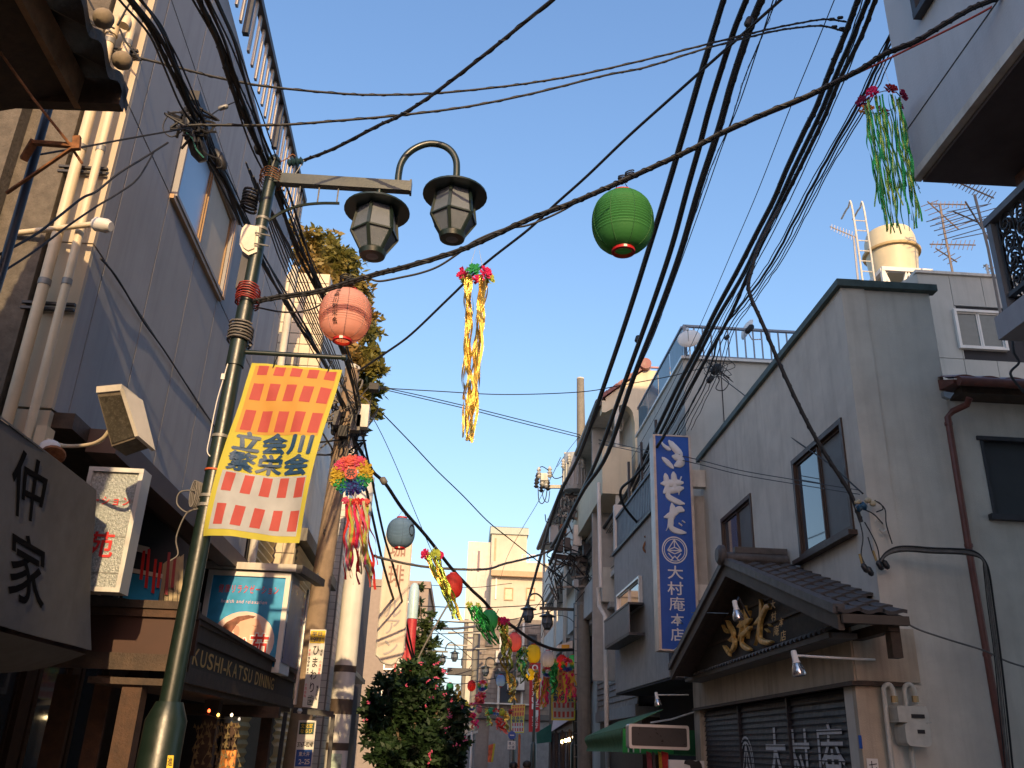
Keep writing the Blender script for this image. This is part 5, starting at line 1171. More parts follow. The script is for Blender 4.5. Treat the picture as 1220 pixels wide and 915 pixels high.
# end face toward the camera with stripes
pe = Vector((4.3, 14.6, pd.z)); pf = Vector((4.3, 14.6, pc.z+.02))
def endp(a_, b_): return (pd*(1-a_)+pe*a_)*(1-b_)+(pc*(1-a_)+pf*a_)*b_
u_ = 0
for wd, mt in ((.045, m_awb), (.012, m_aww), (.035, M('awning_dark_green', (.01, .10, .03), .8)), (.012, m_aww), (.05, m_awb), (.012, m_aww), (.30, m_awb), (.5, MATS['awning_dark_green'])):
    obj('stripe', MB().slab([endp(u_, 0), endp(u_+wd, 0), endp(u_+wd, 1), endp(u_, 1)], (0, .02, 0)), mt, S2); u_ += wd
obj('valance_edge', MB().slab([endp(0, -.06), endp(.9, -.06), endp(.9, 0), endp(0, 0)], (0, .015, 0)), m_awg, S2)
S3 = thing('blank_light_box', 'rounded rectangular light-box sign, unlit and dark, under the stucco bay', 'sign', (3.2, 13.8, 2))
a = at(749, 862, Y=13.7); b = at(822, 894, Y=13.7)
obj('frame', rbox(a.x, b.x, 13.7, 13.95, b.z, a.z, .035), m_alu, S3); obj('face', rbox(a.x+.04, b.x-.04, 13.69, 13.699, b.z+.04, a.z-.04, .02), M('dark_acrylic', (.05, .047, .045), .3, var=.1), S3)
obj('hanging_arm', MB().tube([at(775, 861, Y=13.75), at(800, 857, Y=13.8), at(828, 848, Y=13.9)], .014, 6), m_alu, S3)
S4 = thing('flag_display', 'dark red and yellow shop flags hanging below the unlit light box', 'flag', at(778, 905, Y=14))
for x0, x1, c_ in ((770, 776, (.18, .03, .05)), (777, 780, (.06, .05, .06)), (784, 788, (.5, .3, .03)), (788, 796, (.5, .03, .03))):
    a = at(x0, 895, Y=14); b = at(x1, 897, Y=14); obj('cloth', MB().slab([a, b, b+Vector((.02, 0, -.5)), a+Vector((.03, 0, -.5))], (0, .02, 0)), M('flag_%d' % x0, c_, .7, var=.25, scale=20), S4)
S5 = thing('white_poster_board', 'white board with a dark animal silhouette at the bottom edge right of the flags', 'sign', at(820, 915, Y=13))
a = at(797, 905, Y=13.2); b = at(839, 907, Y=13.2); obj('board', MB().box(a.x, b.x, 13.2, 13.26, 0.9, a.z), m_white, S5)
obj('silhouette', MB().slab([at(x, y, Y=13.19) for x, y in ((816, 906), (823, 905), (829, 907), (833, 906), (836, 911), (837, 918), (824, 920), (822, 912), (815, 910))], (0, .008, 0)), m_ink, S5)
# ================================================================ STREET FURNITURE
FWD = Vector((RW[0][2], RW[1][2], RW[2][2]))*-1.0
def depth_of(p): return (Vector(p)-EYE).dot(FWD)
def at_depth(px, py, d):
    r = RW @ Vector((px-CX, CY-py, -FPX)); return EYE + r*(d/FPX)

def lamp_head(parent, c, s=1.0, panes=True):
    """hexagonal lantern hanging under a wide round cap; c = centre of the cap"""
    c = Vector(c); head = obj('lamp_head', MB().lathe([(.05*s, .10*s), (.06*s, .05*s), (.12*s, .035*s), (.238*s, -.015*s), (.24*s, -.03*s), (.15*s, -.028*s), (.0, -.027*s)], c, n=28), m_green, parent)
    z0, z1, z2 = -.03*s, -.23*s, -.37*s; r0, r1, r2 = .145*s, .172*s, .088*s
    fr = MB(); rg = [[c+Vector((r*math.cos(R(60*k+20)), r*math.sin(R(60*k+20)), z)) for k in range(6)] for r, z in ((r0, z0), (r1, z1), (r2, z2))]
    for k in range(6):
        fr.bar(rg[0][k], rg[1][k], .022*s, .016*s); fr.bar(rg[1][k], rg[2][k], .022*s, .016*s)
        for q in (1, 2): fr.bar(rg[q][k], rg[q][(k+1) % 6], .014*s, .012*s)
    obj('lamp_frame', fr, m_green, head)
    obj('bottom_cup', MB().lathe([(.085*s, z2+.015*s), (.10*s, z2), (.09*s, z2-.035*s), (.05*s, z2-.04*s), (.0, z2-.025*s)], c, n=20), m_green, head)
    obj('lamp_glass', MB().lathe([(.0, z2-.03*s), (.05*s, z2-.038*s), (.0, z2-.045*s)], c, n=14, cap=False), m_frost, head)
    if panes:
        for k in range(6):
            for q in (0, 1):
                pts = [rg[q][k], rg[q][(k+1) % 6], rg[q+1][(k+1) % 6], rg[q+1][k]]; nrm = (sum(pts, Vector())/4-c); nrm.z = 0; nrm.normalize()
                obj('pane', MB().slab([p-nrm*.004 for p in pts], -nrm*.004), m_frost, head)
    else:
        mb = MB()
        mb.lathe([(r0*.97, z0), (r1*.97, z1), (r2*.97, z2)], c, n=6, smooth=False, a0=R(20)); obj('lamp_glass', mb, m_frost, head)
    return head

def street_lamp(label, base, top, side, Y, panes=True, group=None):
    """green post with a box beam; one lamp hangs from the beam, one from a gooseneck"""
    t = thing('street_lamp', label, 'street lamp', base, group=group); base = Vector(base); top = Vector(top); ax = (top-base).normalized()
    obj('pole', MB().tube([base, base+(top-base)*.5, top+ax*.02], [.066, .056, .043], 16), m_green, t)
    z = lambda f: base+(top-base)*f
    zb = top-Vector((0, 0, .13))
    def off(x, zz): return Vector((zb.x+side*x, zb.y, zb.z+zz))
    obj('beam', MB().box(min(zb.x, off(1.02, 0).x), max(zb.x, off(1.02, 0).x), zb.y-.03, zb.y+.03, zb.z-.042, zb.z+.042), m_green, t)
    obj('beam_end', MB().box(min(off(1.02, 0).x, off(1.035, 0).x), max(off(1.02, 0).x, off(1.035, 0).x), zb.y-.036, zb.y+.036, zb.z-.05, zb.z+.05), m_green, t)
    obj('base_sleeve', MB().lathe([(.12, 0), (.12, .95), (.115, 1.62), (.075, 1.72)], base, ax, 20), m_green, t)
    obj('pole_cap', MB().lathe([(.05, 0), (.05, .02), (.02, .06), (.0, .07)], top+ax*.02, ax, 14), m_green, t)
    obj('joint_sleeve', MB().tube([z(.70), z(.78)], [.060, .058], 16), m_green, t)
    xs = [off(x, zz) for x, zz in ((.93, .04), (.93, .12), (.94, .21), (.98, .30), (1.05, .37), (1.14, .41), (1.24, .40), (1.31, .35), (1.35, .27), (1.36, .17), (1.36, .06))]
    obj('gooseneck', MB().tube(smooth_path(xs, 4), .026, 12), m_green, t)
    obj('drop_stem', MB().tube([off(.80, -.04), off(.80, -.13)], .022, 12), m_green, t)
    lamp_head(t, off(.80, -.20), 1, panes); lamp_head(t, off(1.36, -.02), 1, panes)
    cv = [off(x, zz) for x, zz in ((.03, -.36), (.12, -.28), (.24, -.215), (.38, -.185), (.52, -.175))]
    obj('scroll_strip', MB().tube(smooth_path(cv, 4), .011, 6), m_green, t)
    for x in (.22, .36, .50): obj('tie_rod', MB().tube([off(x, -.04), off(x, -.18-.03*(x < .3))], .006, 6), m_zinc, t)
    return t
Y1 = 5.45
pb_ = at(187, 915, Y=Y1); pt_ = at(326, 196, Y=Y1); dd = (pb_-pt_)/(pt_.z-pb_.z); pb0 = pt_+dd*(pt_.z-0)
SL = street_lamp('near green street lamp with twin hexagonal lanterns, carrying the big yellow banner', pb0, pt_, 1, Y1)
m_tape = M('orange_band', (.45, .09, .03), .6)
def on_pole(y): 
    return at(326-(y-196)*139/719, y, Y=Y1)
for y, mt, r in ((262, m_zinc, .050), (274, m_zinc, .051), (411, m_zinc, .056), (521, m_zinc, .060), (592, m_zinc, .062), (603, m_zinc, .064), (561, m_tape, .061)):
    c = on_pole(y); ax = (pt_-pb_).normalized(); obj('band', MB().tube([c-ax*(.006 if mt is m_tape else .010), c+ax*(.006 if mt is m_tape else .010)], r, 16), mt, SL)
a = at(199, 903, Y=Y1-.13); b = at(206, 925, Y=Y1-.13)
obj('sticker', MB().slab([at(197, 925, Y=Y1-.125), at(205, 925, Y=Y1-.125), at(207, 900, Y=Y1-.125), at(200, 900, Y=Y1-.125)], (0, .004, 0)), m_yel, SL)
tx = MB(); fn = [at(199, 913, Y=Y1-.127), at(205, 913, Y=Y1-.127), at(206, 902, Y=Y1-.127), at(200, 902, Y=Y1-.127)]
glyph(tx, '進', lambda a, b: (fn[0]*(1-a)+fn[1]*a)*(1-b)+(fn[3]*(1-a)+fn[2]*a)*b); obj('sticker_print', tx, m_ink, SL)
# loudspeaker
t = thing('loudspeaker', 'cream box loudspeaker strapped to the near green lamp post', 'loudspeaker', on_pole(285)+Vector((-.1, 0, 0)))
q = [at(x, y, Y=Y1-.06) for x, y in ((288, 272), (293, 267), (309, 270), (306, 300), (296, 304), (289, 299), (285, 290))]
obj('case', MB().slab(q, (0, .13, 0)), M('speaker_cream', (.68, .62, .50), .5, var=.05), t)
cq = sum(q, Vector())/7
obj('horn_mouth', MB().slab([v+(cq-v)*.25+Vector((0, -.012, 0)) for v in q], (0, .011, 0)), M('speaker_mouth', (.60, .55, .46), .6), t)
obj('strap', MB().tube([at(304, 277, Y=Y1-.08), at(322, 281, Y=Y1-.08)], .006, 6), m_zinc, t); obj('strap', MB().tube([at(303, 290, Y=Y1-.08), at(320, 293, Y=Y1-.08)], .006, 6), m_zinc, t)
obj('bracket', MB().bar(on_pole(300)+Vector((-.07, 0, .05)), on_pole(345)+Vector((-.07, 0, 0)), .03, .05), m_steel, SL)
# wraps of wire round the pole
def coil(parent, name, c, r, n, h, mat, w=.004, sag=0.0, seed=1):
    rn = random.Random(seed); pts = []
    for k in range(n*14):
        a_ = k/14*2*math.pi; rr_ = r*(1+.12*rn.random()); pts.append(Vector(c)+Vector((rr_*math.cos(a_), rr_*math.sin(a_), h*(k/(n*14)-.5)+.012*math.sin(a_+seed)-sag*max(0, math.cos(a_)))))
    return obj(name, MB().tube(pts, w, 5), mat, parent)
coil(SL, 'wire_wrap', on_pole(212), .075, 5, .10, m_rust, .004, .03, 2); coil(SL, 'wire_wrap', on_pole(352), .075, 7, .13, m_wirer, .006, .02, 3); coil(SL, 'wire_wrap', on_pole(398), .075, 6, .14, m_wireg, .008, .0, 4)
coil(SL, 'wire_wrap', on_pole(240)+Vector((-.12, 0, 0)), .05, 6, .16, m_wire, .010, 0, 5)
t = thing('cable_coil', 'coil of grey cable hung on the lamp post beside the lower edge of the banner', 'cable coil', on_pole(590)+Vector((-.12, 0, 0)))
cc = at(232, 588, Y=Y1-.05)
for k in range(5):
    obj('loop', MB().tube([cc+Vector((.018*math.cos(a_*2*math.pi/16)+.006*k-.01, .012*k, .085*math.sin(a_*2*math.pi/16))) for a_ in range(17)], .005, 5, cap=False), m_wireg, t)
obj('tail', MB().tube(smooth_path([at(x, y, Y=Y1-.05) for x, y in ((235, 584), (215, 586), (211, 600), (222, 610), (232, 606)) ]), .005, 5), m_wireg, t)
obj('tail', MB().tube(smooth_path([at(x, y, Y=Y1-.05) for x, y in ((236, 606), (222, 612), (210, 640), (212, 660), (203, 668)) ]), .005, 5), m_wireg, t)
t = thing('down_wire', 'thin pale wire with a connector running down the left of the lamp post', 'wire', on_pole(450))
obj('wire', MB().tube(smooth_path([at(x, y, Y=Y1-.04) for x, y in ((283, 398), (276, 418), (266, 452), (258, 480), (250, 520), (247, 538), (253, 546))]), .004, 5), m_white, t); obj('connector', MB().box(*(lambda c: (c.x-.012, c.x+.012, c.y-.01, c.y+.01, c.z-.02, c.z+.02))(at(266, 449, Y=Y1-.04))), m_white, t)

# banner bar and banner
bb0 = on_pole(419); bb1 = at(411, 426, Y=Y1); bb1.z = bb0.z-.0
bb1 = at(410, 426, Y=Y1)
obj('banner_bar', MB().tube([bb0, bb1], .016, 10), m_green, SL); obj('bar_knob', MB().lathe([(.01, -.02), (.024, -.012), (.024, .012), (.01, .02)], bb1, (1, 0, -.1), 12), m_green, SL)
m_byel = M('banner_yellow', (.66, .60, .08), .75, var=.04, trans=.35); m_bor = M('banner_orange', (.66, .36, .08), .75, var=.12, scale=2, trans=.3); m_bred = M('banner_red', (.50, .09, .08), .75, var=.1, trans=.25); m_bgr = M('banner_grey', (.50, .53, .58), .75, var=.1, trans=.3)
def banner(label, corners, Y, wave=.02, seed=0, text=True):
    t = thing('street_banner', label, 'banner', at(*corners[3], Y=Y)); q = [at(x, y, Y=Y) for x, y in corners]  # BL BR TR TL
    W_ = (q[2]-q[3]).length
    def f(a_, b_, off=0.0):
        p = (q[0]*(1-a_)+q[1]*a_)*(1-b_)+(q[3]*(1-a_)+q[2]*a_)*b_
        amp = wave*(1-b_)**.7; p = p+Vector((0, -amp*math.sin(a_*5.5+b_*5+seed)*1.9-amp*.9*math.sin(a_*2+1)-.14*wave*math.sin(a_*23+b_*9+math.sin(b_*7)*2)-off, 0))
        p.z += -.012*W_*math.sin(a_*math.pi)*(1-b_); p.x -= .05*W_*math.sin(b_*math.pi)*.5
        return p
    obj('cloth', MB().grid(lambda a_, b_: f(a_, b_), 24, 40), m_byel, t)
    def patch(name, a0, a1, b0, b1, mat, off, sk=0.0, n=8):
        obj(name, MB().grid(lambda u, v: f(a0+(a1-a0)*u+sk*v*0, b0+(b1-b0)*v, off), n, n), mat, t)
    patch('upper_print', .05, .955, .585, .985, m_bor, .002, n=20); patch('lower_print', .06, .95, .035, .355, m_bgr, .002, n=20)
    for r, (b0, b1) in enumerate(((.93, .985), (.78, .88), (.60, .72))):
        for c in range(5):
            a0 = .09+c*.185+(0 if r % 2 else .0); patch('red_check', a0, a0+.115, b0, b1, m_bred, .0035, n=5)
    for r, (b0, b1) in enumerate(((.24, .345), (.06, .17))):
        for c in range(5):
            a0 = .10+c*.185; patch('red_check', a0, a0+.10, b0, b1, m_bred, .0035, n=5)
    if text:
        for s_, a0, b0 in (('立会川', .07, .475), ('繁栄会', .07, .358)):
            for k, ch in enumerate(s_):
                tx = MB()
                for q_, (da, db) in enumerate(((0, 0), (.010, 0), (-.010, 0), (0, .004), (0, -.004))): glyph(tx, ch, lambda a_, b_: f(a0+k*.295+a_*.285+da, b0+b_*.118+db, .005+.0003*q_))
                o_ = obj('character', tx, m_navy, t)
    return t, f
BN, bf = banner('big yellow street banner with red checks and dark blue characters on the near lamp post', [(243, 640), (355, 645), (408, 441), (300, 432)], Y1-.02, .035)
for a_ in (.24, .84):
    c = bf(a_, .99); obj('hook', MB().tube([c+Vector((0, 0, -.02)), c+Vector((.01, 0, .03)), c+Vector((.02, 0, .075))], .005, 5), m_wire, BN)
banner('smaller yellow street banner hung behind pink streamers on the green post by the concrete pole', [(657, 858), (685, 858), (688, 797), (658, 797)], 25.6, .02, 1)
banner('distant yellow street banner in front of the brown tiled block', [(609, 873), (624, 873), (626, 839), (609, 840)], 41.5, .02, 2)

# other lamp posts
def post_px(x0, ytop, Y, side, label, x1=None):
    tp = at(x0, ytop, Y=Y); return street_lamp(label, (tp.x+.02*side*-1, Y, 0), tp, side, Y, panes=Y < 30)
post_px(685, 721, 25.8, -1, 'green street lamp with twin lanterns standing just left of the concrete utility pole')
post_px(507, 772, 42, 1, 'distant green street lamp with twin lanterns rising from the flowering tree')
post_px(614, 792, 41.8, -1, 'distant green street lamp with twin lanterns before the brown tiled block')
post_px(638, 800, 38, 1, 'slender dark green lamp post beside the red bank banner')
for o in [o for o in COL.objects if o.name.startswith('street_lamp')][-1:]:
    for ch in list(o.children):
        if not ch.name.startswith(('pole', 'base')): 
            for g_ in list(ch.children): bpy.data.objects.remove(g_)
            bpy.data.objects.remove(ch)
t = thing('sign_box', 'white wedge-shaped light box with an orange panel on the green post', 'sign', at(675, 765, Y=25.6))
obj('case', MB().slab([at(663, 773, Y=25.7), at(682, 773, Y=25.7), at(682, 763, Y=25.7), at(664, 769, Y=25.7)], (0, .15, 0)), m_white, t); obj('orange_panel', MB().slab([at(669, 772.5, Y=25.68), at(678.5, 772.5, Y=25.68), at(678.5, 768, Y=25.68), at(669, 768, Y=25.68)], (0, .01, 0)), M('panel_orange', (.7, .35, .02), .5, var=.05), t)

# red bank banner, road signs
t = thing('bank_banner', 'long red vertical banner with white lettering of a bank at the street bend', 'banner', at(638, 872, Y=40)); YK_ = 39.5
q = [at(x, y, Y=YK_) for x, y in ((630, 872), (643, 872), (644.5, 790), (631, 790))]
obj('cloth', MB().slab(q, (0, .06, 0)), M('bank_red', (.45, .015, .02), .6, var=.05), t)
s_ = '三菱東京UFJ銀行'
for k, ch in enumerate(s_):
    y0 = 800+k*7.6; y1 = y0+6.8; tx = MB(); a = at(633.5, y1, Y=YK_-.02); b = at(641.5, y0, Y=YK_-.02); glyph(tx, ch, rect_fn(a, (b.x-a.x, 0, 0), (0, 0, b.z-a.z))); obj('character', tx, m_white, t)
c = at(637.5, 795.5, Y=YK_-.02); obj('round_mark', MB().grid(lambda a_, b_: c+Vector(((.13-.05*b_)*math.cos(a_*6.2832), 0, (.13-.05*b_)*math.sin(a_*6.2832))), 24, 1), m_white, t)
t = thing('road_sign', 'round blue road sign above a small square plate on a grey post', 'road sign', at(610, 915, Y=36))
c = at(610, 876, Y=36); obj('post', MB().tube([(c.x, 36.03, 0), (c.x, 36.03, c.z+.2)], .035, 8), m_zinc, t); obj('disc', MB().lathe([(.01, 0), (.15, 0), (.15, .02), (.01, .021)], c+Vector((0, -.05, 0)), (0, 1, 0), 24), m_blue, t)
obj('arrow', MB().bar(c+Vector((-.08, -.055, 0)), c+Vector((.08, -.055, 0)), .03, .004, (0, 1, 0)), m_white, t); obj('plate', MB().box(c.x-.16, c.x+.14, 35.94, 35.96, c.z-.50, c.z-.20), m_white, t)
for k in range(2):
    tx = MB(); text_h(tx, '進入' if k == 0 else '止速', (c.x-.13, 35.935, c.z-.34-.13*k), (.11, 0, 0), (0, 0, .11)); obj('lettering', tx, m_navy, t)
t = thing('orange_post', 'thin orange-red upright pole below the distant banner', 'pole', at(618, 915, Y=37)); c = at(619, 875, Y=37); obj('shaft', MB().tube([(c.x, 37, 0), (c.x, 37, c.z)], .05, 8), M('orange_paint', (.45, .10, .03), .6), t); obj('cap', MB().lathe([(.06, 0), (.05, .04), (.0, .05)], (c.x, 37, c.z), n=8), m_zinc, t)
t = thing('white_post', 'thin white pipe post at the street bend left of the brown tiled block', 'pole', at(563, 915, Y=35)); c = at(562.5, 872, Y=35); obj('shaft', MB().tube([(c.x, 35, 0), (c.x, 35, c.z)], .045, 8), m_white, t); obj('cap', MB().lathe([(.05, 0), (.04, .04), (.0, .05)], (c.x, 35, c.z), n=8), m_zinc, t)
t = thing('grey_pole', 'bare grey utility pole at the left corner of the brown tiled block', 'utility pole', at(568, 915, Y=41)); c = at(568, 733, Y=41); obj('shaft', MB().tube([(c.x, 41, 0), (c.x, 41, c.z)], [.17, .12], 12), m_conc, t)
for k, z in enumerate((.3, .8, 1.5)): obj('cross_arm', MB().box(c.x-.8+k*.2, c.x+.7-k*.1, 40.8, 40.86, c.z-z-.04, c.z-z+.04), m_zinc, t)
obj('transformer_rack', MB().box(c.x-1.2, c.x-.1, 40.7, 41.2, at(560, 805, Y=41).z, at(560, 797, Y=41).z), m_steel, t)
t = thing('far_utility_pole', 'thin pale utility pole seen against the sky behind the string of lanterns', 'utility pole', at(556, 800, Y=60)); c = at(556, 738, Y=60); obj('shaft', MB().tube([(c.x, 60, 0), (c.x, 60, c.z)], .14, 10), m_conc, t)
for z in (.2, .9, 1.7): obj('cross_arm', MB().box(c.x-1.2, c.x+1.2, 59.8, 59.87, c.z-z-.05, c.z-z+.05), m_zinc, t)

# left utility pole with its dental sign
t = UPL = thing('utility_pole', 'brownish utility pole wrapped in cable tangles behind the yellow banner', 'utility pole', (-2.15, 13, 0))
tp = at(420, 441, Y=13); bt = at(382, 700, Y=13); dd = (bt-tp)/(tp.z-bt.z); b0 = tp+dd*tp.z
obj('shaft', MB().tube([b0, bt, tp], [.165, .145, .115], 18), M('pole_brown', (.27, .20, .14), .9, var=.2, scale=6, bump=.3, streak=.5), t)
obj('cap', MB().lathe([(.125, 0), (.12, .05), (.05, .10), (0, .105)], tp, n=16), M('cap_pale', (.6, .55, .45), .7), t)
for k, y in enumerate((575, 638, 690, 555)): c = tp+dd*(tp.z-at(400, y, Y=13).z); obj('step_bolt', MB().tube([c+Vector((-.05, -.12, 0)), c+Vector((-.02, -.28, 0)), c+Vector((-.02, -.29, .03))], .012, 6), m_zinc, t)
rn = random.Random(11)
for k in range(26):
    y = 455+rn.random()*75; x = 420-(y-441)*.16; c = at(x+rn.uniform(-14, 22), y, Y=12.8+rn.random()*.4); n_ = rn.randint(4, 7)
    pts = [c+Vector((rn.uniform(-.3, .3), rn.uniform(-.15, .15), rn.uniform(-.35, .35))) for _ in range(n_)]
    obj('cable_tangle', MB().tube(smooth_path(pts, 4), .011+.008*rn.random(), 5), [m_wire, m_wire, m_wireg, m_conc][k % 4], t)
for x, y, w_, h_, mt in ((433, 497, 16, 26, m_whited), (424, 505, 14, 18, m_conc), (402, 500, 10, 16, m_steel), (446, 462, 12, 7, m_wire), (409, 515, 12, 12, m_wire)):
    a = at(x-w_/2, y+h_/2, Y=12.7); b = at(x+w_/2, y-h_/2, Y=12.7); obj('junction_box', rbox(a.x, b.x, 12.62, 12.78, a.z, b.z, .015), mt, t)
def sign_quad(name, label, quad, Y, th=.02, mat=None, frame=m_whited):
    t = thing(name, label, 'sign', at(*quad[0], Y=Y)); q = [at(x, y, Y=Y) for x, y in quad]; obj('plate', MB().slab(q, (0, th, 0)), mat or m_white, t)
    return t, (lambda a_, b_, off=.004: (q[0]*(1-a_)+q[1]*a_)*(1-b_)+(q[3]*(1-a_)+q[2]*a_)*b_+Vector((0, -off, 0)))
t, f = sign_quad('dental_sign', 'white vertical dental clinic sign with a yellow top, fixed to the brownish pole', [(360, 842), (378, 844), (389, 750), (370, 750)], 12.7)
obj('yellow_field', MB().slab([f(.03, .82), f(.97, .82), f(.97, .985), f(.03, .985)], (0, .003, 0)), m_yel, t)
m_dkg = M('print_dark_green', (.01, .06, .05), .5, var=0)
for s_, a0, b0, w_, h_, mt in (('平日', .12, .91, .34, .065, m_navy), ('夜9時まで', .06, .835, .17, .065, m_navy)):
    tx = MB()
    for k, ch in enumerate(s_): glyph(tx, ch, lambda a_, b_: f(a0+k*w_*1.05+a_*w_, b0+b_*h_, .008))
    obj('lettering', tx, mt, t)
for k, ch in enumerate('ひまわり歯'):
    tx = MB(); glyph(tx, ch, lambda a_, b_: f(.27+a_*.46, .66-k*.16+b_*.145, .008)); obj('character', tx, m_ink if ch != '歯' else m_dkg, t)
for s_, a0, b0, mt in (('歯科', .78, .70, m_ink), ('小児歯科', .78, .56, m_redp), ('矯正歯科', .78, .24, m_ink), ('平日', .03, .70, m_redp), ('夜9時まで', .03, .6, m_ink), ('小児歯科', .03, .26, m_redp)):
    tx = MB()
    for k, ch in enumerate(s_): glyph(tx, ch, lambda a_, b_: f(a0+a_*.15, b0-k*.048+b_*.042, .008))
    obj('side_lettering', tx, mt, t)
t, f = sign_quad('address_sign', 'small address sign with a dark top and blue bottom below the dental clinic sign', [(350, 915), (371, 915), (377, 858), (356, 858)], 12.5)
obj('dark_field', MB().slab([f(.08, .70), f(.92, .70), f(.92, .95), f(.08, .95)], (0, .003, 0)), m_dkg, t); obj('blue_field', MB().slab([f(.05, .03), f(.95, .03), f(.95, .38), f(.05, .38)], (0, .003, 0)), m_blue, t)
for s_, a0, b0, w_, h_, mt in (('文化堂', .15, .83, .22, .10, m_yel), ('ならび', .15, .72, .22, .10, m_yel), ('3767-8241', .06, .44, .095, .10, m_ink), ('東大井', .2, .24, .2, .10, m_white), ('2-25', .24, .08, .15, .11, m_white)):
    tx = MB()
    for k, ch in enumerate(s_): glyph(tx, ch, lambda a_, b_: f(a0+k*w_*1.06+a_*w_, b0+b_*h_, .008))
    obj('lettering', tx, mt, t)
t = thing('notice_frame', 'grey steel notice frame standing under the dental clinic sign', 'frame', at(372, 915, Y=12.3))
fr = MB(); q = [at(x, y, Y=12.35) for x, y in ((340, 915), (392, 915), (397, 851), (350, 846))]
fr.bar(q[3], q[2], .07, .07); fr.bar(q[2], q[1]-Vector((0, 0, .5)), .05, .05); fr.bar(q[3]+Vector((-.1, 0, -.03)), q[0]+Vector((-.1, 0, -.5)), .05, .05); obj('frame', fr, m_steel, t); obj('lamp', MB().lathe([(.02, -.03), (.035, 0), (.02, .03)], at(357, 847, Y=12.2), n=10), m_white, t)

# right concrete pole with transformer, switch gear, racks
t = UPR = thing('utility_pole', 'tall concrete utility pole with grey transformer and crowded switch gear, right of centre', 'utility pole', (3.1, 24, 0))
tp = at(691.5, 452, Y=24); bt = at(697.5, 915, Y=24)
obj('shaft', MB().tube([(bt.x, 24, 0), ((bt.x+tp.x)/2, 24, 6), (tp.x, 24, tp.z)], [.20, .165, .11], 20), m_conc, t); obj('cap', MB().lathe([(.115, 0), (.11, .04), (.0, .06)], tp, n=16), m_whited, t)
def R24(x, y, Y=24.0): return at(x, y, Y=Y)
m_tr = M('transformer_grey', (.33, .36, .38), .45, var=.08, streak=.2)
a = R24(684, 585, 23.5); b = R24(684, 541, 23.5); rt = (R24(698, 560, 23.5).x-R24(670, 560, 23.5).x)/2
obj('transformer', MB().lathe([(rt*.9, a.z), (rt, a.z+.08), (rt, a.z+.55), (rt*1.02, a.z+.57), (rt, a.z+.6), (rt, b.z-.22), (rt*.92, b.z-.12), (rt*.85, b.z-.02), (.0, b.z)], (a.x, 23.5, 0), n=24), m_tr, t)
for k in range(10): obj('cooling_fin', MB().box(a.x+rt*math.cos(R(k*20+180))-.012, a.x+rt*math.cos(R(k*20+180))+.012, 23.5+rt*math.sin(R(k*20+180))-.05, 23.5+rt*math.sin(R(k*20+180))+.0, a.z+.1, b.z-.35), m_tr, t)
def insul(x, y, Y, s=1.0, mt=None): 
    c = R24(x, y, Y); obj('insulator', MB().lathe([(.03*s, -.14*s), (.07*s, -.10*s), (.03*s, -.06*s), (.065*s, -.02*s), (.03*s, .02*s), (.055*s, .06*s), (.02*s, .13*s)], c, n=10), mt or M('porcelain', (.5, .5, .47), .3, var=.15), t)
for x, y in ((678, 546), (690, 547), (671, 552), (694, 552)): insul(x, y, 23.2)
for x, y in ((642, 563), (655, 562), (646, 572), (651, 574)): insul(x, y, 23.4, 1.2)
for x, y in ((639, 575), (645, 580), (653, 578), (640, 570)): insul(x, y, 23.4, 1.1, m_steel)
obj('switch_box', MB().box(*(lambda p, q_: (p.x, q_.x, 23.3, 23.6, p.z, q_.z))(R24(644, 573, 23.4), R24(652, 565, 23.4))), m_whited, t)
obj('cross_arm', MB().bar(R24(646, 580, 23.7), R24(690, 580, 23.7), .09, .09), m_zinc, t)
obj('jumper', MB().tube(smooth_path([R24(x, y, 23.4) for x, y in ((640, 560), (646, 556), (655, 562), (661, 570), (672, 566), (680, 552))]), .014, 5), m_wire, t)
obj('jumper', MB().tube(smooth_path([R24(x, y, 23.4) for x, y in ((641, 580), (642, 596), (646, 600), (650, 594), (652, 582))]), .014, 5), m_wireg, t)
obj('jumper', MB().tube(smooth_path([R24(x, y, 23.4) for x, y in ((645, 582), (648, 595), (653, 598), (655, 585))]), .012, 5), m_wireg, t)
for (x0, y0, x1, y1, th_) in ((672, 590, 704, 594, .09), (668, 608, 700, 610, .07), (657, 662, 700, 668, .12), (660, 672, 692, 674, .05), (664, 614, 698, 620, .07), (662, 700, 706, 698, .05), (672, 540, 690, 541, .05), (680, 688, 702, 686, .05)): obj('rack_arm', MB().bar(R24(x0, y0, 23.75), R24(x1, y1, 23.75), th_, th_), m_steel if th_ > .08 else m_zinc, t)
obj('strut', MB().bar(R24(662, 668, 23.75), R24(690, 678, 23.75), .05, .05), m_zinc, t); obj('strut', MB().bar(R24(663, 663, 23.75), R24(660, 682, 23.75), .05, .05), m_steel, t)
rn = random.Random(3)
for k in range(9): 
    c = R24(668+k*2.4, 598+(k % 3)*2, 23.5); obj('cable_loop', MB().tube([c+Vector((.06*math.cos(a_*.4), 0, .17*math.sin(a_*.4))) for a_ in range(17)], .013, 5, cap=False), m_zinc if k % 2 else m_wire, t)
for k in range(30):
    x = rn.uniform(656, 704); y = rn.uniform(590, 705); c = R24(x, y, 23.4+rn.random()*.5); pts = [c+Vector((rn.uniform(-.35, .35), rn.uniform(-.2, .2), rn.uniform(-.45, .45))) for _ in range(5)]
    obj('cable_tangle', MB().tube(smooth_path(pts, 4), .012+.01*rn.random(), 5), [m_wire, m_wireg, m_wire][k % 3], t)
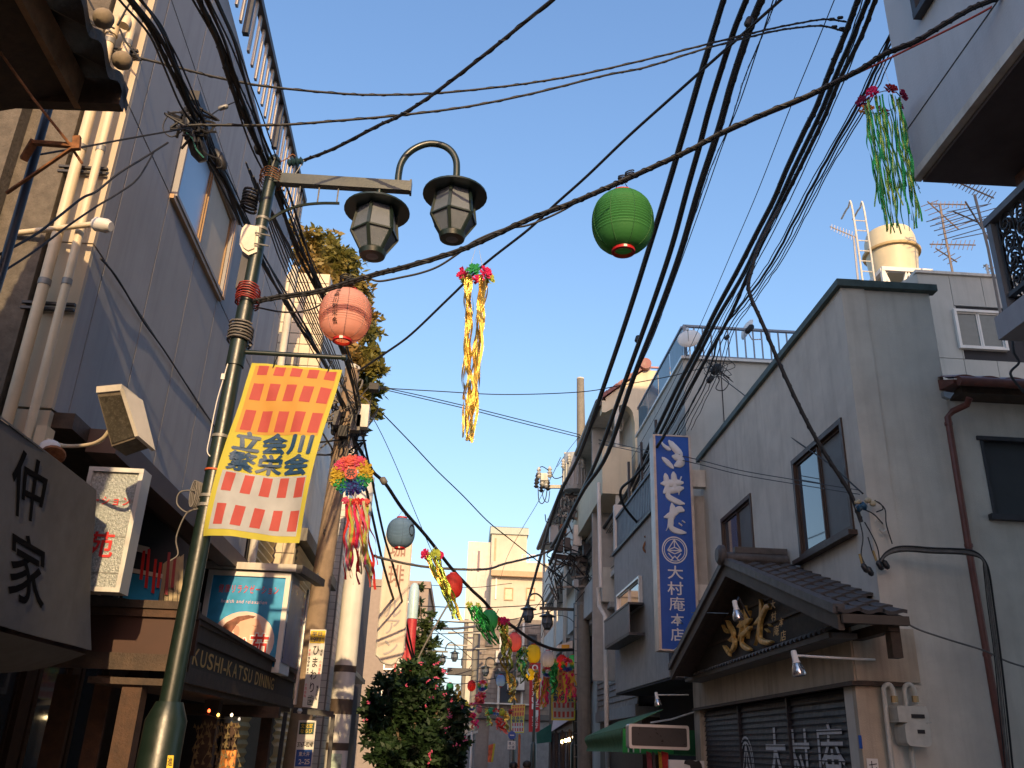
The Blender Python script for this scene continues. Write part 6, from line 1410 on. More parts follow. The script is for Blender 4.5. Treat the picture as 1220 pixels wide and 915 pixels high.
for x, y, w_, h_, mt in ((688, 638, 10, 24, m_whited), (660, 636, 10, 20, m_tr), (667, 650, 8, 14, m_steel), (676, 648, 7, 14, m_steel), (671, 630, 8, 10, m_rust), (684, 655, 9, 8, m_tr), (697, 620, 8, 14, m_tr), (699, 655, 8, 14, m_steel), (686, 695, 6, 9, m_tr), (681, 612, 9, 9, m_steel)):
    a = R24(x-w_/2, y+h_/2, 23.45); b = R24(x+w_/2, y-h_/2, 23.45); obj('equipment_box', rbox(a.x, b.x, 23.4, 23.65, a.z, b.z, .03), mt, t)
for y in range(720, 905, 14): c = R24(696, y, 23.84); obj('step_bolt', MB().tube([c+Vector(((-.18 if y % 28 else .18), 0, 0)), c+Vector(((-.26 if y % 28 else .26), -.06, 0))], .012, 5), m_zinc, t)
for y in (522, 530, 585, 680, 706, 720): c = R24(692+(y-452)*.012, y, 24); obj('band', MB().tube([c-Vector((0, 0, .04)), c+Vector((0, 0, .04))], .185 if y > 640 else .155 if y > 570 else .14, 16), m_zinc, t)

# ================================================================ PAPER LANTERNS
PAPER = {'pink': (.62, .34, .31), 'green': (.04, .21, .05), 'teal': (.13, .24, .40), 'red': (.36, .02, .018), 'yellow': (.50, .46, .03), 'greyblue': (.32, .38, .52), 'pinkred': (.55, .14, .16), 'blue': (.12, .26, .60), 'bgreen': (.03, .30, .12)}
def lantern(x, y, w, Y, col, label, bulb=1.0, text=None, ring=M('lantern_red_cap', (.42, .01, .012), .5, var=.05), squash=1.0, cable_y=None):
    c = at(x, y, Y=Y); dpt = depth_of(c); r = w/2*dpt/FPX; t = thing('paper_lantern', label, 'paper lantern', c, group='paper lanterns strung over the street')
    n = 22 if w > 30 else 10; h = r*1.02*squash; prof = []
    cr = .36*r
    for k in range(n*2+1):
        f = -1+2*k/(n*2); rr = cr+(r-cr)*(1-abs(f)**2.3)**.62; rr *= 1-(.026 if k % 2 == 0 and w > 12 else 0); prof.append((rr, f*h))
    m = M('paper_'+col, PAPER[col], .7, var=.04, trans=.32)
    seg = 40 if w > 30 else 18
    obj('shade', MB().lathe(prof, c, n=seg, cap=False), m, t)
    rb = MB()
    if w > 15:
        for k in range(8):
            a_ = R(45*k+12); rb.tube([c+Vector(((rr+.002)*math.cos(a_), (rr+.002)*math.sin(a_), z)) for rr, z in prof[::2]], .0022*(w/60+.6), 4)
        obj('seam', rb, M('seam_'+col, tuple(v*.55 for v in PAPER[col]), .7, var=0), t)
    for s in (1, -1):
        obj('end_ring', MB().lathe([(cr*.9, h*s*.985), (cr*1.04, h*s), (cr*1.04, h*s+.10*r*s), (cr*.8, h*s+.11*r*s), (cr*.8, h*s)][::s], c, n=24, cap=False), ring, t)
    if w > 30: obj('emblem_ring', MB().box(c.x-.012, c.x+.012, c.y-cr*1.05-.003, c.y-cr*1.04, c.z-h-.06*r-.01, c.z-h-.06*r+.01), m_white, t)
    if bulb > 0:
        obj('bulb', MB().lathe([(.002, -.05), (.03, -.035), (.036, 0), (.02, .04), (.012, .06)], c+Vector((0, 0, -h*.35)), n=12), M('lantern_bulb', (1, .6, .25), .4, var=0, emit=(1.0, .50, .16), estr=9), t).scale = (bulb,)*3
    top = c+Vector((0, 0, h*1.1)); wy = cable_y
    end = Vector((top.x, top.y, top.z+.03)) if wy is None else Vector((top.x, top.y, at(x, wy, Y=Y).z))
    obj('hanging_wire', MB().tube([top+Vector((cr, 0, -.02)), end, top-Vector((cr, 0, .02))], .004, 5), m_wire, t)
    if text:
        tx = MB()
        for k, ch in enumerate(text[0]):
            def fn(a_, b_, k=k):
                zz = h*(.80-k*text[2])+(b_-1)*h*text[2]*.92; f = max(-.98, min(.98, zz/h)); rr = cr+(r-cr)*(1-abs(f)**2.3)**.62+.004; an = text[1]+(a_-.5)*text[2]*.95*h/r; return c+Vector((rr*math.sin(an), -rr*math.cos(an), zz))
            glyph(tx, ch, fn)
        obj('lettering', tx, m_ink, t)
    return t, c, r, h
lantern(411.5, 376, 62, 5.62, 'pink', 'pink paper lantern with black characters beside the near lamp post', .9, ('立会川繁栄会', -.26, .26), squash=1.0, cable_y=344)
lantern(742, 265, 74, 5.6, 'green', 'big green paper lantern hanging alone in the middle of the sky', .45, None, squash=1.0, cable_y=213)
T_, c, r, h = lantern(477.5, 635, 34, 12.2, 'teal', 'grey-blue paper lantern with a printed crest, nearest on the left hanging string', .7, None, cable_y=608)
obj('crest', MB().grid(lambda a_, b_: c+Vector(((r*.99)*math.sin(.95+.28*(1-.25*b_)*math.cos(a_*6.2832)*1.0), -(r*.99)*math.cos(.95+.28*(1-.25*b_)*math.cos(a_*6.2832)), .10*r+.42*r*(1-.25*b_)*math.sin(a_*6.2832))), 24, 1), m_ink, T_)
for k, (x, y, w, Y, col, label, cy_) in enumerate(((539.5, 698, 24, 17, 'red', 'red paper lantern behind the gold tinsel, second on the left hanging string', 678), (583, 739, 20.5, 19.5, 'bgreen', 'green paper lantern beside the green tinsel over the far street', 722), (613, 765, 17, 21.5, 'pinkred', 'pale pink paper lantern in front of the brown tiled block', 748),
    (635.5, 779, 17.5, 23, 'yellow', 'larger yellow paper lantern above the bank banner', 763), (652.5, 785, 16, 24, 'greyblue', 'grey-blue paper lantern between the larger yellow one and a red one', 770), (669.5, 789, 13.5, 24.8, 'red', 'red paper lantern under the white wedge light box', 774), (682.5, 787, 11, 25.3, 'bgreen', 'green paper lantern closest to the concrete pole', 776),
    (631.5, 803.5, 11, 27, 'yellow', 'smaller yellow paper lantern just below the larger yellow one', 790), (596.5, 811, 11, 30, 'blue', 'sky-blue paper lantern in front of the distant lamp post', 797), (561.8, 817, 10, 34, 'red', 'small red paper lantern right of the flowering tree', 806), (536, 819, 9, 36, 'bgreen', 'small green paper lantern above the flowering tree', 809),
    (554.5, 840, 8, 38, 'yellow', 'small dull yellow paper lantern at the edge of the flowering tree', 831), (571, 845, 7, 38, 'pinkred', 'small pink paper lantern beside a distant wreath', 836), (585, 847, 7, 39, 'bgreen', 'small green paper lantern left of a distant red wreath', 838), (598, 848.5, 7, 39, 'yellow', 'small yellow paper lantern right of a distant red wreath', 840), (608, 848, 5, 39.5, 'red', 'tiny red paper lantern next to the distant banner', 842))):
    lantern(x, y, w, Y, col, label, 1.0 if w > 9 else 0, None, squash=1.16, cable_y=cy_)

# ================================================================ FESTIVAL STREAMERS
FO = {'gold': M('foil_gold', (.80, .55, .12), .22, metal=.9, var=.25, scale=30, bump=1.0, bscale=70), 'green': M('foil_green', (.05, .38, .10), .2, metal=.8, var=.45, scale=30, bump=1.0, bscale=70), 'lime': M('foil_lime', (.35, .50, .10), .22, metal=.8, var=.4, scale=30, bump=1.0, bscale=70), 'silver': M('foil_silver', (.5, .6, .5), .2, metal=.9, var=.3, scale=30, bump=1.0, bscale=70)}
PP = {'red': (.62, .035, .03), 'pink': (.70, .10, .22), 'hot': (.68, .02, .14), 'lime': (.45, .52, .08), 'pale': (.55, .60, .35), 'yellow': (.62, .45, .05), 'green': (.03, .34, .10), 'blue': (.03, .14, .42), 'violet': (.06, .03, .26), 'white': (.75, .75, .72), 'magenta': (.22, .01, .06), 'darkred': (.25, .01, .02), 'salmon': (.78, .17, .13), 'orange': (.7, .25, .04)}
def pm(c): return M('tissue_'+c, PP[c], .8, var=.12, scale=12, trans=.35)
def flower(parent, c, r, col, seed, facing=(0, -1, 0), n=9, name='flower'):
    rn = random.Random(seed); c = Vector(c); nf = Vector(facing).normalized(); u = nf.orthogonal().normalized(); v = nf.cross(u); mb = MB()
    for layer in range(3):
        R_ = r*(1-.25*layer)
        for k in range(n-layer):
            a0 = 2*math.pi*(k+rn.random()*.5)/(n-layer); wd = 2*math.pi/(n-layer)*.75; pts = []
            for j in range(4):
                rr = R_*(.1+.9*j/3)*(1+rn.uniform(-.1, .1))
                for i in range(4):
                    a_ = a0+wd*(i/3-.5)*(1-.25*(j == 3)); pts.append(c+(u*math.cos(a_)+v*math.sin(a_))*rr+nf*(R_*(.35*layer+.25*(j/3)**2+rn.uniform(-.13, .13))))
            mb.add(pts, [(j*4+i, j*4+i+1, (j+1)*4+i+1, (j+1)*4+i) for j in range(3) for i in range(3)], False)
    return obj(name, mb, pm(col), parent)
def ribbon(parent, p0, p1, w, mat, seed, wob=.03, curl=6.0, n=26, name='ribbon'):
    rn = random.Random(seed); p0 = Vector(p0); p1 = Vector(p1); ph = rn.random()*6; ph2 = rn.random()*6; vs = []; tw = rn.uniform(-1, 1)*curl; d = p1-p0
    for k in range(n+1):
        t_ = k/n; c = p0+d*t_+Vector((wob*math.sin(ph+t_*7)*t_**.5+wob*.5*math.sin(ph2+t_*17), wob*math.cos(ph2+t_*6)*t_**.5, 0)); c.z -= -abs(wob)*.5*math.sin(t_*9+ph)
        a_ = ph+tw*t_; s_ = Vector((math.cos(a_), math.sin(a_), .15*math.sin(a_*2)))*(w/2); vs += [c-s_, c+s_]
    return obj(name, MB().add(vs, [(2*k, 2*k+1, 2*k+3, 2*k+2) for k in range(n)], True), mat, parent)
def streamer(label, px_top, px_end, Y, wtop, wend, mats, n, rw, flowers, seed=1, hang=None, wob=.03, ring=True, curl=6.0, frac=.55, fr=None, segs=26, endjit=.35):
    c = at(*px_top, Y=Y); e = at(*px_end, Y=Y); t = thing('tinsel_streamer', label, 'streamer', c, group='festival streamers over the street'); rn = random.Random(seed); dpt = depth_of(c)/FPX
    wt = wtop*dpt/2; we = wend*dpt/2
    for k in range(n):
        a_ = 2*math.pi*k/n+rn.random(); p0 = c+Vector((wt*math.cos(a_), wt*math.sin(a_)*.8, -.01)); f = 1-endjit*rn.random()**frac if k % 3 else 1
        ee = c+(e-c)*f; p1 = ee+Vector((we*math.cos(a_)*rn.uniform(.4, 1.1), we*math.sin(a_)*.8, 0)); ribbon(t, p0, p1, rw, mats[k % len(mats)], seed*100+k, wob, curl, segs)
    for k, col in enumerate(flowers):
        a_ = 2*math.pi*(k+.3)/len(flowers); p = c+Vector((wt*1.15*math.cos(a_), wt*1.0*math.sin(a_), .01)); flower(t, p, fr or wt*.62, col, seed*10+k, (math.cos(a_)*.6, -.7, .1), 6)
    if ring: obj('hoop', MB().tube([c+Vector((wt*math.cos(a2*.4), wt*math.sin(a2*.4), 0)) for a2 in range(17)], .004, 4, cap=False), m_zinc, t)
    if hang: obj('hanging_string', MB().tube([c+Vector((wt*.8, 0, 0)), at(*hang, Y=Y), c-Vector((wt*.8, 0, 0))], .0025, 4), m_white, t)
    return t
streamer('long gold foil streamer with pink and green paper flowers hanging over mid street', (567, 330), (557, 524), 5.6, 26, 9, [FO['gold']], 22, .019, ['lime', 'hot', 'lime', 'hot', 'green', 'hot'], 3, (569, 288), .02, fr=.055, segs=40, curl=12)
streamer('green foil streamer with dark magenta flowers by the overhanging building at upper right', (1051, 122), (1074, 268), 4.75, 40, 46, [FO['green'], FO['lime'], FO['green'], FO['lime']], 56, .011, ['magenta', 'darkred', 'orange', 'magenta', 'hot', 'darkred', 'magenta'], 5, (1052, 76), .012, fr=.05, segs=36, curl=14)
streamer('gold foil streamer blown aside in front of the red lantern', (515, 662), (546, 738), 15.6, 15, 8, [FO['gold'], FO['lime']], 14, .05, ['hot', 'lime', 'hot', 'lime'], 7, (520, 650), .03, fr=.1)
streamer('dark green foil streamer blown aside beside the green lantern', (564, 722), (589, 768), 19.2, 14, 16, [FO['green']], 18, .05, ['lime', 'lime'], 8, (558, 700), .035, fr=.08)
streamer('gold foil streamer with a pink rosette hanging before the brown tiled block', (599, 741), (606, 812), 20.8, 9, 8, [FO['gold'], FO['lime']], 12, .06, ['hot', 'red', 'hot'], 9, (600, 734), .07, fr=.1)
streamer('gold foil streamer hanging lowest in front of the distant lamp post', (610, 806), (609, 836), 27, 6, 7, [FO['gold']], 10, .06, ['yellow'], 10, (610, 795), .07, fr=.08)
streamer('lime and green foil streamer between the pale pink and larger yellow lanterns', (622, 774), (622, 813), 22.4, 9, 13, [FO['lime'], FO['green'], FO['silver']], 14, .05, ['lime', 'green'], 11, (622, 760), .07, fr=.08)
streamer('gold foil streamer dangling across the bank banner', (640, 800), (638, 832), 25, 5, 4, [FO['gold']], 8, .06, ['yellow'], 12, (640, 790), .06, fr=.06)
streamer('dark green foil streamer under the grey-blue and red lanterns', (661, 790), (657, 826), 24.3, 7, 6, [FO['green']], 14, .06, ['lime'], 13, (662, 778), .06, fr=.12)
streamer('gold foil streamer far down the street left of the tiny red lantern', (546, 818), (544, 848), 36, 4, 4, [FO['gold']], 8, .09, ['yellow'], 14, (546, 808), .08, fr=.1)
streamer('small gold foil streamer left of the small distant green lantern', (581, 846), (583, 864), 39, 4, 3, [FO['gold'], FO['lime']], 6, .08, ['yellow'], 15, (581, 838), .08, fr=.1)
streamer('small gold foil streamer beside the distant banner', (603, 850), (603, 872), 39, 4, 4, [FO['gold']], 6, .09, ['yellow'], 16, (603, 842), .08, fr=.1)

def wreath(label, px, w, Y, ring_cols, tail_top, tail_end, tail_cols, nr, seed, hang, centre=True, tw=24, te=34, rw=.032, wob=.022):
    c = at(*px, Y=Y); dpt = depth_of(c)/FPX; r = w*dpt/2; t = thing('paper_wreath', label, 'wreath', c, group='festival streamers over the street'); n = len(ring_cols)
    for k, col in enumerate(ring_cols):
        a_ = math.pi/2-2*math.pi*k/n; flower(t, c+Vector((r*.70*math.cos(a_), 0, r*.70*math.sin(a_))), r*.40, col, seed*50+k, (.2*math.cos(a_), -1, .2*math.sin(a_)), 9)
    if centre:
        flower(t, c+Vector((0, .03, 0)), r*.5, 'white', seed*50+33, (0, -1, 0), 10); obj('centre_disc', MB().lathe([(.001, -.02), (r*.32, -.02), (r*.32, -.01), (.001, -.008)], c+Vector((0, -r*.30, 0)), (0, 1, 0), 24), pm('salmon'), t)
        tx = MB(); glyph(tx, '祭', rect_fn(c+Vector((-r*.25, -r*.30-.026, -r*.26)), (r*.5, 0, 0), (0, 0, r*.5))); obj('character', tx, m_ink, t)
    obj('hoop', MB().tube([c+Vector((r*.7*math.cos(k*.4), .04, r*.7*math.sin(k*.4))) for k in range(17)], .008, 4, cap=False), m_zinc, t)
    tt = at(*tail_top, Y=Y); te_ = at(*tail_end, Y=Y); rn = random.Random(seed); wt = tw*dpt/2; we = te*dpt/2
    for k, col in enumerate(('pink', 'lime', 'red', 'red', 'hot', 'salmon') if w > 20 else ('red', 'salmon', 'hot')): flower(t, tt+Vector((wt*(-1+2*k/(5 if w > 20 else 2)), rn.uniform(-.03, .03), .0)), wt*.42, col, seed*70+k, (0, -1, .3), 7)
    for k in range(nr):
        f = k/(nr-1); fl_ = 1-.3*rn.random(); p0 = tt+Vector((wt*(2*f-1), rn.uniform(-.05, .05), 0)); p1 = tt+(te_-tt)*fl_+Vector((we*(2*f-1)*rn.uniform(.7, 1.2)+rn.uniform(-.05, .05), rn.uniform(-.1, .1), 0)); ribbon(t, p0, p1, rw, pm(tail_cols[k % len(tail_cols)]), seed*100+k, wob, 5)
    obj('hanging_string', MB().tube([c+Vector((0, 0, r*.8)), at(*hang, Y=Y)], .004, 4), m_wire, t); obj('link_string', MB().tube([c-Vector((0, 0, r*.8)), tt], .004, 4), m_white, t)
    return t
wreath('large rainbow paper wreath with a festival character and long pink, red and lime tails', (419, 566), 47, 10.4, ['salmon', 'pink', 'yellow', 'yellow', 'green', 'blue', 'violet', 'blue', 'green', 'yellow', 'yellow', 'pink', 'salmon'], (424, 598), (432, 700), ['pink', 'hot', 'red', 'pale', 'salmon', 'lime', 'pink', 'pale', 'red'], 24, 1, (418, 536))
FAR = ['red', 'pink', 'yellow', 'green', 'blue', 'violet', 'blue', 'green', 'yellow', 'pink']
wreath('rainbow wreath with salmon tails hanging in front of the smaller banner by the concrete pole', (676, 792), 15, 24.6, FAR, (677, 804), (676, 840), ['salmon', 'yellow', 'hot'], 14, 2, (677, 778), False, 10, 24, .06, .05)
wreath('rainbow wreath with straight pink and yellow tails left of the smaller banner', (652, 800), 12, 25.2, FAR, (652, 808), (647, 845), ['hot', 'yellow', 'salmon'], 12, 3, (652, 780), False, 7, 9, .06, .03)
wreath('distant rainbow wreath with a slanting salmon tail before the brown tiled block', (575, 817), 12, 33, FAR, (574, 826), (567, 842), ['salmon', 'pink'], 10, 4, (575, 806), False, 7, 9, .12, .1)
wreath('distant rainbow wreath beside the small red lantern at the edge of the flowering tree', (562, 842), 9, 36, FAR, (562, 850), (563, 868), ['salmon', 'hot'], 8, 5, (562, 832), False, 5, 7, .12, .1)
wreath('distant red wreath between small green and yellow lanterns', (591, 848), 8, 38, ['red', 'red', 'blue', 'blue', 'red'], (594, 856), (599, 874), ['red', 'salmon'], 8, 6, (591, 840), False, 4, 6, .12, .1)
t = thing('hanging_flag', 'red and yellow festival cloth hanging at the shutter of the brown tiled block', 'flag', at(584, 900, Y=40)); q = [at(x, y, Y=40) for x, y in ((581, 908), (585, 908), (588, 886), (582, 888))]
obj('cloth', MB().slab(q, (0, .03, 0)), M('flag_mix', (.55, .12, .05), .8, var=.6, scale=6), t); obj('border', MB().slab([q[1], q[1]+Vector((.08, 0, 0)), q[2]+Vector((.08, 0, 0)), q[2]], (0, .03, 0)), m_byel, t)
# ================================================================ OVERHEAD CABLES
def cable_pts(px, Ya, Yb, ext=(0, 0), jit=0.0, seed=0, k=6):
    """3-D path of a cable whose photo trace is px, from distance Ya at its first point to Yb at its last (straight in plan)"""
    px = [Vector((x, y, 0)) for x, y in px]
    if ext[0]: d = (px[0]-px[1]).normalized(); px = [px[0]+d*ext[0]]+px
    if ext[1]: d = (px[-1]-px[-2]).normalized(); px = px+[px[-1]+d*ext[1]]
    P_ = smooth_path(px, k); L = [0.0]
    for a_, b_ in zip(P_, P_[1:]): L.append(L[-1]+(b_-a_).length)
    n0 = 0; da = depth_of(at(P_[0].x, P_[0].y, Y=Ya)); db = depth_of(at(P_[-1].x, P_[-1].y, Y=Yb)); rn = random.Random(seed); out = []
    for p, l in zip(P_, L):
        t_ = l/L[-1]; d = 1/((1-t_)/da+t_/db); out.append(at_depth(p.x+(rn.uniform(-jit, jit) if jit else 0), p.y+(rn.uniform(-jit, jit) if jit else 0), d))
    return out
def cable(label, px, Ya, Yb, r, mat=None, ext=(60, 0), lash=0, jit=0.0, seed=0, group=None, twist=0, name='cable', r2=None):
    pts = cable_pts(px, Ya, Yb, ext, jit, seed); t = thing(name, label, 'cable', pts[0], group=group); n = len(pts); mat = mat or m_wire
    rr = [r+((r2 or r)-r)*i/(n-1) for i in range(n)]
    if twist:                                    # several strands wound loosely round each other
        for s_ in range(twist):
            ph = 2*math.pi*s_/twist+seed; q = []
            dense = smooth_path(pts, 4) if n < 60 else pts
            for i, p in enumerate(dense):
                a_ = ph+i*.55; d = (dense[min(i+1, len(dense)-1)]-dense[max(i-1, 0)]).normalized(); u = d.orthogonal().normalized(); v = d.cross(u); q.append(p+(u*math.cos(a_)+v*math.sin(a_))*r*1.1)
            obj('strand', MB().tube(q, r*.8, 5), mat, t)
    else: obj('core', MB().tube(pts, rr, 7), mat, t)
    if lash:
        rn = random.Random(seed+9); q = []
        dense = smooth_path(pts, 4); m = len(dense)
        for i, p in enumerate(dense):
            d = (dense[min(i+1, m-1)]-dense[max(i-1, 0)]).normalized(); u = d.orthogonal().normalized(); v = d.cross(u); a_ = i*.55; R_ = r*(1.02+lash*.35*(.5+.5*math.sin(i*.13+seed))*rn.random()); q.append(p+(u*math.cos(a_)+v*math.sin(a_))*R_)
        obj('lashing_wire', MB().tube(q, min(.0045, r*.35), 4), mat, t)
    return t
def clamp_on(label, x, y, Y, w, h, ang=0, mt=None):
    c = at(x, y, Y=Y); t = thing('cable_closure', label, 'cable closure', c); d = Vector((math.sin(ang), 0, math.cos(ang))); s_ = depth_of(c)/FPX
    obj('case', MB().lathe([(.3*w*s_, -h*s_/2), (w*s_/2, -h*s_*.35), (w*s_/2, h*s_*.35), (.3*w*s_, h*s_/2)], c, d, 10), mt or m_wire, t); return t
# along the street, right of centre
cable('leftmost thick cable of those sweeping down to the concrete pole', [(862, 0), (847, 49), (835, 88), (820, 140), (795, 225), (772, 300), (750, 370), (725, 444), (691, 540), (665, 593), (645, 660), (628, 719), (612, 760)], 5.3, 44, .027, lash=.5, seed=1, r2=.05)
cable('second thick cable from the left sweeping down to the concrete pole', [(889, 0), (872, 44), (847, 123), (834, 172), (819, 225), (800, 295), (775, 370), (743, 459), (715, 538), (696, 581), (679, 615), (657, 652)], 5.3, 23.4, .027, lash=.25, seed=2, r2=.045)
cable('thickest black cable sweeping from the top edge down past the concrete pole', [(907, 0), (894, 32), (872, 98), (857, 152), (833, 225), (811, 300), (786, 370), (754, 452), (724, 540), (696, 583), (676, 622), (655, 672)], 5.2, 23.6, .034, lash=.2, seed=3, r2=.045)
clamp_on('black closure on the thickest cable near the top edge', 892, 26, 5.6, 9, 14, .4); clamp_on('round black closure on the second thick cable', 760, 404, 13.2, 7, 9, .3)
cable('thin looping wire pair close beside the thickest cable', [(925, 0), (907, 45), (887, 93), (870, 147), (847, 200), (826, 262), (803, 330), (779, 400), (750, 462)], 5.2, 16, .006, lash=6, seed=4)
cable('second thin wire just right of the thickest cable', [(919, 7), (902, 60), (882, 120), (862, 170), (838, 238), (812, 310), (783, 388), (752, 460), (728, 520)], 5.2, 18, .006, seed=5)
# bundle F from the top right
cable('left strand of the heavy bundle crossing the top right sky', [(1022, 0), (1010, 33), (988, 87), (973, 127), (960, 153), (938, 200), (922, 238), (903, 275), (880, 320), (853, 370), (832, 413), (810, 455), (791, 494), (769, 541), (748, 585), (722, 625), (700, 660)], 5.2, 23.2, .026, lash=.9, seed=6, r2=.04)
cable('middle strand of the heavy bundle crossing the top right sky', [(1034, 0), (1018, 40), (996, 90), (979, 132), (962, 168), (944, 205), (926, 245), (906, 285), (884, 330), (857, 375), (836, 416), (812, 463), (795, 500), (772, 545), (752, 588), (724, 640)], 5.2, 23, .024, lash=.3, seed=7, r2=.035)
cable('right strand of the heavy bundle, parting from the others above the grey roof', [(1043, 0), (1026, 44), (1001, 94), (982, 140), (960, 186), (940, 226), (918, 268), (895, 318), (873, 370), (850, 412), (826, 455), (801, 502), (778, 540), (756, 568), (740, 583), (742, 600), (755, 618), (771, 633)], 5.2, 17.0, .022, lash=.2, seed=8, r2=.026)
for k in range(3):
    cable('one of three thin wires running along the heavy bundle', [(1028+k*7, 0), (1000+k*6, 80), (968+k*6, 155), (930+k*5, 240), (893+k*4, 315), (862+k*4, 375), (830+k*3, 440), (800+k*3, 498), (774+k*2, 548), (745+k*2, 597), (712+k*3, 652)], 5.3, 22, .0065, seed=20+k, group='thin wires along the heavy bundle', jit=.6)
# bundle J
for k, (x0, x1) in enumerate(((1085, 980), (1089, 984), (1094, 988), (1098, 991), (1081, 976))):
    cable('one of five parallel wires skimming past the overhanging building down to the cable knot', [(x0, 0), (x0-31, 59), (x0-60, 120), (x1+5, 190), (x1-28, 252), (x1-56, 305), (x1-86, 350), (x1-120+k, 395), (x1-134+k, 437), (x1-154+k, 478), (x1-178+k*2, 520), (x1-206+k*2, 565), (x1-242+k*3, 622)], 4.5, 21, [.014, .008, .006, .006, .006][k], seed=30+k, group='wires skimming the overhanging building', jit=.7)
for k, (x, y, Y, w, h, lab) in enumerate(((893, 392, 11, 7, 13, 'black closure on the bundle in front of the small edge-on dish'), (853, 440, 13, 10, 14, 'knot of black splices above the grey roof railing'), (846, 452, 13, 7, 10, 'lower black splice of the cable knot above the blue sign'), (866, 402, 12, 5, 7, 'small black splice by the roof railing'), (832, 414, 12, 6, 6, 'small black clamp on the bundle left of the roof railing'))): clamp_on(lab, x, y, Y, w, h, .7)
kn = thing('cable_knot', 'tangle of looping black wires where the thin cables meet above the grey roof', 'cable', at(850, 440, Y=13)); rn = random.Random(4)
for k in range(9):
    c = at(850+rn.uniform(-8, 10), 440+rn.uniform(-6, 8), Y=13); q = [c+Vector((rn.uniform(-.2, .2), rn.uniform(-.1, .1), rn.uniform(-.2, .2))) for _ in range(5)]; obj('loop', MB().tube(smooth_path(q, 4), .006, 5), m_wire, kn)
cable('drooping wire loop with a tension link beside the cable knot', [(852, 442), (857, 452), (853, 463), (862, 465), (868, 456), (861, 447)], 13, 13, .008, ext=(0, 0), seed=41)
# drops to the noodle shop
cable('thick drop cable slanting down to the corner of the noodle shop wall', [(930, 245), (905, 290), (896, 320), (892, 346), (909, 387), (928, 432), (950, 480), (969, 517), (987, 547), (1013, 588), (1026, 622)], 7.6, 7.66, .020, ext=(0, 0), seed=42, lash=.15)
cable('thin drop wire from the cable knot to the insulator on the noodle shop wall', [(857, 448), (898, 480), (943, 521), (987, 552), (1028, 588)], 13, 7.64, .008, ext=(0, 0), seed=43)
for k in range(2):
    cable('upper of the two wires crossing the blue sign to the noodle shop wall' if k == 0 else 'lower of the two wires crossing the blue sign to the noodle shop wall', [(691, 519+k*5), (740, 530+k*4), (768, 536+k*4), (820, 545+k*5), (880, 560+k*5), (943, 571+k*5), (1024, 584+k*5)], 23.8, 7.62, .010, ext=(0, 0), seed=44+k, r2=.004)
ti = thing('service_insulator', 'cluster of small insulators and dark wires on the corner of the noodle shop', 'insulator', at(1032, 605, Y=7.6)); rn = random.Random(8)
c = at(1026, 604, Y=7.62); obj('blue_insulator', MB().lathe([(.02, -.05), (.045, -.03), (.03, 0), (.045, .03), (.02, .05)], c, (1, -.2, .3), 12), M('glaze_blue', (.02, .07, .13), .2), ti)
for x, y in ((1022, 598), (1034, 596), (1040, 600)): obj('insulator', MB().lathe([(.012, -.03), (.028, -.01), (.028, .01), (.012, .03)], at(x, y, Y=7.62), (1, 0, .4), 10), M('knob_cream', (.45, .38, .25), .4), ti)
obj('wall_hook', MB().tube(smooth_path([at(x, y, Y=7.66) for x, y in ((1044, 620), (1050, 622), (1056, 630), (1052, 634), (1048, 630))]), .012, 6), m_whited, ti)
for q in (((1024, 620), (1028, 640), (1026, 660), (1030, 672)), ((1030, 622), (1040, 640), (1046, 655), (1048, 672)), ((1026, 606), (1040, 612), (1052, 624)), ((1042, 596), (1054, 606), (1056, 625), (1063, 648)), ((1034, 640), (1042, 664), (1052, 674)), ((1033, 598), (1046, 598), (1052, 606), (1044, 610))): obj('lead', MB().tube(smooth_path([at(x, y, Y=7.64) for x, y in q]), .006, 5), m_wire, ti)
for q in (((1024, 660), (1027, 672)), ((1040, 656), (1044, 668))): obj('sleeve', MB().tube([at(x, y, Y=7.64) for x, y in q], .011, 6), M('sleeve_ochre', (.35, .24, .08), .6), ti)
for x, y in ((1030, 676), (1036, 680), (1048, 673), (1055, 672)): obj('connector', MB().lathe([(.01, -.04), (.026, -.02), (.026, .03), (.012, .05)], at(x, y, Y=7.62), (.5, 0, -1), 10), m_black, ti)
for k in range(4):
    cable('one of four service cables arching down the side wall beside the rust-brown pipe', [(1048, 668+k*1.5), (1056, 658+k*1.5), (1068, 652+k*2), (1085, 651+k*2), (1110, 653+k*2), (1140, 654+k*2), (1158, 656+k*2), (1170, 664+k), (1178-k*2, 680), (1184-k*2.5, 720), (1192-k*2.5, 780), (1200-k*3, 850), (1208-k*3, 930)], 7.62, 7.68, [.009, .006, .010, .005][k], m_wireg if k in (1, 2) else m_wire, ext=(0, 60), seed=50+k, group='service cables on the side wall')
cable('single drop wire sagging from the porch eave across the side wall to the right edge', [(1068, 732), (1090, 748), (1130, 762), (1172, 775), (1200, 788), (1232, 798)], 7.4, 7.5, .008, m_wireg, ext=(0, 60), seed=55)
cable('dark wire dangling under the scrolled balcony', [(1206, 404), (1208, 420), (1214, 432), (1204, 446), (1222, 470)], 6, 6, .010, ext=(30, 30), seed=56)
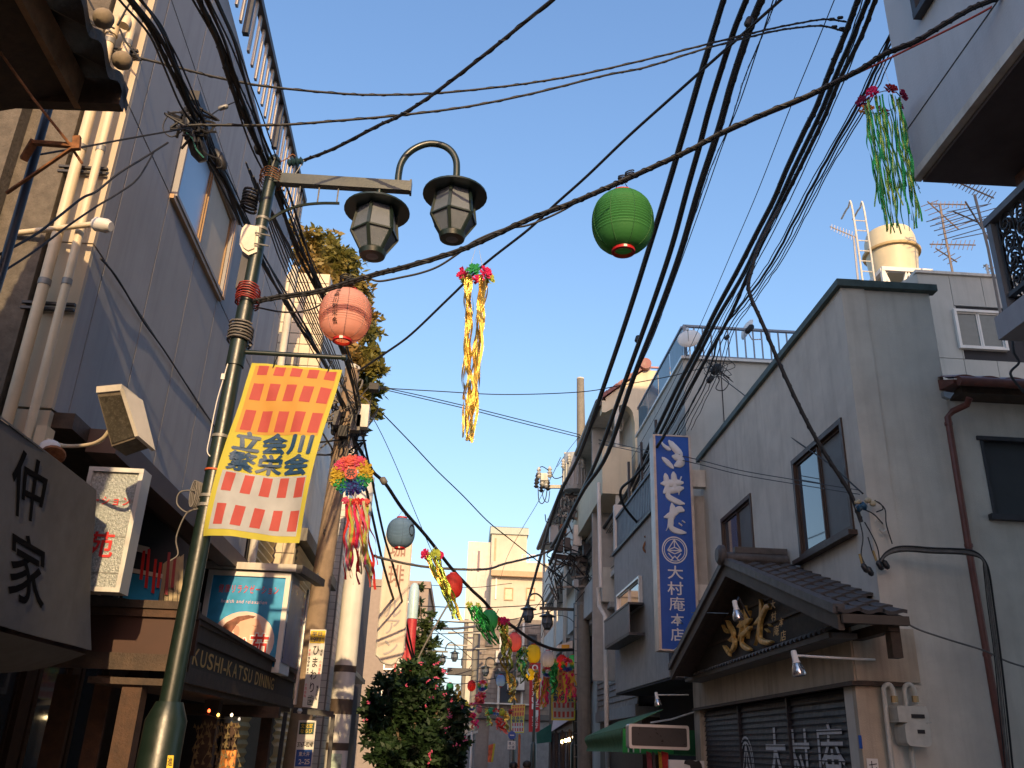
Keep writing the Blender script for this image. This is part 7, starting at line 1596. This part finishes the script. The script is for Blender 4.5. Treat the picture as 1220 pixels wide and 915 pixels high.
# lantern bundle across the street
GA = [(1179, 0), (1157, 9), (1124, 28), (1091, 48), (1054, 63), (1026, 81), (993, 98), (960, 114), (909, 135), (860, 157), (823, 177), (786, 194), (749, 211), (715, 226), (680, 241), (630, 260), (576, 285), (539, 300), (482, 317), (453, 324), (416, 335), (379, 346), (330, 353), (302, 358)]
cable('thick twisted cable crossing the whole street and carrying the big green lantern', GA, 3.6, Y1-.05, .011, seed=60, lash=.3)
cable('dark cable bound along the twisted lantern cable', [(x, y+3) for x, y in GA], 3.62, Y1, .009, seed=61, lash=.8)
cable('reddish cable bound under the twisted lantern cable at upper right', [(1196, 0), (1160, 20), (1120, 40), (1085, 57), (1050, 74), (1020, 88), (960, 118), (909, 139), (860, 161), (800, 190)], 3.6, 5.0, .007, m_wirer, seed=62)
cable('slack thin cable sagging below the lantern cable between the two near lanterns', [(735, 218), (700, 233), (668, 252), (630, 268), (600, 273), (566, 287), (546, 302), (523, 317), (502, 325), (480, 330), (453, 335), (440, 332)], 5.2, 5.5, .008, ext=(0, 0), seed=63)
for k, (x, y) in enumerate(((742, 213), (750, 208), (416, 336), (411, 334))): coil(kn, 'tie_wire', at(x, y, Y=5.5), .032, 3, .05, m_wire, .006, 0, k)
cable('lower lantern wire from the lamp post to the pink lantern', [(305, 366), (340, 372), (372, 368), (400, 350), (420, 338)], Y1, 5.6, .006, ext=(0, 0), seed=64)
# long diagonals
cable('diagonal cable from the top edge down to the brownish pole', [(930, 0), (902, 25), (870, 54), (835, 85), (798, 118), (749, 162), (700, 209), (662, 243), (630, 273), (578, 314), (535, 355), (490, 398), (460, 420), (424, 444)], 4.0, 13, .014, ext=(300, 0), seed=65, r2=.018)
cable('upper of the two long cables arching across the top of the sky', [(1008, 26), (983, 23), (950, 28), (911, 36), (845, 52), (774, 70), (700, 87), (650, 96), (600, 103), (520, 111), (450, 113), (400, 111), (318, 103), (262, 93), (210, 80), (148, 64), (90, 46)], 6.0, 4.7, .009, ext=(0, 30), seed=66, lash=.4)
cable('lower of the two long cables arching across the top of the sky', [(1008, 38), (980, 31), (950, 33), (914, 39), (840, 58), (770, 80), (720, 90), (636, 111), (557, 127), (479, 137), (400, 144), (328, 149), (239, 149), (215, 151)], 6.0, 4.7, .009, ext=(0, 0), seed=67, lash=.4)
for k, (x, y) in enumerate(((991, 23), (1001, 21), (994, 32), (1003, 34))): clamp_on(['first', 'second', 'third', 'fourth'][k]+' small dark clamp at the right end of the long sky cables', x, y, 6.0, 4, 7, 1.4)
cable('rusty stay cable rising from the lamp post top to the top edge', [(658, 0), (584, 60), (518, 111), (476, 138), (452, 149), (400, 176), (362, 191)], 2.6, 5.5, .012, ext=(420, 0), seed=68, lash=.2)
t = thing('stay_insulator', 'dark ribbed insulator tying the stay cable to the lamp post top', 'insulator', at(353, 192, Y=Y1)); c = at(352, 193, Y=Y1); obj('body', MB().lathe([(.01, -.06), (.035, -.05), (.02, -.035), (.045, -.02), (.02, -.003), (.045, .012), (.02, .03), (.035, .045), (.01, .06)], c, (1, 0, .25), 14), M('insulator_teal', (.02, .05, .06), .3), t)
obj('tie', MB().tube(smooth_path([at(x, y, Y=Y1) for x, y in ((362, 191), (354, 204), (346, 213), (330, 216))]), .004, 5), m_zinc, t); obj('tie', MB().tube(smooth_path([at(x, y, Y=Y1) for x, y in ((352, 186), (348, 184), (340, 190), (322, 198))]), .004, 5), m_rust, t)
# left bundles by the panelled building
ML = [(157, 0), (184, 36), (203, 75), (223, 121), (236, 147), (246, 177), (266, 213), (292, 266), (318, 318), (350, 372), (384, 430), (410, 487)]
for k in range(6):
    dx = [-8, -3, 2, 6, 11, 17][k]; dy = [3, 0, 2, -2, 1, -3][k]; fx = [1, 1, 1, 1, .7, .5][k]
    cable(('thick' if k in (1, 2) else 'thin')+' cable in the left bundle crossing the brown window of the panelled building', [(x+dx*fx*(1-i/11)*1.3+2*math.sin(i*1.7+k*2), y+dy+2*math.cos(i*1.3+k)) for i, (x, y) in enumerate(ML)], 3.4, 12.8, [.007, .014, .013, .010, .006, .006][k], seed=70+k, group='cables of the left bundle', lash=.3 if k == 1 else 0)
NL = [(239, 0), (262, 49), (279, 98), (295, 141), (311, 184), (331, 230), (352, 285), (368, 322), (388, 362), (402, 398), (416, 440), (428, 490)]
for k in range(8):
    dx = [-8, -3, 0, 4, 8, 12, 17, 22][k]
    cable(('thick' if k in (1, 2) else 'thin')+' cable in the bundle running under the slatted roof railing', [(x+dx*(1-i/13)+2.2*math.sin(i*1.3+k*2.3), y+2*math.cos(i*1.9+k)) for i, (x, y) in enumerate(NL)], 3.4, 12.9, [.007, .016, .014, .010, .006, .006, .009, .005][k], seed=80+k, group='cables under the roof railing', lash=.3 if k in (1, 4) else 0)
for k in range(7):
    cable('one of several thin wires fanning over the white upper wall to the brownish pole', [(303+k*5, 222+k*8), (330+k*6, 300+k*6), (352+k*5, 350+k*5), (378+k*4, 405+k*4), (405+k*2, 455+k*4), (425, 480+k*5)], 5.6, 13, .007, ext=(30, 0), seed=90+k, group='thin wires over the white wall', jit=.4)
jn = thing('cable_joint', 'black splice knot with loose loops against the top corner of the brown window', 'cable joint', at(233, 150, Y=5.0)); rn = random.Random(12)
for k in range(12):
    c = at(233+rn.uniform(-14, 12), 152+rn.uniform(-12, 14), Y=4.9); q = [c+Vector((rn.uniform(-.12, .12), rn.uniform(-.06, .06), rn.uniform(-.12, .12))) for _ in range(5)]; obj('loop', MB().tube(smooth_path(q, 4), .005+.006*rn.random(), 5), m_wire, jn)
for q in (((225, 150), (205, 163), (194, 152), (203, 135), (218, 136), (222, 152)), ((224, 155), (213, 150), (205, 140)), ((236, 160), (243, 180), (252, 186), (262, 190), (264, 198), (258, 200))): obj('loop', MB().tube(smooth_path([at(x, y, Y=4.9) for x, y in q]), .005, 5), m_wire, jn)
obj('green_lead', MB().tube(smooth_path([at(x, y, Y=4.88) for x, y in ((222, 158), (230, 166), (234, 178), (243, 188))]), .005, 5), M('lead_green', (.03, .14, .10), .4), jn)
obj('case', MB().lathe([(.03, -.14), (.055, -.08), (.06, .1), (.03, .16)], at(232, 165, Y=4.95), (.35, .5, -.8), 12), m_black, jn); obj('case', MB().lathe([(.02, -.08), (.04, -.04), (.04, .05), (.02, .08)], at(262, 190, Y=5.4), (.35, .2, -.6), 10), m_black, jn)
clamp_on('black closure on the railing bundle beside the lamp post top', 291, 135, 5.3, 12, 15, -.4); clamp_on('lower black closure on the railing bundle left of the lamp post', 308, 178, 5.3, 10, 12, -.4); clamp_on('small pale link on the slack wire beside the railing bundle', 266, 128, 5.1, 6, 12, 1.1, m_zinc)
cable('slack tie between the splice knot and the railing bundle', [(238, 146), (250, 138), (262, 130), (274, 124), (284, 120)], 4.9, 5.2, .005, ext=(0, 0), seed=97)
cable('long wire sagging from the splice knot to the lower left across the cream pipes', [(200, 170), (170, 189), (141, 207), (115, 228), (98, 236), (70, 258), (43, 279), (0, 303)], 4.9, 3.6, .007, ext=(0, 60), seed=98)
cable('lower wire sagging from the splice knot across the cream pipes', [(184, 180), (164, 213), (140, 231), (115, 246), (80, 270), (40, 300), (0, 326)], 4.9, 3.6, .006, ext=(0, 60), seed=99)
cable('thin wire crossing the cream pipes above the horizontal conduit', [(239, 150), (210, 155), (148, 166), (100, 175), (48, 184)], 4.9, 4.0, .006, ext=(0, 0), seed=100)
for k, q in enumerate((((92, 10), (105, 22), (118, 32), (131, 33)), ((106, 0), (114, 14), (130, 30), (136, 34)), ((92, 26), (110, 29), (128, 31)), ((143, 35), (150, 50), (160, 62), (168, 72)), ((140, 30), (152, 8), (158, 0)))): cable(['first','second','third','fourth','fifth'][k]+' short black lead feeding the bent cap of the thicker cream pipe', q, 4.7, 4.72, .007, ext=(0 if k < 4 else 0, 0), seed=101+k)
cable('black cable stapled along the joint of the panelled front below the conduit cap', [(120, 308), (135, 325), (148, 345), (170, 382), (194, 415), (220, 455), (238, 483), (254, 506), (262, 520)], 5.0, 8.6, .007, ext=(0, 0), seed=110)
# the lantern string down the left, others
OS = [(405, 492), (420, 520), (443, 560), (459, 576), (480, 607), (508, 639), (537, 676), (560, 701), (577, 717), (592, 735), (609, 745), (628, 759), (644, 768), (663, 774), (684, 774)]
cable('heavy cable carrying the far row of lanterns away from the brownish pole', OS, 12.9, 25.8, .028, ext=(0, 0), seed=120, lash=.6, r2=.045)
cable('festoon cable with clinging leaves dropping steeply behind the rainbow wreath', [(415, 500), (425, 540), (438, 590), (447, 630), (456, 670), (466, 705), (478, 740), (486, 768), (500, 810)], 12.9, 31, .022, ext=(0, 0), seed=121, lash=1.0, r2=.035)
cable('second festoon cable dropping in front of the coffee sign', [(428, 500), (440, 555), (449, 600), (458, 640), (470, 680), (480, 720), (488, 760), (494, 785), (506, 815)], 12.9, 31, .020, ext=(0, 0), seed=122, lash=1.0, r2=.03)
clamp_on('round closure on the heavy lantern cable above the grey-blue lantern', 457, 573, 13.2, 8, 9, -.6, m_wireg)
cable('grey cable sagging across mid street behind the red lantern to the crowded pole', [(446, 662), (455, 665), (498, 674), (541, 678), (580, 678), (600, 672), (625, 666), (651, 658), (668, 645)], 18, 23.6, .028, m_wireg, ext=(0, 0), seed=123, lash=.2)
cable('thin wire falling from the brownish pole to the concrete pole rack', [(440, 478), (455, 492), (490, 528), (520, 560), (551, 590), (580, 620), (602, 638), (640, 668), (664, 686), (690, 704)], 13, 23.7, .009, ext=(0, 0), seed=124, r2=.014)
for k in range(2): cable(['upper', 'lower'][k]+' of the twin wires from the brownish pole to the upper concrete pole', [(444, 459+k*2), (500, 471+k*3), (560, 485+k*3), (620, 500+k*3.5), (691, 518+k*3)], 13, 23.9, .007, ext=(0, 0), seed=125+k, r2=.012)
cable('fine wire curving down behind the lantern string to the gold streamer', [(440, 490), (456, 520), (474, 560), (492, 604), (510, 647), (516, 660)], 13, 15.6, .006, ext=(0, 0), seed=127)
cable('slender wire crossing from the brownish pole over to the roof railing', [(450, 462), (520, 466), (600, 470), (691, 467), (740, 459), (800, 448), (822, 442), (852, 436)], 13, 14, .008, ext=(0, 0), seed=128)
cable('thin straight wire from the top edge to the balcony of the cream building', [(994, 0), (966, 69), (941, 130), (904, 225), (872, 300), (842, 370), (810, 440), (780, 498), (745, 560)], 5.2, 20, .005, seed=129)
cable('fine guy wire from the switch gear down to the sunlit tower', [(668, 545), (658, 566), (640, 600), (622, 630), (605, 662), (596, 690)], 23.5, 50, .010, ext=(0, 0), seed=130)
cable('fine guy wire rising to the concrete pole above the transformer', [(664, 556), (676, 538), (690, 520)], 23.3, 23.9, .007, ext=(0, 0), seed=131)
for k, q in enumerate((((500, 722), (560, 724), (620, 722), (690, 716)), ((505, 738), (560, 742), (610, 738), (680, 722)), ((470, 748), (520, 755), (575, 752), (640, 745)), ((512, 770), (560, 774), (620, 770), (660, 762)), ((515, 782), (565, 786), (640, 778)), ((520, 800), (580, 796), (650, 792)), ((498, 724), (530, 745), (560, 765), (585, 790)), ((505, 742), (540, 766), (570, 792)), ((590, 735), (575, 770), (560, 795)), ((500, 696), (560, 700), (600, 696)))):
    cable('thin dark wire strung across the gap at the end of the street', q, 30+k*2, 34+k*2, .018, ext=(10, 10), seed=140+k, group='thin wires across the far gap')
cable('straight dark diagonal wire from the red lantern to the flowering tree shoots', [(541, 708), (525, 735), (508, 765), (498, 785)], 30, 30, .03, m_wireg, ext=(0, 0), seed=151)
cable('pale grey pipe-like cable level across the far gap', [(505, 748), (540, 749), (560, 747), (590, 743)], 34, 40, .05, m_wireg, ext=(0, 0), seed=152)
for k, q in enumerate((((553, 838), (575, 843), (600, 846), (612, 848)), ((524, 812), (545, 815), (570, 812), (600, 806)), ((590, 802), (610, 800), (635, 792)))): cable(['string carrying the row of tiny lanterns before the brown tiled block', 'string carrying the small red and green lanterns by the flowering tree', 'string joining the smaller yellow lantern and the distant lamp'][k], q, [37, 36, 30][k], [39.5, 32, 26][k], .016, ext=(0, 0), seed=155+k)
# wires fanning down-right from the concrete pole to the blue sign and the bay
for k, q in enumerate((((700, 668), (735, 634), (773, 567), (821, 499)), ((702, 676), (740, 640), (786, 590), (832, 520)), ((700, 690), (730, 660), (771, 610)), ((700, 700), (734, 672), (775, 640)), ((702, 708), (728, 696), (750, 672)), ((688, 650), (660, 690), (640, 722), (612, 748)), ((692, 660), (665, 700), (648, 740)), ((700, 655), (672, 690), (655, 730), (645, 760)), ((704, 690), (716, 686), (728, 690)), ((704, 696), (720, 697), (735, 704)))):
    cable('short thin wire fanning from the rack of the concrete pole', q, 23.5, [16, 15, 17, 17, 19, 30, 28, 28, 21, 21][k], .009, ext=(0, 0), seed=160+k, group='short wires fanning from the concrete pole rack')
tp_ = thing('wall_hook', 'rusty hooked bracket on the edge of the bay left of the blue sign', 'bracket', at(772, 650, Y=16)); obj('hook', MB().tube(smooth_path([at(x, y, Y=15.5) for x, y in ((773, 640), (768, 648), (767, 655), (774, 661), (777, 658))]), .02, 6), m_rust, tp_); obj('stub', MB().bar(at(768, 640, Y=15.5), at(774, 637, Y=15.5), .04, .04), m_rust, tp_)

# ================================================================ TREES
def leaf_mat(name, c1, c2, c3, sc=1.2):
    m = bpy.data.materials.new(name); m.use_nodes = True; t = m.node_tree; N = t.nodes; L = t.links; b = N['Principled BSDF']; b.inputs['Roughness'].default_value = .55
    co = N.new('ShaderNodeTexCoord'); nz = N.new('ShaderNodeTexNoise'); nz.inputs['Scale'].default_value = sc; nz.inputs['Detail'].default_value = 6; L.new(co.outputs['Object'], nz.inputs['Vector'])
    cr = N.new('ShaderNodeValToRGB'); cr.color_ramp.elements[0].position = .35; cr.color_ramp.elements[0].color = (*c1, 1); cr.color_ramp.elements[1].position = .62; cr.color_ramp.elements[1].color = (*c3, 1); e = cr.color_ramp.elements.new(.5); e.color = (*c2, 1)
    L.new(nz.outputs['Fac'], cr.inputs[0]); L.new(cr.outputs[0], b.inputs['Base Color']); tr = N.new('ShaderNodeBsdfTranslucent'); L.new(cr.outputs[0], tr.inputs[0]); ms = N.new('ShaderNodeMixShader'); ms.inputs[0].default_value = .35
    L.new(b.outputs[0], ms.inputs[1]); L.new(tr.outputs[0], ms.inputs[2]); L.new(ms.outputs[0], N['Material Output'].inputs[0]); return m
def crown(t, name, blobs, Y, yd, n, size, mat, seed, flat_=1.0):
    rn = random.Random(seed); mb = MB(); tot = sum(b[2]**2 for b in blobs); V = []; F = []
    for (x, y, r) in blobs:
        cc = at(x, y, Y=Y+rn.uniform(-yd, yd)); rr = r*depth_of(cc)/FPX; cl = max(3, int(n*r*r/tot/26))
        for c_ in range(cl):
            while True:
                d = Vector((rn.uniform(-1, 1), rn.uniform(-1, 1), rn.uniform(-1, 1)))
                if .25 < d.length < 1: break
            d *= rr*(.75+.35*rn.random()); cp = cc+d; cr_ = rr*rn.uniform(.12, .28)
            for l_ in range(26):
                p = cp+Vector((rn.gauss(0, cr_*.6), rn.gauss(0, cr_*.6), rn.gauss(0, cr_*.45))); s_ = size*rn.uniform(.4, 1.5); u = Vector((rn.gauss(0, 1), rn.gauss(0, 1), rn.gauss(0, .6))).normalized(); w_ = u.orthogonal().normalized()
                w_ = (Matrix.Rotation(rn.uniform(0, 6.28), 3, u) @ w_); k = len(V); V += [p, p+u*s_*.5+w_*s_*.22, p+u*s_, p+u*s_*.5-w_*s_*.22]; F.append((k, k+1, k+2, k+3))
    mb.v = V; mb.f = F; mb.sm = [False]*len(F); return obj(name, mb, mat, t)
def limbs(t, pts_list, mat, base):
    for pts, r0, r1 in pts_list:
        n = len(pts); obj('trunk' if pts is pts_list[0][0] else 'limb', MB().tube(smooth_path(pts, 4), [r0+(r1-r0)*i/((n-1)*4) for i in range((n-1)*4+1)], 8), mat, t)
m_bark = M('bark', (.12, .085, .055), .9, var=.3, scale=12, bump=.6, bscale=40)
t = thing('street_tree', 'tall tree with yellowing autumn leaves rising behind the white upper building', 'tree', (-2.9, 16.95, 0))
TY = 16.95
bl = [(368, 290, 17), (388, 300, 24), (404, 318, 26), (372, 322, 24), (352, 268, 9), (360, 300, 16), (420, 346, 20), (396, 350, 30), (430, 372, 20), (372, 360, 24), (412, 388, 32), (440, 398, 15), (436, 428, 20), (408, 424, 30), (430, 460, 24), (446, 462, 10), (438, 488, 17), (416, 492, 20), (428, 508, 11), (448, 440, 11), (398, 455, 22), (380, 395, 24)]
m_l1 = leaf_mat('leaves_autumn', (.09, .13, .03), (.22, .19, .04), (.33, .20, .05), .55)
crown(t, 'crown', bl, TY, 1.0, 20000, .15, m_l1, 21)
TP = lambda x, y, dy=0: at(x, y, Y=TY+dy)
tb = Vector((-2.95, TY, 0))
limbs(t, [([tb, Vector((-2.9, TY, 4)), TP(402, 470), TP(400, 400), TP(388, 340), TP(372, 295)], .16, .02), ([TP(402, 470), TP(420, 440), TP(434, 405), TP(440, 380)], .07, .015), ([TP(400, 430), TP(384, 390), TP(366, 350), TP(356, 300)], .06, .012), ([TP(404, 490), TP(424, 480), TP(442, 465)], .05, .012), ([TP(398, 390), TP(412, 360), TP(420, 335)], .05, .01), ([TP(372, 295), TP(366, 280), TP(352, 262)], .02, .006)], m_bark, tb)
t = thing('flowering_tree', 'dense dark green oleander tree dotted with pink blossoms at the left of the far street', 'tree', (-1.3, 27, 0)); TY = 27
bl = [(470, 815, 22), (455, 850, 26), (500, 835, 32), (480, 875, 32), (525, 850, 26), (520, 885, 30), (545, 860, 14), (548, 885, 10), (450, 885, 20), (490, 905, 30), (445, 835, 9), (505, 805, 20), (522, 800, 10), (536, 835, 13), (462, 905, 22), (488, 796, 12), (530, 905, 24), (515, 790, 8), (548, 848, 9)]
m_l2 = leaf_mat('leaves_dark', (.015, .036, .013), (.025, .058, .02), (.042, .085, .028), 1.0)
crown(t, 'crown', bl, TY, 1.2, 17000, .20, m_l2, 22)
rn = random.Random(6)
mb = []
for k in range(26):
    b_ = bl[rn.randrange(len(bl))]; a_ = rn.uniform(0, 6.28); c = at(b_[0]+b_[2]*.8*math.cos(a_), b_[1]+b_[2]*.8*math.sin(a_), Y=TY-1.6-rn.random()*.6); q = MB()
    for j in range(6):
        p = c+Vector((rn.gauss(0, .035), rn.gauss(0, .035), rn.gauss(0, .03))); u = Vector((rn.gauss(0, 1), rn.gauss(0, 1), rn.gauss(0, 1))).normalized()*.035; v = u.orthogonal().normalized()*.03; q.add([p-u, p+v, p+u, p-v], [(0, 1, 2, 3)])
    obj('blossom', q, M('blossom_pink', (.55, .08, .16), .7, var=.2), t)
TP = lambda x, y, dy=0: at(x, y, Y=TY+dy)
bt_ = TP(490, 915); limbs(t, [([Vector((bt_.x, TY, 0)), TP(492, 895), TP(494, 860), TP(500, 815)], .10, .02), ([Vector((bt_.x+.2, TY, 0)), TP(505, 890), TP(520, 850), TP(530, 830)], .07, .02), ([Vector((bt_.x-.2, TY, 0)), TP(478, 890), TP(465, 850), TP(462, 820)], .07, .02)], m_bark, bt_)
t = thing('slender_tree', 'thin sparse leafy shoots climbing before the far beige building', 'tree', (-1.2, 31, 0)); TY = 31
bl = [(497, 715, 6), (500, 728, 8), (503, 742, 9), (512, 748, 7), (497, 758, 12), (505, 768, 13), (518, 765, 6), (492, 778, 12), (510, 785, 12), (499, 700, 3), (525, 744, 3), (515, 732, 4), (488, 770, 8)]
m_l3 = leaf_mat('leaves_mid', (.03, .055, .018), (.05, .09, .03), (.09, .13, .04), 1.0)
crown(t, 'crown', bl, TY, .5, 2600, .17, m_l3, 23)
bt_ = TP(500, 800, 4); limbs(t, [([Vector((-1.2, TY, 0)), at(499, 800, Y=TY), at(503, 755, Y=TY), at(498, 700, Y=TY)], .06, .012), ([at(502, 785, Y=TY), at(512, 755, Y=TY), at(526, 743, Y=TY)], .03, .008), ([at(501, 775, Y=TY), at(507, 750, Y=TY), at(514, 732, Y=TY)], .03, .008)], m_bark, bt_)

# ================================================================ PEOPLE far down the street
def person(label, x, ytop, Y, top_c, leg_c, hair_c, helmet=None, height=1.68, face=1, vest=None):
    tp = at(x, ytop, Y=Y); k = height/1.68; gx = tp.x; t = thing('person', label, 'person', (gx, Y, 0)); z0 = max(0, tp.z-height)
    V = [((0, 0, .92), .15), ((0, 0, 1.10), .135), ((0, 0, 1.32), .16), ((0, 0, 1.42), .08), ((0, 0, 1.50), .055), ((0, -.01, 1.57), .085), ((0, 0, 1.63), .08),
         ((.19, 0, 1.36), .06), ((.24, .02, 1.10), .045), ((.25, -.06, .86), .035), ((.25, -.08, .78), .03), ((-.19, 0, 1.36), .06), ((-.24, .02, 1.10), .045), ((-.25, -.05, .86), .035), ((-.25, -.07, .78), .03),
         ((.10, 0, .82), .095), ((.11, -.02, .48), .065), ((.11, .02, .08), .045), ((.11, -.10, .03), .035), ((-.10, 0, .82), .095), ((-.11, .03, .48), .065), ((-.11, .10, .08), .045), ((-.11, -.02, .03), .035)]
    E_ = [(0, 1), (1, 2), (2, 3), (3, 4), (4, 5), (5, 6), (2, 7), (7, 8), (8, 9), (9, 10), (2, 11), (11, 12), (12, 13), (13, 14), (0, 15), (15, 16), (16, 17), (17, 18), (0, 19), (19, 20), (20, 21), (21, 22)]
    me = bpy.data.meshes.new('body'); me.from_pydata([tuple(c*k for c in v) for v, r in V], E_, []); o = bpy.data.objects.new('body', me); COL.objects.link(o); o.parent = t; o.location = (0, 0, z0)
    md = o.modifiers.new('skin', 'SKIN'); 
    for sv, (v, r) in zip(me.skin_vertices[0].data, V): sv.radius = (r*k, r*k*.8)
    me.skin_vertices[0].data[0].use_root = True; o.modifiers.new('sub', 'SUBSURF').levels = 2; o.modifiers['sub'].render_levels = 2
    me.materials.append(M('skin', (.5, .30, .2), .6, var=.05))
    w = Vector((gx, Y, z0)); f = Vector((0, -face, 0))
    obj('shirt', MB().lathe([(.165*k, .93*k), (.16*k, 1.1*k), (.20*k, 1.32*k), (.13*k, 1.43*k), (.06*k, 1.46*k)], w, n=16), M('cloth_%s' % label[:6], top_c, .9, var=.1), t)
    for s in (1, -1): obj('sleeve', MB().tube([w+Vector((s*.17, 0, 1.37))*k, w+Vector((s*.24, .02, 1.14))*k], [.075*k, .06*k], 10), M('cloth_%s' % label[:6], top_c), t)
    for s in (1, -1): obj('trouser_leg', MB().tube([w+Vector((s*.09, 0, .95))*k, w+Vector((s*.11, 0, .5))*k, w+Vector((s*.11, .05*s*-1, .10))*k], [.115*k, .085*k, .07*k], 10), M('trouser_%s' % label[:6], leg_c, .9), t)
    c = w+Vector((0, 0, 1.60))*k
    if helmet: obj('helmet', MB().lathe([(.125*k, -.02*k), (.12*k, .03*k), (.085*k, .08*k), (.0, .10*k)], c, n=16), M('helmet_white', helmet, .35), t); obj('helmet_brim', MB().lathe([(.15*k, -.03*k), (.125*k, -.015*k)], c, n=16), MATS['helmet_white'], t)
    else: obj('hair', MB().lathe([(.088*k, -.06*k), (.105*k, 0), (.09*k, .06*k), (.05*k, .09*k), (.0, .10*k)], c+Vector((0, .015, 0)), n=16), M('hair_black', hair_c, .6), t)
    for s in (1, -1): obj('eye', MB().lathe([(.001, -.004), (.010, 0), (.001, .004)], w+Vector((s*.03, -.082*face, 1.575))*k, f, 8), m_ink, t); obj('ear', MB().lathe([(.001, -.008), (.022, 0), (.001, .008)], w+Vector((s*.085, 0, 1.56))*k, (s, 0, 0), 8), M('skin', (.5, .3, .2)), t)
    obj('nose', MB().lathe([(.012, 0), (.001, .025)], w+Vector((0, -.085*face, 1.55))*k, f, 6), MATS['skin'], t)
    if vest: obj('vest_stripe', MB().lathe([(.207*k, 1.25*k), (.205*k, 1.31*k)], w, n=16, cap=False), M('vest_yellow', vest, .6), t)
    return t
person('guard in a white helmet and light shirt left of the brown tiled block', 555.5, 880, 42, (.55, .55, .5), (.05, .06, .1), (.02, .02, .02), helmet=(.8, .8, .8), height=1.75, vest=(.6, .55, .05))
person('dark-haired person seen from behind, head just showing below the distant banner', 612, 909, 17, (.06, .06, .08), (.04, .04, .05), (.012, .01, .01), face=-1, height=1.28)
person('second dark-haired person walking away under the red bank banner', 628, 908, 17.5, (.25, .08, .07), (.04, .04, .05), (.012, .01, .01), face=-1, height=1.30)

# buildings behind the camera: the street goes on, and they shade it
for k, (x0, x1, y0, y1, h, mt, lab) in enumerate(((3.8, 12, -11.5, -6.5, 6.2, m_offw, 'plain off-white building behind the viewpoint on the right'), (-13, -3.2, -14, -6.3, 4.6, m_crm, 'low cream building behind the viewpoint on the left'), (3.9, 13, -30, -12, 7.5, m_gry, 'grey building farther behind the viewpoint on the right'), (-13, -3.3, -34, -14.5, 6.0, m_gstc, 'grey stucco building on the left of the street behind the viewpoint'))):
    t = thing('rear_building', lab, 'building', ((x0+x1)/2, (y0+y1)/2, 0)); obj('wall', MB().box(x0, x1, y0, y1, 0, h), mt, t); obj('parapet', MB().box(x0-.05, x1+.05, y0-.05, y1+.05, h, h+.15), m_whited, t)
    P = Plane((x0 if x0 > 0 else x1, 0), (0, 1)); P = P.flip() if (x0 < 0) != (P.n.x > 0) else P
    for j in range(3): window(t, P, y0+1+j*2.6, y0+2.6+j*2.6, 3.0 if h < 6.5 else 4.5, 4.2 if h < 6.5 else 5.8, n=.03, frame=m_alu, panes=2)
